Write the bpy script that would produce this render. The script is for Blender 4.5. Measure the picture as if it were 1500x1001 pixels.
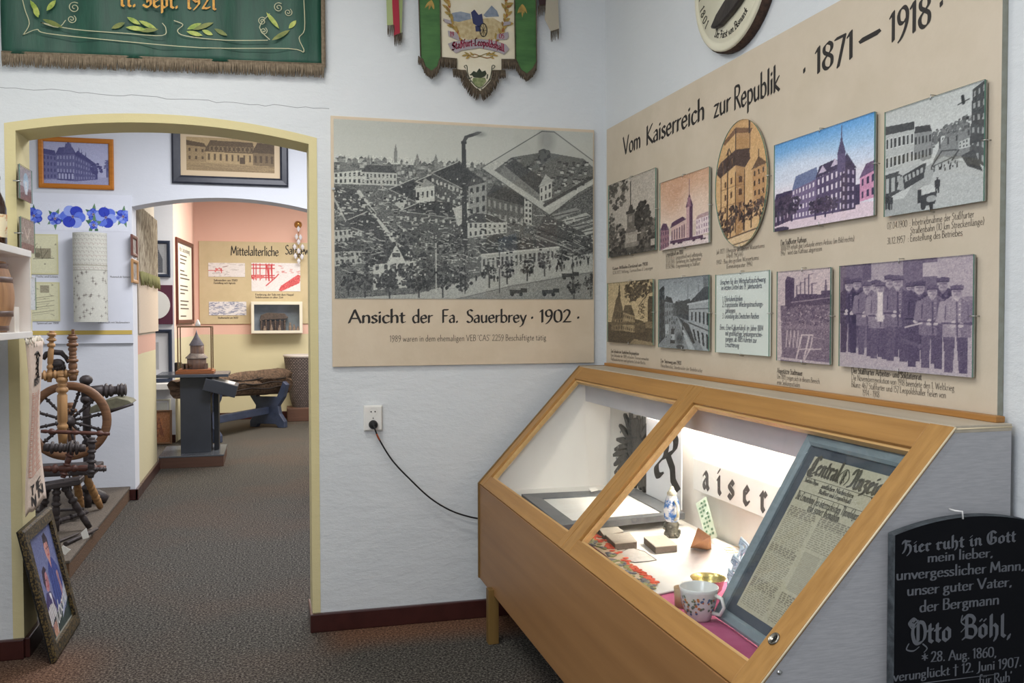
import bpy, bmesh, math, random
import numpy as np
from mathutils import Vector, Matrix
PI = math.pi
SC = bpy.context.scene
COL = SC.collection
for _o in list(bpy.data.objects): bpy.data.objects.remove(_o)

def lin(c):
    """sRGB 0-255 triple -> linear rgba"""
    return tuple((v/255/12.92) if v/255 <= .04045 else ((v/255+.055)/1.055)**2.4 for v in c[:3]) + (1.0,)

# ---------------------------------------------------------------- camera
def make_camera():
    yaw, pitch, roll = .2621, -.0282, -.0021
    cy, sy, cp, sp = math.cos(yaw), math.sin(yaw), math.cos(pitch), math.sin(pitch)
    f = Vector((sy*cp, cy*cp, sp)); r = Vector((cy, -sy, 0)); u = r.cross(f)
    cr, sr = math.cos(roll), math.sin(roll)
    r2 = cr*r + sr*u; u2 = -sr*r + cr*u
    cam = bpy.data.cameras.new('camera'); o = bpy.data.objects.new('camera', cam); COL.objects.link(o)
    cam.sensor_width = 36; cam.lens = 1324.29/1500*36; cam.clip_start = .05
    m = Matrix((r2, u2, -f)).transposed().to_4x4(); m.translation = (0, 0, 1.6)
    o.matrix_world = m
    SC.camera = o
make_camera()

# ---------------------------------------------------------------- light and exposure
SC.view_settings.view_transform = 'Standard'; SC.view_settings.look = 'None'
SC.view_settings.gamma = 1; SC.view_settings.use_curve_mapping = False
SC.view_settings.exposure = .27
W = bpy.data.worlds.new('daylight'); SC.world = W; W.use_nodes = True
W.node_tree.nodes['Background'].inputs[0].default_value = lin((232, 237, 244))
W.node_tree.nodes['Background'].inputs[1].default_value = .55      # daylight from the windows behind the camera
def area(name, loc, sx, sy, watts, col, aim=(0, 0, -1)):
    l = bpy.data.lights.new(name, 'AREA'); l.shape = 'RECTANGLE'; l.size = sx; l.size_y = sy; l.energy = watts; l.color = lin(col)[:3]
    o = bpy.data.objects.new(name, l); COL.objects.link(o); o.location = loc
    o.rotation_euler = Vector(aim).to_track_quat('-Z', 'Y').to_euler()
    return o
area('ceiling_lamp', (-.35, 3.3, 3.55), 1.2, .3, 26, (255, 252, 246))
area('fill_light_near', (-.2, 1.5, 3.55), 1.2, .6, 26, (255, 252, 246))  # second overhead light, added to brighten the right-hand side
area('fill_light_left', (-1.2, .3, 2.4), 1.2, 1.6, 32, (236, 243, 255), (.75, 1, -.28))  # unseen area light added at the left; no window stands there
area('ceiling_lamp_middle_room', (.2, 6.6, 3.5), 1.6, 1.0, 100, (246, 247, 255))
area('ceiling_lamp_far_room', (.6, 11.6, 3.5), 2.0, 2.0, 185, (255, 248, 238))

# ---------------------------------------------------------------- helpers
ORG = {}
def reg(o, org): ORG[o.name] = Vector(org); return o
def tag(o, label, cat, group=None, kind=None):
    if label: o['label'] = label
    if cat: o['category'] = cat
    if group: o['group'] = group
    if kind: o['kind'] = kind
    return o
def thing(name, label, cat, loc, group=None):
    o = bpy.data.objects.new(name, None); COL.objects.link(o); o.location = loc; o.empty_display_size = .05
    reg(o, loc); return tag(o, label, cat, group)

class MB:
    """collects shapes in world coordinates; build() links them as one mesh object"""
    def __init__(s): s.bm = bmesh.new(); s.m = 0
    def _mark(s, fs):
        for f in fs: f.material_index = s.m
        return fs
    def poly(s, pts, m=None):
        vs = [s.bm.verts.new(p) for p in pts]
        try: f = s.bm.faces.new(vs)
        except ValueError: return None
        f.material_index = s.m if m is None else m
        return f
    def box(s, x0, x1, y0, y1, z0, z1, bev=0, mat=None):
        t = bmesh.new()
        bmesh.ops.create_cube(t, size=1)
        for v in t.verts:
            v.co = Vector(((x0+x1)/2+v.co.x*(x1-x0), (y0+y1)/2+v.co.y*(y1-y0), (z0+z1)/2+v.co.z*(z1-z0)))
        if bev: bmesh.ops.bevel(t, geom=t.edges[:], offset=bev, segments=2, affect='EDGES', profile=.6)
        s._merge(t, mat); return s
    def _merge(s, t, mat=None):
        mp = {}
        for v in t.verts: mp[v] = s.bm.verts.new(mat @ v.co if mat else v.co)
        for f in t.faces:
            try:
                g = s.bm.faces.new([mp[v] for v in f.verts]); g.material_index = s.m; g.smooth = f.smooth
            except ValueError: pass
        t.free()
    def prism(s, pts, ax, a, b, bev=0, mat=None):
        """closed outline in the plane across axis ax, extruded from a to b"""
        t = bmesh.new()
        def P(p, c): return {'X': (c, p[0], p[1]), 'Y': (p[0], c, p[1]), 'Z': (p[0], p[1], c)}[ax]
        A = [t.verts.new(P(p, a)) for p in pts]; B = [t.verts.new(P(p, b)) for p in pts]
        t.faces.new(A); t.faces.new(B[::-1])
        n = len(pts)
        for i in range(n): t.faces.new((A[i], B[i], B[(i+1) % n], A[(i+1) % n]))
        bmesh.ops.recalc_face_normals(t, faces=t.faces[:])
        if bev: bmesh.ops.bevel(t, geom=t.edges[:], offset=bev, segments=1, affect='EDGES')
        s._merge(t, mat); return s
    def tube(s, pts, r, n=8, cap=True, flat=1.0):
        pts = [Vector(p) for p in pts]; k = len(pts)
        rs = r if isinstance(r, (list, tuple)) else [r]*k
        rings = []; up = None
        for i, p in enumerate(pts):
            d = (pts[min(i+1, k-1)]-pts[max(i-1, 0)]).normalized()
            if up is None: up = Vector((0, 0, 1)) if abs(d.z) < .9 else Vector((1, 0, 0))
            x = d.cross(up)
            if x.length < 1e-6: x = d.orthogonal()
            x.normalize(); y = x.cross(d).normalized(); up = y
            rings.append([s.bm.verts.new(p+rs[i]*(math.cos(2*PI*j/n)*x+flat*math.sin(2*PI*j/n)*y)) for j in range(n)])
        for i in range(k-1):
            for j in range(n):
                f = s.bm.faces.new((rings[i][j], rings[i][(j+1) % n], rings[i+1][(j+1) % n], rings[i+1][j])); f.smooth = True; f.material_index = s.m
        if cap:
            for R in (rings[0][::-1], rings[-1]):
                f = s.bm.faces.new(R); f.material_index = s.m
        return s
    def lathe(s, prof, base, axis=(0, 0, 1), n=20, smooth=True):
        """profile of (radius, height) turned about an axis through base"""
        a = Vector(axis).normalized(); x = a.orthogonal().normalized(); y = a.cross(x); b = Vector(base)
        rings = []
        for r, h in prof:
            if r < 1e-5: rings.append([s.bm.verts.new(b+a*h)])
            else: rings.append([s.bm.verts.new(b+a*h+r*(math.cos(2*PI*j/n)*x+math.sin(2*PI*j/n)*y)) for j in range(n)])
        for A, B in zip(rings, rings[1:]):
            for j in range(n):
                q = [A[j % len(A)], A[(j+1) % len(A)], B[(j+1) % len(B)], B[j % len(B)]]
                q2 = []
                for v in q:
                    if v not in q2: q2.append(v)
                if len(q2) > 2:
                    f = s.bm.faces.new(q2); f.smooth = smooth; f.material_index = s.m
        return s
    def ball(s, c, r, sc=(1, 1, 1), n=12):
        t = bmesh.new(); bmesh.ops.create_uvsphere(t, u_segments=n, v_segments=max(6, n//2+1), radius=r)
        for f in t.faces: f.smooth = True
        for v in t.verts: v.co = Vector((v.co.x*sc[0], v.co.y*sc[1], v.co.z*sc[2]))+Vector(c)
        s._merge(t); return s
    def turned(s, a, b, r, beads=((.15, 1.5), (.5, 1.3), (.85, 1.5)), n=10):
        """lathe-turned stick between two points with bead swellings"""
        a, b = Vector(a), Vector(b); L = (b-a).length
        prof = [(0, 0), (r*.8, 0)]
        for t, k in sorted(beads):
            w = min(.035, L*.05)/L
            for q, g in ((-1.6, 1), (-1, .75), (-.5, k*.92), (0, k), (.5, k*.92), (1, .75), (1.6, 1)):
                prof.append((r*g, (t+q*w)*L))
        prof = [prof[0]]+sorted(prof[1:], key=lambda p: p[1])+[(r*.8, L), (0, L)]
        return s.lathe(prof, a, b-a, n)
    def build(s, name, mats, parent=None, org=None, label=None, smooth=None, normals=False):
        if normals: bmesh.ops.recalc_face_normals(s.bm, faces=s.bm.faces[:])
        o0 = ORG[parent.name] if parent else Vector(org or (0, 0, 0))
        for v in s.bm.verts: v.co -= o0
        me = bpy.data.meshes.new(name); s.bm.to_mesh(me); s.bm.free()
        if smooth:
            me.polygons.foreach_set('use_smooth', [True]*len(me.polygons))
        for m in (mats if isinstance(mats, (list, tuple)) else [mats]): me.materials.append(m)
        o = bpy.data.objects.new(name, me); COL.objects.link(o)
        if parent: o.parent = parent; ORG[o.name] = o0
        else: o.location = o0; ORG[o.name] = o0
        if label: o['label'] = label
        return o

def frame_mb(b, O, U, V, N, w, h, bw, d, prof=1):
    """mitred picture frame: O lower left corner, U right, V up, N towards the viewer"""
    O, U, V, N = (Vector(q) for q in (O, U, V, N))
    def P(u, v, n): return O+U*u+V*v+N*n
    ring = [(0, 0), (0, d*.75), (bw*.2, d), (bw*.75, d*.9 if prof else d), (bw, d*.6 if prof else d), (bw, 0)]
    cs = []
    for (i, n) in ring: cs.append([P(i, i, n), P(w-i, i, n), P(w-i, h-i, n), P(i, h-i, n)])
    for A, B in zip(cs, cs[1:]+cs[:1]):
        for j in range(4): b.poly([A[j], A[(j+1) % 4], B[(j+1) % 4], B[j]])
    return b
def slab(b, O, U, V, N, w, h, n0, n1):
    O, U, V, N = (Vector(q) for q in (O, U, V, N))
    q = [O+U*a+V*c for a, c in ((0, 0), (w, 0), (w, h), (0, h))]
    A = [p+N*n0 for p in q]; B = [p+N*n1 for p in q]
    b.poly(A[::-1]); b.poly(B)
    for j in range(4): b.poly([A[j], A[(j+1) % 4], B[(j+1) % 4], B[j]])
    return b

# ---------------------------------------------------------------- materials
def _nt(name):
    m = bpy.data.materials.new(name); m.use_nodes = True
    return m, m.node_tree.nodes, m.node_tree.links, m.node_tree.nodes['Principled BSDF']
def mat(name, c, rough=.6, metal=0, c2=None, scale=8, stretch=(1, 1, 1), detail=4, bump=0, bscale=None, spec=.4, contrast=(.35, .65), emit=None, coat=0):
    m, N, L, B = _nt(name)
    B.inputs['Base Color'].default_value = lin(c); B.inputs['Roughness'].default_value = rough
    B.inputs['Metallic'].default_value = metal; B.inputs['Specular IOR Level'].default_value = spec
    if coat: B.inputs['Coat Weight'].default_value = coat
    if c2 or bump:
        tc = N.new('ShaderNodeTexCoord'); mp = N.new('ShaderNodeMapping'); mp.inputs['Scale'].default_value = stretch
        L.new(tc.outputs['Object'], mp.inputs['Vector'])
        nz = N.new('ShaderNodeTexNoise'); nz.inputs['Scale'].default_value = scale; nz.inputs['Detail'].default_value = detail; nz.inputs['Roughness'].default_value = .6
        L.new(mp.outputs[0], nz.inputs['Vector'])
        if c2:
            r = N.new('ShaderNodeValToRGB'); r.color_ramp.elements[0].position = contrast[0]; r.color_ramp.elements[1].position = contrast[1]
            r.color_ramp.elements[0].color = lin(c); r.color_ramp.elements[1].color = lin(c2)
            L.new(nz.outputs['Fac'], r.inputs[0]); L.new(r.outputs[0], B.inputs['Base Color'])
        if bump:
            nb = nz
            if bscale:
                nb = N.new('ShaderNodeTexNoise'); nb.inputs['Scale'].default_value = bscale; nb.inputs['Detail'].default_value = 5
                L.new(mp.outputs[0], nb.inputs['Vector'])
            bp = N.new('ShaderNodeBump'); bp.inputs['Strength'].default_value = bump; bp.inputs['Distance'].default_value = .02
            L.new(nb.outputs['Fac'], bp.inputs['Height']); L.new(bp.outputs[0], B.inputs['Normal'])
    if emit: B.inputs['Emission Color'].default_value = lin(c); B.inputs['Emission Strength'].default_value = emit
    return m
def wood(name, c, c2, axis='X', scale=6, rough=.45, bump=.08, coat=0):
    st = {'X': (.25, 5, 5), 'Y': (5, .25, 5), 'Z': (5, 5, .25), 'S': (1.0, 5, 1.0)}[axis]
    return mat(name, c, rough, 0, c2, scale, st, 7, bump, None, .35, (.3, .72), coat=coat)
def glass(name, tint=(255, 255, 255), refl=.022, rough=.01):
    m, N, L, B = _nt(name); N.remove(B)
    o = N['Material Output']; t = N.new('ShaderNodeBsdfTransparent'); t.inputs[0].default_value = lin(tint)
    g = N.new('ShaderNodeBsdfGlossy'); g.inputs['Roughness'].default_value = rough
    lw = N.new('ShaderNodeLayerWeight'); lw.inputs['Blend'].default_value = .25
    ma = N.new('ShaderNodeMath'); ma.operation = 'MULTIPLY_ADD'; ma.inputs[1].default_value = .45; ma.inputs[2].default_value = refl; ma.use_clamp = True
    mx = N.new('ShaderNodeMixShader'); L.new(lw.outputs['Facing'], ma.inputs[0])
    pw = N.new('ShaderNodeMath'); pw.operation = 'POWER'; pw.inputs[1].default_value = 4; L.new(lw.outputs['Facing'], pw.inputs[0]); L.new(pw.outputs[0], ma.inputs[0])
    L.new(ma.outputs[0], mx.inputs[0]); L.new(t.outputs[0], mx.inputs[1]); L.new(g.outputs[0], mx.inputs[2]); L.new(mx.outputs[0], o.inputs[0])
    return m
def vcol(name, rough=.55, spec=.3, coat=0):
    m, N, L, B = _nt(name); a = N.new('ShaderNodeVertexColor'); a.layer_name = 'print'
    L.new(a.outputs[0], B.inputs['Base Color']); B.inputs['Roughness'].default_value = rough; B.inputs['Specular IOR Level'].default_value = spec
    if coat: B.inputs['Coat Weight'].default_value = coat; B.inputs['Coat Roughness'].default_value = .05
    return m
def plaster(name, c, c2=None, bump=.35, paint=None):
    """rough limewash; paint = list of (height, colour) colour bands from the floor up"""
    m, N, L, B = _nt(name); B.inputs['Roughness'].default_value = .85; B.inputs['Specular IOR Level'].default_value = .2
    tc = N.new('ShaderNodeTexCoord')
    n1 = N.new('ShaderNodeTexNoise'); n1.inputs['Scale'].default_value = 7; n1.inputs['Detail'].default_value = 9; n1.inputs['Roughness'].default_value = .68
    n2 = N.new('ShaderNodeTexNoise'); n2.inputs['Scale'].default_value = 1.3; n2.inputs['Detail'].default_value = 3
    mp = N.new('ShaderNodeMapping'); mp.inputs['Scale'].default_value = (1, 1, 2.2)
    L.new(tc.outputs['Object'], mp.inputs[0]); L.new(mp.outputs[0], n1.inputs['Vector']); L.new(tc.outputs['Object'], n2.inputs['Vector'])
    r = N.new('ShaderNodeValToRGB'); r.color_ramp.elements[0].position = .3; r.color_ramp.elements[1].position = .7
    r.color_ramp.elements[0].color = lin(c); r.color_ramp.elements[1].color = lin(c2 or c); L.new(n2.outputs['Fac'], r.inputs[0])
    out = r.outputs[0]
    if paint:
        sx = N.new('ShaderNodeSeparateXYZ'); L.new(tc.outputs['Object'], sx.inputs[0])
        wob = N.new('ShaderNodeMath'); wob.operation = 'MULTIPLY_ADD'; wob.inputs[1].default_value = .02; L.new(n1.outputs['Fac'], wob.inputs[0]); L.new(sx.outputs['Z'], wob.inputs[2])
        for h, pc in paint:
            lt = N.new('ShaderNodeMath'); lt.operation = 'LESS_THAN'; lt.inputs[1].default_value = h; L.new(wob.outputs[0], lt.inputs[0])
            mx = N.new('ShaderNodeMix'); mx.data_type = 'RGBA'; mx.inputs[7].default_value = lin(pc)
            L.new(lt.outputs[0], mx.inputs[0]); L.new(out, mx.inputs[6]); out = mx.outputs[2]
    L.new(out, B.inputs['Base Color'])
    b = N.new('ShaderNodeBump'); b.inputs['Strength'].default_value = bump; b.inputs['Distance'].default_value = .012
    L.new(n1.outputs['Fac'], b.inputs['Height']); L.new(b.outputs[0], B.inputs['Normal'])
    return m
def carpet(name):
    m, N, L, B = _nt(name); B.inputs['Roughness'].default_value = 1; B.inputs['Specular IOR Level'].default_value = .05
    tc = N.new('ShaderNodeTexCoord')
    n1 = N.new('ShaderNodeTexNoise'); n1.inputs['Scale'].default_value = 88; n1.inputs['Detail'].default_value = 4; n1.inputs['Roughness'].default_value = .85
    n2 = N.new('ShaderNodeTexNoise'); n2.inputs['Scale'].default_value = .9; n2.inputs['Detail'].default_value = 3
    n3 = N.new('ShaderNodeTexNoise'); n3.inputs['Scale'].default_value = 200
    for n in (n1, n2, n3): L.new(tc.outputs['Object'], n.inputs['Vector'])
    r1 = N.new('ShaderNodeValToRGB'); e = r1.color_ramp.elements; e[0].position = .38; e[1].position = .64
    e[0].color = lin((24, 23, 25)); e[1].color = lin((130, 126, 117))
    k = e.new(.5); k.color = lin((66, 63, 59))
    r2 = N.new('ShaderNodeValToRGB'); e = r2.color_ramp.elements; e[0].position = .36; e[1].position = .66
    e[0].color = lin((44, 32, 28)); e[1].color = lin((156, 118, 92))
    k = e.new(.5); k.color = lin((100, 72, 56))
    L.new(n1.outputs['Fac'], r1.inputs[0]); L.new(n1.outputs['Fac'], r2.inputs[0])
    w = N.new('ShaderNodeValToRGB'); w.color_ramp.elements[0].position = .45; w.color_ramp.elements[1].position = .62; L.new(n2.outputs['Fac'], w.inputs[0])
    # the carpet is browner along the back wall and in the left corner, where it is less walked on
    sx = N.new('ShaderNodeSeparateXYZ'); L.new(tc.outputs['Object'], sx.inputs[0])
    def mr(out, a, b):
        q = N.new('ShaderNodeMapRange'); q.inputs['From Min'].default_value = a; q.inputs['From Max'].default_value = b; q.interpolation_type = 'SMOOTHSTEP'; L.new(out, q.inputs['Value']); return q.outputs[0]
    def mth(op, a, b):
        q = N.new('ShaderNodeMath'); q.operation = op
        for i, v in enumerate((a, b)):
            if isinstance(v, (int, float)): q.inputs[i].default_value = v
            else: L.new(v, q.inputs[i])
        return q.outputs[0]
    wy = mth('ADD', sx.outputs['Y'], mth('MULTIPLY', n2.outputs['Fac'], .3))
    edge = mth('MULTIPLY', mth('MULTIPLY', mr(wy, 4.38, 4.68), mr(sx.outputs['X'], .15, .4)), mr(sx.outputs['Y'], 4.9, 4.7))
    corner = mth('MULTIPLY', mr(mth('ADD', sx.outputs['X'], mth('MULTIPLY', n2.outputs['Fac'], .3)), -.45, -.85), mr(sx.outputs['Y'], 5.0, 4.4))
    wm = mth('MINIMUM', mth('ADD', mth('ADD', mth('MULTIPLY', w.outputs[0], .14), mth('MULTIPLY', edge, .9)), mth('MULTIPLY', corner, .7)), 1.0)
    mx = N.new('ShaderNodeMix'); mx.data_type = 'RGBA'; L.new(wm, mx.inputs[0]); L.new(r1.outputs[0], mx.inputs[6]); L.new(r2.outputs[0], mx.inputs[7])
    L.new(mx.outputs[2], B.inputs['Base Color'])
    b = N.new('ShaderNodeBump'); b.inputs['Strength'].default_value = .35; b.inputs['Distance'].default_value = .005
    L.new(n3.outputs['Fac'], b.inputs['Height']); L.new(b.outputs[0], B.inputs['Normal'])
    return m
M = {}
M['print'] = vcol('printed_paper'); M['paint'] = vcol('painted_panel', .7, .2)
M['glass'] = glass('clear_glass'); M['caseglass'] = glass('case_glass', (250, 252, 252), .03)
M['glassedge'] = mat('green_glass_edge', (86, 132, 116), .15, spec=.6)
M['ink'] = mat('black_ink', (38, 34, 32), .6); M['inkgrey'] = mat('grey_ink', (84, 76, 68), .7)
M['steel'] = mat('steel', (190, 190, 188), .3, 1); M['brass'] = mat('brass', (184, 150, 90), .3, 1)
M['white'] = mat('white_lacquer', (232, 230, 226), .45, c2=(240, 238, 234), scale=4, bump=.04)
M['paper'] = mat('white_paper', (238, 236, 228), .8, c2=(228, 226, 216), scale=10)
M['board'] = mat('beige_hardboard', (200, 183, 158), .65, c2=(208, 192, 168), scale=5, bump=.05, bscale=60)
M['board2'] = mat('greige_hardboard', (194, 181, 160), .65, c2=(201, 188, 168), scale=5, bump=.05, bscale=60)
M['boardedge'] = mat('board_edge', (150, 152, 140), .7, c2=(138, 138, 124), scale=30)
M['ochre'] = plaster('ochre_wash', (208, 196, 148), (214, 203, 158), .3)
M['red_skirt'] = mat('oxblood_gloss_paint', (56, 27, 25), .3, c2=(66, 33, 30), scale=12, bump=.05, coat=.3)
M['black'] = mat('black', (22, 22, 22), .5); M['rubber'] = mat('black_rubber', (26, 26, 27), .55)

# ---------------------------------------------------------------- pen lettering (strokes drawn with a broad nib)
_R = '''A .74 l.02,0 .37,1 .72,0;l.16,.34 .58,.34
B .56 l.08,0 .08,1;c.08,1 .4,.97 .45,.76 .36,.57 .08,.53;c.08,.53 .44,.5 .52,.27 .4,.03 .08,0
C .66 c.62,.86 .45,.99 .22,.93 .06,.5 .2,.08 .44,.01 .63,.15
D .74 l.08,0 .08,1;c.08,1 .45,.97 .68,.6 .6,.2 .36,.02 .08,0
E .5 l.46,1 .08,1 .08,0 .47,0;l.08,.53 .4,.53
F .48 l.46,1 .08,1 .08,0;l.08,.53 .38,.53
G .72 c.64,.86 .45,.99 .22,.93 .06,.5 .2,.08 .42,.01 .65,.1;l.65,.1 .65,.44 .46,.44
H .7 l.08,0 .08,1;l.62,0 .62,1;l.08,.52 .62,.52
I .2 l.1,0 .1,1
J .34 c.24,1 .24,.5 .24,.1 .14,-.15 0,-.2
K .62 l.08,0 .08,1;l.56,1 .1,.5 .62,0
L .48 l.08,1 .08,0 .46,0
M .86 l.06,0 .14,1 .43,.2 .72,1 .8,0
N .74 l.08,0 .08,1 .66,0 .66,1
O .78 c.39,1 .12,.85 .05,.5 .14,.12 .39,0 .66,.14 .73,.5 .64,.87 .39,1
P .54 l.08,0 .08,1;c.08,1 .42,.97 .5,.74 .38,.5 .08,.46
R .6 l.08,0 .08,1;c.08,1 .42,.97 .5,.76 .38,.54 .08,.5;l.24,.5 .6,0
S .48 c.43,.9 .27,1 .09,.88 .12,.63 .3,.5 .44,.3 .34,.05 .16,0 .04,.1
T .6 l.02,1 .58,1;l.3,1 .3,0
U .68 c.08,1 .08,.4 .14,.1 .33,0 .52,.1 .6,.4 .6,1
V .7 l.02,1 .35,0 .68,1
W 1 l.02,1 .27,0 .5,.9 .73,0 .98,1
Z .58 l.05,1 .54,1 .04,0 .56,0
a .46 c.1,.5 .24,.57 .36,.5 .38,.38 .38,0;c.38,.34 .2,.32 .06,.2 .08,.04 .22,0 .38,.12
b .52 l.08,1.05 .08,0;c.08,.42 .22,.56 .4,.5 .47,.28 .4,.05 .24,-.01 .08,.06
c .44 c.42,.48 .28,.57 .12,.5 .05,.28 .12,.05 .28,-.01 .42,.09
d .52 l.44,1.05 .44,0;c.44,.46 .28,.57 .12,.5 .05,.28 .12,.05 .26,-.01 .44,.12
e .48 l.06,.3 .43,.33;c.43,.33 .38,.52 .25,.57 .1,.48 .05,.28 .12,.05 .28,-.01 .43,.1
f .32 c.34,1 .24,1.06 .14,.94 .13,.7 .13,0;l.02,.55 .28,.55
g .48 c.42,.54 .2,.57 .07,.42 .12,.25 .27,.23 .38,.36 .32,.52 .22,.56;c.14,.24 .08,.14 .2,.08 .4,.02 .42,-.18 .24,-.3 .06,-.22 .08,-.06 .2,.06
h .52 l.08,1.05 .08,0;c.08,.38 .2,.54 .34,.56 .43,.44 .43,0
i .2 l.1,.56 .1,0;l.1,.75 .1,.83
k .48 l.08,1.05 .08,0;l.42,.55 .1,.27 .46,0
l .2 l.1,1.05 .1,0
m .78 l.08,.56 .08,0;c.08,.38 .18,.54 .3,.55 .38,.42 .38,0;c.38,.38 .48,.54 .6,.55 .69,.42 .69,0
n .52 l.08,.56 .08,0;c.08,.38 .2,.54 .34,.56 .43,.44 .43,0
o .52 c.26,.57 .1,.48 .05,.28 .1,.07 .26,-.01 .42,.08 .47,.28 .42,.49 .26,.57
p .52 l.08,.56 .08,-.36;c.08,.42 .22,.56 .4,.5 .47,.28 .4,.05 .24,-.01 .08,.06
r .34 l.08,.56 .08,0;c.08,.36 .18,.52 .33,.54
s .36 c.32,.5 .2,.57 .07,.49 .1,.35 .24,.27 .33,.15 .25,.02 .12,-.01 .03,.07
t .32 c.14,.76 .14,.4 .14,.12 .2,0 .32,.05;l.02,.55 .3,.55
u .52 c.08,.56 .08,.2 .14,.02 .26,0 .42,.15;l.43,.56 .43,0
v .46 l.02,.56 .23,0 .44,.56
w .68 l.02,.56 .18,0 .34,.5 .5,0 .66,.56
x .46 l.03,.56 .43,0;l.42,.56 .03,0
y .48 l.03,.56 .24,.02;c.45,.56 .3,.15 .18,-.2 .02,-.34
z .42 l.04,.55 .38,.55 .03,0 .4,0
ß .5 c.08,0 .08,.8 .16,1.02 .3,1.04 .4,.9 .34,.7 .26,.58 .4,.42 .46,.2 .38,.03 .22,0
0 .58 c.29,1 .1,.85 .05,.5 .1,.14 .29,0 .48,.15 .53,.5 .48,.86 .29,1
1 .3 l.05,.84 .18,1 .18,0
2 .54 c.07,.8 .2,1 .42,.92 .43,.66 .24,.28 .04,0;l.04,.02 .52,.02
3 .5 c.06,.9 .24,1 .42,.86 .36,.6 .2,.54;c.2,.54 .4,.48 .46,.24 .32,.02 .05,.05
4 .54 l.4,0 .4,1 .04,.3 .52,.3
5 .5 l.44,1 .14,1 .1,.58;c.1,.58 .3,.64 .46,.46 .42,.14 .24,0 .05,.05
6 .54 c.44,.98 .2,.8 .06,.35 .14,.05 .3,0 .47,.14 .46,.42 .3,.56 .12,.44 .07,.3
7 .5 l.04,.98 .46,.98 .16,-.12
8 .54 c.28,1 .1,.9 .1,.68 .28,.54 .46,.38 .44,.1 .27,0 .1,.1 .07,.34 .26,.53 .43,.68 .44,.88 .28,1
9 .54 c.44,.6 .3,.46 .12,.52 .07,.78 .18,.97 .36,.97 .47,.75 .42,.35 .24,.02 .1,-.12
. .2 l.1,.0 .1,.1
, .2 l.12,.06 .06,-.12
: .2 l.1,.0 .1,.08;l.1,.42 .1,.5
- .34 l.05,.3 .29,.3
– .7 l.05,.36 .65,.4
· .3 l.15,.3 .15,.42
( .28 c.24,1.05 .1,.7 .1,.3 .24,-.1
) .28 c.04,1.05 .18,.7 .18,.3 .04,-.1
/ .4 l.04,-.05 .36,1.02
' .16 l.08,1 .06,.82
" .28 l.08,1 .06,.82;l.2,1 .18,.82
+ .5 l.25,1 .25,-.2;l.04,.7 .46,.7;l.25,1 .25,.98
* .5 l.25,.85 .25,.2;l.0,.68 .5,.36;l.5,.68 .0,.36'''
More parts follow.
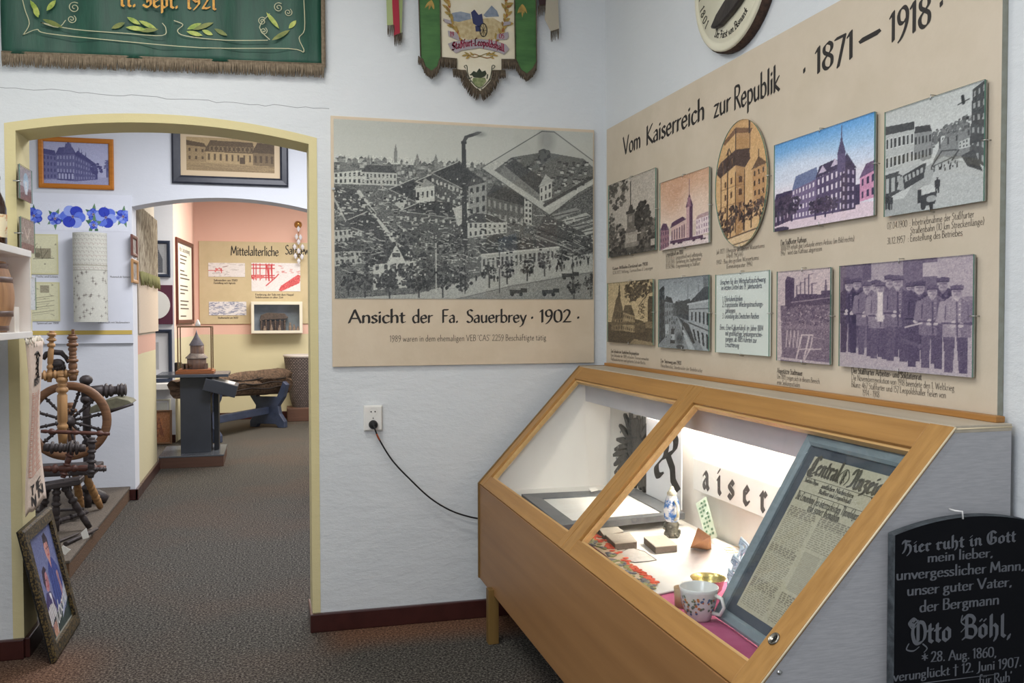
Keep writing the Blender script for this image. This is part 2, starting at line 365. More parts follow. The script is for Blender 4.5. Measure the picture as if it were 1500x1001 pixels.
_F = '''a .46 l.08,.48 .2,.58 .34,.48 .34,.08 .44,0;l.34,.36 .14,.28 .08,.18 .08,.08 .18,0 .34,.1
b .46 l.1,1 .1,.1 .22,0 .38,.1 .38,.44 .26,.56 .1,.44
c .36 l.34,.5 .22,.58 .08,.46 .08,.12 .2,0 .34,.08
d .46 l.12,.98 .38,.5 .38,.1 .24,0 .08,.1 .08,.42 .2,.54 .36,.44
e .38 l.36,.08 .22,0 .08,.1 .08,.46 .2,.58 .34,.46 .1,.28
f .3 l.3,.98 .16,.98 .12,.86 .12,-.1;l.02,.56 .28,.56
g .46 l.36,.5 .22,.58 .08,.46 .08,.14 .2,.04 .36,.14;l.36,.58 .36,-.1 .22,-.24 .06,-.14
h .48 l.1,1.02 .1,.02;l.1,.44 .26,.58 .38,.46 .38,.08 .28,-.16
i .26 l.04,.5 .13,.58 .13,.08 .24,0;l.1,.76 .16,.82
k .44 l.1,1 .1,.02;l.1,.38 .28,.56 .36,.46 .16,.32 .4,0
l .26 l.1,1.02 .1,.08 .22,0
m .72 l.04,.5 .12,.58 .12,.02;l.12,.46 .26,.58 .36,.48 .36,.02;l.36,.46 .5,.58 .6,.48 .6,.08 .7,0
n .5 l.04,.5 .12,.58 .12,.02;l.12,.46 .28,.58 .38,.48 .38,.08 .48,0
o .46 l.08,.46 .08,.1 .22,0 .38,.1 .38,.46 .24,.58 .08,.46
p .48 l.04,.5 .12,.58 .12,-.3;l.12,.46 .28,.58 .4,.46 .4,.1 .26,0 .12,.1
r .36 l.04,.5 .12,.58 .12,.08 .22,0;l.12,.44 .26,.58 .35,.5
s .4 l.36,.5 .22,.58 .08,.46 .08,.38 .34,.22 .34,.1 .2,0 .04,.08
t .3 l.13,.8 .13,.08 .26,0;l.02,.54 .27,.57
u .5 l.04,.5 .12,.58 .12,.12 .22,0 .36,.1;l.38,.58 .38,.08 .48,0
ß .5 l.12,-.1 .12,.9 .26,1 .38,.88 .24,.6 .4,.4 .38,.1 .2,0
z .4 l.06,.56 .34,.56 .12,.32 .32,.2 .3,-.05 .08,-.2
A .7 c.0,.7 .12,.98 .3,.9 .34,.5 .2,.08 .02,.02;l.34,.92 .5,1 .56,.9 .56,.1 .7,0;l.3,.44 .56,.44
B .64 l.16,1 .16,.06 .0,-.05;c.0,.85 .14,1.02 .4,1 .52,.82 .42,.6 .2,.54;c.2,.54 .5,.52 .6,.28 .46,.02 .16,.06
C .62 c.58,.86 .4,1.04 .16,.9 .06,.5 .16,.1 .36,0 .58,.14;l.3,.94 .3,.16;c.06,.3 -.1,.1 .1,-.12 .5,-.12
D .66 c.0,.86 .2,1.04 .5,.9 .62,.5 .48,.08 .2,0 .04,.1;l.24,.92 .24,.08
E .56 c.52,.9 .3,1.02 .1,.88 .1,.66 .3,.56;c.3,.56 .06,.5 .06,.14 .26,0 .54,.12
F .56 c.5,.98 .3,.88 .1,.98 .02,.86;l.26,.9 .26,.1 .1,0;l.1,.5 .46,.52
G .7 c.6,.88 .4,1.04 .14,.9 .06,.5 .16,.1 .38,0 .6,.12;l.3,.94 .3,.16;l.6,.12 .6,.46 .44,.54
H .62 c.02,.78 .1,1 .22,.9 .2,.4 .04,.02;c.2,.52 .34,.66 .5,.5 .5,.1 .32,-.2;l.22,.96 .48,.9
K .74 c.12,.6 .0,.7 .04,.92 .2,1.02 .36,.9 .34,.6 .18,.42 .02,.26 .06,.08 .2,.12;c.36,.88 .5,1.04 .66,.94 .62,.72 .44,.6 .3,.52;l.4,.58 .56,.34 .58,.1 .74,-.06
L .5 c.4,1 .2,.96 .1,.7 .14,.4 .06,.06;l.06,.06 .3,.02 .48,.14
O .72 c.3,1 .12,.84 .06,.45 .18,.06 .4,0 .62,.16 .68,.55 .58,.9 .36,.98;l.32,.92 .32,.1;c.12,.84 -.06,.92 .02,1.08 .16,1.04
S .56 c.5,.86 .32,1.02 .1,.88 .12,.62 .44,.44 .48,.16 .28,0 .06,.12;l.3,.98 .3,.3
V .6 c.02,.84 .14,1 .2,.8 .2,.1 .3,0 .52,.2 .56,.7 .44,1
1 .34 l.06,.84 .18,1 .18,.06 .28,0
2 .5 l.08,.82 .22,.98 .4,.84 .4,.6 .08,.06 .34,.06 .48,.12
9 .5 l.4,.5 .24,.42 .08,.56 .08,.84 .24,.98 .4,.84 .4,.3 .12,-.04
7 .48 l.06,.92 .42,.96 .2,0'''
def _cat(P, k=4):
    if len(P) < 3: return P
    o = []
    n = len(P)
    for i in range(n-1):
        a, b, c, d = P[max(i-1, 0)], P[i], P[i+1], P[min(i+2, n-1)]
        for j in range(k):
            t = j/k
            o.append(tuple(.5*(2*b[q]+(c[q]-a[q])*t+(2*a[q]-5*b[q]+4*c[q]-d[q])*t*t+(3*b[q]-a[q]-3*c[q]+d[q])*t**3) for q in (0, 1)))
    return o+[P[-1]]
def _load(t):
    G = {}
    for ln in t.split('\n'):
        ch, w, st = ln.split(' ', 2); S = []
        for s in st.split(';'):
            P = [tuple(map(float, p.split(','))) for p in s[1:].split()]
            S.append((s[0], _cat(P) if s[0] == 'c' else P))
        G[ch] = (float(w), S)
    for a, b in zip('äöüÜ', 'aouU'):
        if b in G:
            w, S = G[b]; y = .78 if b != 'U' else 1.15
            G[a] = (w, S+[('l', [(w*.28, y), (w*.3, y+.03)]), ('l', [(w*.7, y), (w*.72, y+.03)])])
    return G
ROMAN = _load(_R); FRAK = _load(_F)
def _hull(P):
    P = sorted(set(P))
    def half(Q):
        h = []
        for p in Q:
            while len(h) > 1 and (h[-1][0]-h[-2][0])*(p[1]-h[-2][1])-(h[-1][1]-h[-2][1])*(p[0]-h[-2][0]) <= 0: h.pop()
            h.append(p)
        return h[:-1]
    return half(P)+half(P[::-1])
def pen(S, nib, thin, ang):
    """sweep a rectangular nib along a stroke -> convex polygons"""
    c, s = math.cos(ang), math.sin(ang)
    q = [(a*nib/2*c-b*thin/2*s, a*nib/2*s+b*thin/2*c) for a, b in ((-1, -1), (1, -1), (1, 1), (-1, 1))]
    out = []
    for p, r in zip(S, S[1:]):
        out.append(_hull([(round(p[0]+d[0], 5), round(p[1]+d[1], 5)) for d in q]+[(round(r[0]+d[0], 5), round(r[1]+d[1], 5)) for d in q]))
    return out
def text_polys(s, size, nib=.1, thin=.03, ang=.5, xs=1, sp=.04, font='r', serif=0, slant=0):
    x = 0; out = []
    for ch in s:
        if ch == ' ': x += .3; continue
        g = (FRAK.get(ch) if font == 'f' else None) or ROMAN.get(ch)
        if not g: x += .3; continue
        for k, S in g[1]:
            ps = pen(S, nib, thin, ang)
            if serif:
                for e, f in ((S[0], S[1]), (S[-1], S[-2])):
                    if abs(e[1]-f[1]) > 1.6*abs(e[0]-f[0]) and abs(e[1]-f[1]) > .12:
                        ps.append([(e[0]-serif, e[1]-.025), (e[0]+serif, e[1]-.025), (e[0]+serif, e[1]+.025), (e[0]-serif, e[1]+.025)])
            for P in ps: out.append([((p[0]+x+p[1]*slant)*xs*size, p[1]*size) for p in P])
        x += g[0]+sp
    return out, max(0, (x-sp))*xs*size
def write(b, s, O, U, V, size, width=None, align='l', **k):
    """lettering on the plane O,U,V; width stretches the line to an exact length"""
    O, U, V = Vector(O), Vector(U), Vector(V)
    P, w = text_polys(s, size, **k)
    f = width/w if width else 1
    off = {'l': 0, 'c': -w*f/2, 'r': -w*f}[align]
    N = U.cross(V).normalized()
    for i, p in enumerate(P): b.poly([O+N*(2e-5*(i % 40))+U*(q[0]*f+off)+V*q[1] for q in p])
    return w*f
def strokes(b, S, O, U, V, w, smooth=True, thin=None, ang=.6):
    O, U, V = Vector(O), Vector(U), Vector(V)
    N = U.cross(V).normalized()
    for i, P in enumerate(pen(_cat(S) if smooth else S, w, thin or w*.7, ang)): b.poly([O+N*(2e-5*(i % 40))+U*q[0]+V*q[1] for q in P])

# ---------------------------------------------------------------- printed pictures: painted cell by cell into a fine mesh
class Pic:
    def __init__(s, w, h, c, seed=1):
        s.w, s.h = w, h; s.a = np.zeros((h, w, 3)); s.a[:] = s.c(c); s.r = np.random.RandomState(seed)
        s.yy, s.xx = np.mgrid[0:h, 0:w]; s.xx = (s.xx+.5)/w; s.yy = (s.yy+.5)/h
    def c(s, c): return np.array((c, c, c) if np.isscalar(c) else c, float)/255
    def _box(s, x0, x1, y0, y1):
        return (slice(max(0, int(y0*s.h)-1), max(0, min(s.h, int(y1*s.h)+2))), slice(max(0, int(x0*s.w)-1), max(0, min(s.w, int(x1*s.w)+2))))
    def poly(s, P, c, tex=0):
        xs = [p[0] for p in P]; ys = [p[1] for p in P]; B = s._box(min(xs), max(xs), min(ys), max(ys))
        X, Y = s.xx[B], s.yy[B]
        if not X.size: return s
        m = np.zeros(X.shape, bool)
        for (x0, y0), (x1, y1) in zip(P, P[1:]+P[:1]):
            if y0 == y1: continue
            m ^= ((y0 > Y) != (y1 > Y)) & (X < (x1-x0)*(Y-y0)/(y1-y0)+x0)
        k = s.c(c); v = s.a[B]
        v[m] = k+(s.r.rand(m.sum(), 1)-.5)*tex/255 if tex else k
        return s
    def rect(s, x0, y0, x1, y1, c, tex=0): return s.poly([(x0, y0), (x1, y0), (x1, y1), (x0, y1)], c, tex)
    def line(s, P, w, c):
        asp = s.h/s.w
        for (x0, y0), (x1, y1) in zip(P, P[1:]):
            B = s._box(min(x0, x1)-w, max(x0, x1)+w, min(y0, y1)-w/asp, max(y0, y1)+w/asp); X, Y = s.xx[B], s.yy[B]*asp
            if not X.size: continue
            ax, ay, bx, by = x0, y0*asp, x1, y1*asp; L = (bx-ax)**2+(by-ay)**2+1e-12
            t = np.clip(((X-ax)*(bx-ax)+(Y-ay)*(by-ay))/L, 0, 1)
            d = np.hypot(X-ax-t*(bx-ax), Y-ay-t*(by-ay))
            k = np.clip((w/2-d)*s.w+.5, 0, 1)[..., None]
            s.a[B] = s.a[B]*(1-k)+s.c(c)*k
        return s
    def ell(s, cx, cy, rx, ry, c, al=1, soft=0):
        B = s._box(cx-rx*(1+soft), cx+rx*(1+soft), cy-ry*(1+soft), cy+ry*(1+soft)); X, Y = s.xx[B], s.yy[B]
        if not X.size: return s
        d = np.hypot((X-cx)/rx, (Y-cy)/ry)
        k = (np.clip((1+soft-d)/(soft*2), 0, 1) if soft else (d < 1)*1.)[..., None]*al
        s.a[B] = s.a[B]*(1-k)+s.c(c)*k; return s
    def blobs(s, cx, cy, rx, ry, n, size, cs):
        for i in range(n):
            t = s.r.rand()*2*PI; q = math.sqrt(s.r.rand()); c = cs[s.r.randint(len(cs))]
            z = size*(.5+s.r.rand()); s.ell(cx+rx*q*math.cos(t), cy+ry*q*math.sin(t), z, z*s.w/s.h, c)
        return s
    def tree(s, x, y, w, h, cs=(40, 60, 85, 30), trunk=40):
        s.line([(x, y), (x, y-h*.55)], w*.1, trunk)
        return s.blobs(x, y-h*.65, w*.5, h*.36, 46, w*.085, cs)
    def man(s, x, y, h, c=40, face=190, cap=None, leg=None):
        w = h*s.h/s.w; lg = leg or c; d = max(0, c-34); big = h > .3
        s.poly([(x-w*.12, y-h*.5), (x-w*.12, y), (x-w*.035, y), (x-w*.01, y-h*.42)], lg, 30); s.poly([(x+w*.0, y-h*.42), (x+w*.03, y), (x+w*.115, y), (x+w*.12, y-h*.5)], max(0, lg-12), 30)
        s.poly([(x-w*.15, y-h*.4), (x-w*.15, y-h*.8), (x-w*.06, y-h*.87), (x+w*.06, y-h*.87), (x+w*.15, y-h*.8), (x+w*.15, y-h*.4)], c, 44)
        if big:
            s.poly([(x+w*.05, y-h*.4), (x+w*.05, y-h*.84), (x+w*.14, y-h*.79), (x+w*.15, y-h*.4)], d, 30)
            for q in (-1, 1): s.line([(x+q*w*.15, y-h*.78), (x+q*w*.175, y-h*.6), (x+q*w*.05, y-h*.53)], w*.075, min(255, c+14 if q < 0 else d)); s.line([(x+q*w*.115, y-h*.76), (x+q*w*.12, y-h*.6)], w*.012, d*.6); s.ell(x+q*w*.04, y-h*.53, w*.03, h*.018, 190)
            s.line([(x, y-h*.85), (x+w*.01, y-h*.42)], w*.014, d*.5); s.line([(x-w*.15, y-h*.56), (x+w*.15, y-h*.56)], w*.02, d*.5)
            for k in range(4): s.ell(x+w*.03, y-h*(.78-.06*k), w*.009, h*.006, min(255, c+90))
            s.poly([(x-w*.05, y-h*.87), (x, y-h*.8), (x+w*.05, y-h*.87)], min(255, c+60))
        s.ell(x, y-h*.91, w*.055, h*.068, face); s.ell(x+w*.022, y-h*.905, w*.03, h*.055, face-50, .7, .3)
        if big:
            s.line([(x-w*.035, y-h*.922), (x+w*.035, y-h*.922)], w*.014, face-90); s.line([(x, y-h*.92), (x-w*.004, y-h*.9)], w*.01, face-60); s.line([(x-w*.022, y-h*.882), (x+w*.022, y-h*.882)], w*.016, face-60)
        s.poly([(x-w*.062, y-h*.942), (x-w*.075, y-h*.985), (x, y-h*1.0), (x+w*.075, y-h*.985), (x+w*.062, y-h*.942)], cap if cap is not None else 30)
        if big: s.line([(x-w*.06, y-h*.944), (x+w*.06, y-h*.944)], w*.014, 20)
        return s
    def quadgrid(s, Q, nx, ny, fw, fh, c, frame=None):
        """windows laid over a facade quad Q (tl,tr,br,bl)"""
        tl, tr, br, bl = (np.array(q) for q in (Q[0], Q[-3], Q[-2], Q[-1]))
        def P(u, v): return tuple((tl*(1-u)+tr*u)*(1-v)+(bl*(1-u)+br*u)*v)
        for j in range(ny):
            for i in range(nx):
                u, v = (i+.5)/nx, (j+.5)/ny; a, b = fw/nx/2, fh/ny/2
                if frame is not None: s.poly([P(u-a*1.5, v-b*1.25), P(u+a*1.5, v-b*1.25), P(u+a*1.5, v+b*1.25), P(u-a*1.5, v+b*1.25)], frame)
                s.poly([P(u-a, v-b), P(u+a, v-b), P(u+a, v+b), P(u-a, v+b)], c)
        return s
    def house(s, Q, c, roof=None, rc=60, nx=5, ny=3, win=50, fw=.45, fh=.55, frame=None, tex=14):
        s.poly(list(Q), c, tex)
        if roof: s.poly(list(roof), rc, 16)
        return s.quadgrid(Q, nx, ny, fw, fh, win, frame)
    def grain(s, n, sc=1, y0=0, y1=1):
        """mottling in several grain sizes"""
        B = s._box(0, 1, y0, y1); h, w = s.a[B].shape[:2]; o = np.zeros((h, w))
        for k, g in ((1, .7), (2, .5), (3, .25)):
            q = s.r.randn(h//k+2, w//k+2); o += np.kron(q, np.ones((k, k)))[:h, :w]*g
        s.a[B] += o[..., None]*n/255; return s
    def grad(s, y0, y1, c0, c1):
        B = s._box(0, 1, y0, y1); t = np.clip((s.yy[B]-y0)/(y1-y0), 0, 1)[..., None]; s.a[B] = s.c(c0)*(1-t)+s.c(c1)*t; return s
    def tone(s, dark, light, gamma=1):
        g = np.clip(s.a.mean(2), 0, 1)[..., None]**gamma; s.a = s.c(dark)*(1-g)+s.c(light)*g; return s
    def wash(s, c, k):
        s.a = s.a*(1-k)+s.a*s.c(c)*k; return s
def print_mesh(name, p, O, U, V, w, h, parent=None, m='print', clip=None, org=None, bend=None):
    """O = lower left corner; the picture as a grid of coloured points"""
    O, U, V = np.array(O, float), np.array(U, float), np.array(V, float)
    nx, ny = p.w, p.h
    u = np.linspace(0, 1, nx); v = np.linspace(1, 0, ny); uu, vv = np.meshgrid(u, v)
    C = O+uu[..., None]*U*w+vv[..., None]*V*h
    if bend is not None: C = bend(uu, vv, C)
    i = np.arange(nx*ny).reshape(ny, nx)
    F = np.stack([i[1:, :-1], i[1:, 1:], i[:-1, 1:], i[:-1, :-1]], -1).reshape(-1, 4)
    if clip is not None:
        cx = ((uu[1:, :-1]+uu[1:, 1:])/2).ravel(); cy = ((vv[1:, :-1]+vv[:-1, 1:])/2).ravel(); F = F[clip(cx, cy)]
    o0 = ORG[parent.name] if parent else Vector(org if org else tuple(O))
    C = (C.reshape(-1, 3)-np.array(o0)); me = bpy.data.meshes.new(name)
    me.vertices.add(len(C)); me.vertices.foreach_set('co', C.ravel())
    me.loops.add(F.size); me.loops.foreach_set('vertex_index', F.ravel())
    me.polygons.add(len(F)); me.polygons.foreach_set('loop_start', np.arange(0, F.size, 4)); me.update(calc_edges=True)
    at = me.color_attributes.new('print', 'FLOAT_COLOR', 'POINT')
    a = np.clip(p.a.reshape(-1, 3), 0, 1); a = np.where(a <= .04045, a/12.92, ((a+.055)/1.055)**2.4)
    at.data.foreach_set('color', np.concatenate([a, np.ones((len(a), 1))], 1).ravel())
    me.materials.append(M[m]); me.validate()
    o = bpy.data.objects.new(name, me); COL.objects.link(o); ORG[o.name] = o0
    if parent: o.parent = parent
    else: o.location = o0
    return o
SEP = ((34, 26, 22), (226, 206, 172)); GRY = ((24, 25, 26), (208, 210, 204)); VIO = ((40, 28, 60), (232, 218, 214))
def pic_works(w=470, h=322):
    p = Pic(w, h, 206, 3); r = p.r
    p.grad(0, .24, 196, 210); p.grain(3, 1, 0, .24)
    p.rect(0, .24, 1, 1, 92, 60); p.grain(16, 1, .22, 1)
    for i in range(260):                                      # the far town on the skyline
        x = r.rand(); y = .235+.11*r.rand()**1.5; z = .006+.014*r.rand()
        p.rect(x, y-.02, x+z, y, 100+90*r.rand()); p.poly([(x-.002, y-.02), (x+z/2, y-.034), (x+z+.002, y-.02)], 60+60*r.rand())
    for x, y, k in ((.22, .17, .05), (.3, .2, .03), (.37, .2, .03), (.12, .22, .03), (.45, .21, .025)): p.poly([(x, y), (x+.006, y-k), (x+.012, y)], 120); p.rect(x, y, x+.012, y+.06, 130)
    p.house([(.0, .3), (.1, .28), (.1, .36), (.0, .36)], 205, [(.0, .3), (.05, .25), (.1, .28)], 110, 6, 2, 50)
    p.house([(.1, .29), (.23, .29), (.23, .36), (.1, .36)], 190, [(.1, .29), (.12, .25), (.21, .25), (.23, .29)], 62, 9, 2, 55)
    p.poly([(0, .37), (.08, .39), (.2, .62), (.16, .7), (0, .5)], 58, 24)
    p.line([(0, .44), (.14, .86)], .006, 176); p.line([(.09, .4), (.22, .68)], .014, 200); p.line([(.1, .44), (.27, .72)], .006, 60)
    for i in range(26): x = .01+.12*r.rand(); y = .4+.14*r.rand(); p.rect(x, y, x+.012, y+.008, 190)
    for (x0, y0, x1, y1, d) in ((.2, .38, .36, .47, .1), (.3, .33, .48, .42, .09), (.36, .28, .5, .36, .1), (.24, .5, .48, .52, .13), (.02, .58, .1, .6, .1)):
        p.poly([(x0, y0), (x0+.1, y0-.07), (x1+.06, y1-.05), (x1, y1+.02)], 48, 22); p.poly([(x0, y0), (x1, y1+.02), (x1, y1+d), (x0, y0+d)], 74, 40)
        for i in range(9): u = i/9; p.rect(x0+(x1-x0)*u, y0+(y1-y0)*u+.03, x0+(x1-x0)*u+.008, y0+(y1-y0)*u+.05, 190)
        p.line([(x0, y0), (x0+.1, y0-.07)], .003, 205); p.line([(x0, y0), (x1, y1+.02)], .003, 170)
    p.house([(.3, .37), (.37, .35), (.37, .44), (.3, .45)], 208, [(.295, .37), (.335, .31), (.375, .35)], 150, 4, 1, 40, .4, .4)
    p.poly([(.44, .48), (.5, .44), (.52, .5), (.46, .58)], 200); p.poly([(.22, .46), (.27, .42), (.25, .5)], 190)
    for i in range(70): x = .08+.4*r.rand(); y = .4+.42*r.rand(); p.rect(x, y, x+.01, y+.006, 150+60*r.rand())
    p.house([(.5, .35), (.57, .32), (.57, .56), (.5, .58)], 150, [(.49, .35), (.52, .29), (.57, .32)], 70, 3, 4, 40)
    p.house([(.57, .4), (.74, .46), (.74, .58), (.57, .55)], 86, [(.57, .4), (.6, .33), (.72, .38), (.74, .46)], 56, 8, 2, 150)
    p.house([(.72, .4), (.75, .4), (.75, .56), (.72, .55)], 198, None, 0, 2, 5, 60)
    p.house([(.48, .55), (.56, .53), (.65, .56), (.65, .61), (.48, .65)], 196, [(.47, .56), (.52, .5), (.6, .51), (.64, .55)], 60, 9, 2, 50)
    p.poly([(.55, .75), (.53, .68), (.6, .62), (.84, .66), (.86, .71)], 58, 18)      # long hall in front
    p.house([(.55, .745), (.86, .69), (.86, .77), (.55, .86)], 176, None, 0, 17, 1, 62, .5, .6); p.line([(.55, .742), (.86, .688)], .006, 214)
    p.poly([(.51, .74), (.55, .75), (.55, .86), (.51, .86)], 90, 20)
    p.poly([(.8, .5), (1, .62), (1, .78), (.76, .62)], 70, 26)                       # railway yard and sheds
    for i in range(5): x = .83+.04*i; y = .5+.03*i; p.poly([(x, y), (x+.1, y-.05), (x+.12, y-.03), (x+.02, y+.025)], 190 if i % 2 else 150); p.line([(x, y+.01), (x+.11, y-.03)], .004, 50)
    for k in range(3): p.line([(.76, .58+.02*k), (1, .7+.025*k)], .004, 40+60*k)
    p.poly([(0, 1), (.3, .97), (.56, .86), (.86, .76), (1, .72), (1, 1)], 178, 26)   # the street in the foreground
    p.poly([(.45, 1), (.66, .92), (1, .83), (1, 1)], 138, 44); p.line([(.45, 1), (.66, .925), (1, .835)], .003, 100)
    p.house([(.14, .8), (.3, .78), (.3, .93), (.14, .95)], 196, [(.12, .81), (.15, .7), (.27, .7), (.31, .78)], 52, 5, 3, 56, .4, .55)
    p.poly([(.19, .8), (.225, .69), (.26, .79)], 205); p.rect(.21, .74, .24, .765, 70); p.poly([(.14, .8), (.12, .81), (.12, .93), (.14, .95)], 96)
    p.house([(.0, .62), (.06, .61), (.07, .68), (.0, .7)], 180, [(0, .62), (.01, .57), (.05, .56), (.065, .61)], 66, 4, 2, 50)
    p.house([(.0, .74), (.09, .73), (.1, .8), (.0, .82)], 176, [(0, .74), (.01, .68), (.08, .67), (.1, .73)], 58, 5, 2, 50)
    for i in range(110): p.blobs(.04+.46*r.rand(), .64+.3*r.rand(), .022, .02, 10, .005, (32, 44, 60, 86))
    for x, y in ((.05, .98), (.11, .99), (.2, 1.), (.31, .99), (.4, .99), (.47, .95), (.58, .93), (.65, .91), (.73, .89), (.8, .86), (.87, .83), (.92, 1.01), (.99, .98)): p.tree(x, y, .055, .13, (24, 34, 50, 66, 100))
    for i in range(20): x = .52+.46*r.rand(); y = 1.03-.26*x+.03*r.rand(); p.man(x, y, .035, 36, 90)
    for x, y in ((.87, .87), (.66, .97), (.79, .97)): p.rect(x, y-.025, x+.05, y-.005, 50, 40); p.ell(x+.01, y, .008, .012, 30); p.ell(x+.045, y, .008, .012, 30); p.rect(x+.045, y-.035, x+.07, y-.01, 40)
    for i in range(60): x = .92+.08*r.rand(); p.ell(x, .7+.06*r.rand(), .003, .006, 40+50*r.rand())
    Q = [(.55, .24), (.79, .01), (.84, .01), (1, .17), (1, .29), (.82, .5)]                    # the inset view on its tip
    p.poly(Q, 192, 8); p.poly([(.6, .25), (.67, .17), (.8, .13), (.96, .16), (1, .21), (1, .27), (.81, .44)], 96, 50)
    for i in range(120): u = r.rand(); v = r.rand(); x = .64+.34*u; y = .18+.12*v+.1*(1-abs(u-.5)*2)*v; p.rect(x, y, x+.012, y+.014, 60+140*r.rand()); p.rect(x, y-.008, x+.014, y, 50)
    p.poly([(.64, .22), (.68, .18), (.8, .29), (.78, .38)], 60, 20); p.poly([(.64, .22), (.78, .38), (.78, .42), (.62, .27)], 120, 30)
    p.house([(.78, .34), (.83, .3), (.83, .4), (.78, .43)], 205, [(.775, .34), (.805, .26), (.835, .3)], 180, 3, 2, 60)
    p.line([(.8, .445), (1, .265)], .012, 60); p.line([(.8, .47), (1, .3)], .012, 205)
    p.ell(.81, .06, .03, .07, 140, .7, .5); p.blobs(.8, .155, .022, .03, 26, .008, (50, 66, 84))
    p.line([(.55, .24), (.79, .01), (.84, .01), (1, .17)], .003, 60); p.line([(.55, .24), (.82, .5), (1, .33)], .003, 60)
    p.poly([(.475, .1), (.49, .1), (.497, .7), (.474, .7)], 46, 12); p.rect(.472, .09, .493, .105, 40); p.rect(.482, .7, .488, .97, 40)
    p.poly([(.476, .092), (.486, .06), (.51, .045), (.54, .03), (.553, .033), (.535, .052), (.5, .07), (.49, .092)], 56, 10); p.ell(.545, .045, .02, .014, 110, .6, .6)
    for x in (.375, .62, .915): p.line([(x, .68), (x, .96)], .004, 210 if x < .5 else 50)
    for i in range(1300):
        x = r.rand(); y = .3+.56*r.rand()
        if y > .98-.26*x or (x > .52 and y < .5): continue
        k = r.rand(); z = .003+.01*r.rand()
        if k < .42: p.line([(x, y), (x+z*2, y+z*(r.rand()*2.4-.6))], .0022, 212)
        elif k < .7: p.rect(x, y, x+z, y+z*.8, 24)
        else: p.rect(x, y, x+z*.5, y+z, 200)
    p.grain(16, 1, .2, 1); return p.tone((20, 22, 24), (226, 228, 216), .95)
def pic_monument():
    p = Pic(96, 128, 205, 5); p.rect(0, .75, 1, 1, 80, 40)
    p.blobs(.2, .15, .24, .2, 120, .03, (60, 80, 110, 200)); p.blobs(.72, .55, .15, .2, 150, .03, (30, 44, 60)); p.blobs(.9, .75, .2, .15, 120, .03, (50, 80, 120))
    p.blobs(.15, .8, .25, .25, 220, .026, (40, 60, 110, 170)); p.blobs(.5, .93, .5, .07, 100, .03, (40, 70, 100)); p.blobs(.06, .6, .08, .2, 60, .02, (70, 100))
    p.rect(.36, .84, .66, .9, 150); p.rect(.39, .74, .62, .84, 190); p.rect(.4, .66, .6, .71, 120); p.rect(.38, .71, .62, .74, 170); p.rect(.42, .46, .57, .66, 110); p.rect(.45, .5, .52, .58, 160); p.rect(.4, .43, .58, .47, 50)
    p.poly([(.44, .43), (.47, .36), (.53, .36), (.55, .43)], 60); p.line([(.49, .4), (.49, .06)], .02, 60); p.rect(.9, .85, .97, .93, 200)
    return p.grain(15).tone((28, 24, 20), (222, 212, 196))
def pic_church():
    p = Pic(96, 140, (206, 188, 172), 7); p.grad(0, .65, (204, 160, 128), (226, 204, 186)); p.ell(.4, .3, .25, .2, (190, 140, 108), .5, .7); p.ell(.7, .45, .3, .2, (230, 208, 190), .6, .6)
    V = (88, 58, 82); p.poly([(.0, 1), (0, .78), (1, .9), (1, 1)], (224, 206, 202), 10)
    p.house([(.0, .7), (.2, .72), (.2, .95), (0, 1)], (150, 112, 122), [(0, .7), (.06, .6), (.14, .62), (.2, .72)], V, 4, 3, V)
    p.house([(.24, .7), (.54, .62), (.54, .92), (.24, .92)], (206, 176, 168), [(.22, .7), (.26, .62), (.48, .57), (.55, .62)], V, 6, 1, V, .4, .6)
    p.house([(.74, .66), (1, .62), (1, .86), (.74, .88)], (226, 208, 208), [(.73, .66), (.78, .6), (1, .58), (1, .63)], (180, 150, 150), 6, 3, (160, 130, 146))
    p.rect(.55, .45, .63, .9, (196, 160, 160)); p.rect(.61, .45, .68, .92, V); p.poly([(.54, .46), (.6, .3), (.61, .06), (.62, .3), (.69, .46)], (96, 66, 92)); p.rect(.57, .33, .64, .46, (150, 112, 124))
    for x in (.3, .4, .45, .7, .85, .9): p.ell(x, .93, .03, .012, (70, 50, 66))
    for i in range(14): p.rect(.2+.7*p.r.rand(), .88, .21+.7*p.r.rand(), .92, V)
    return p.grain(8)
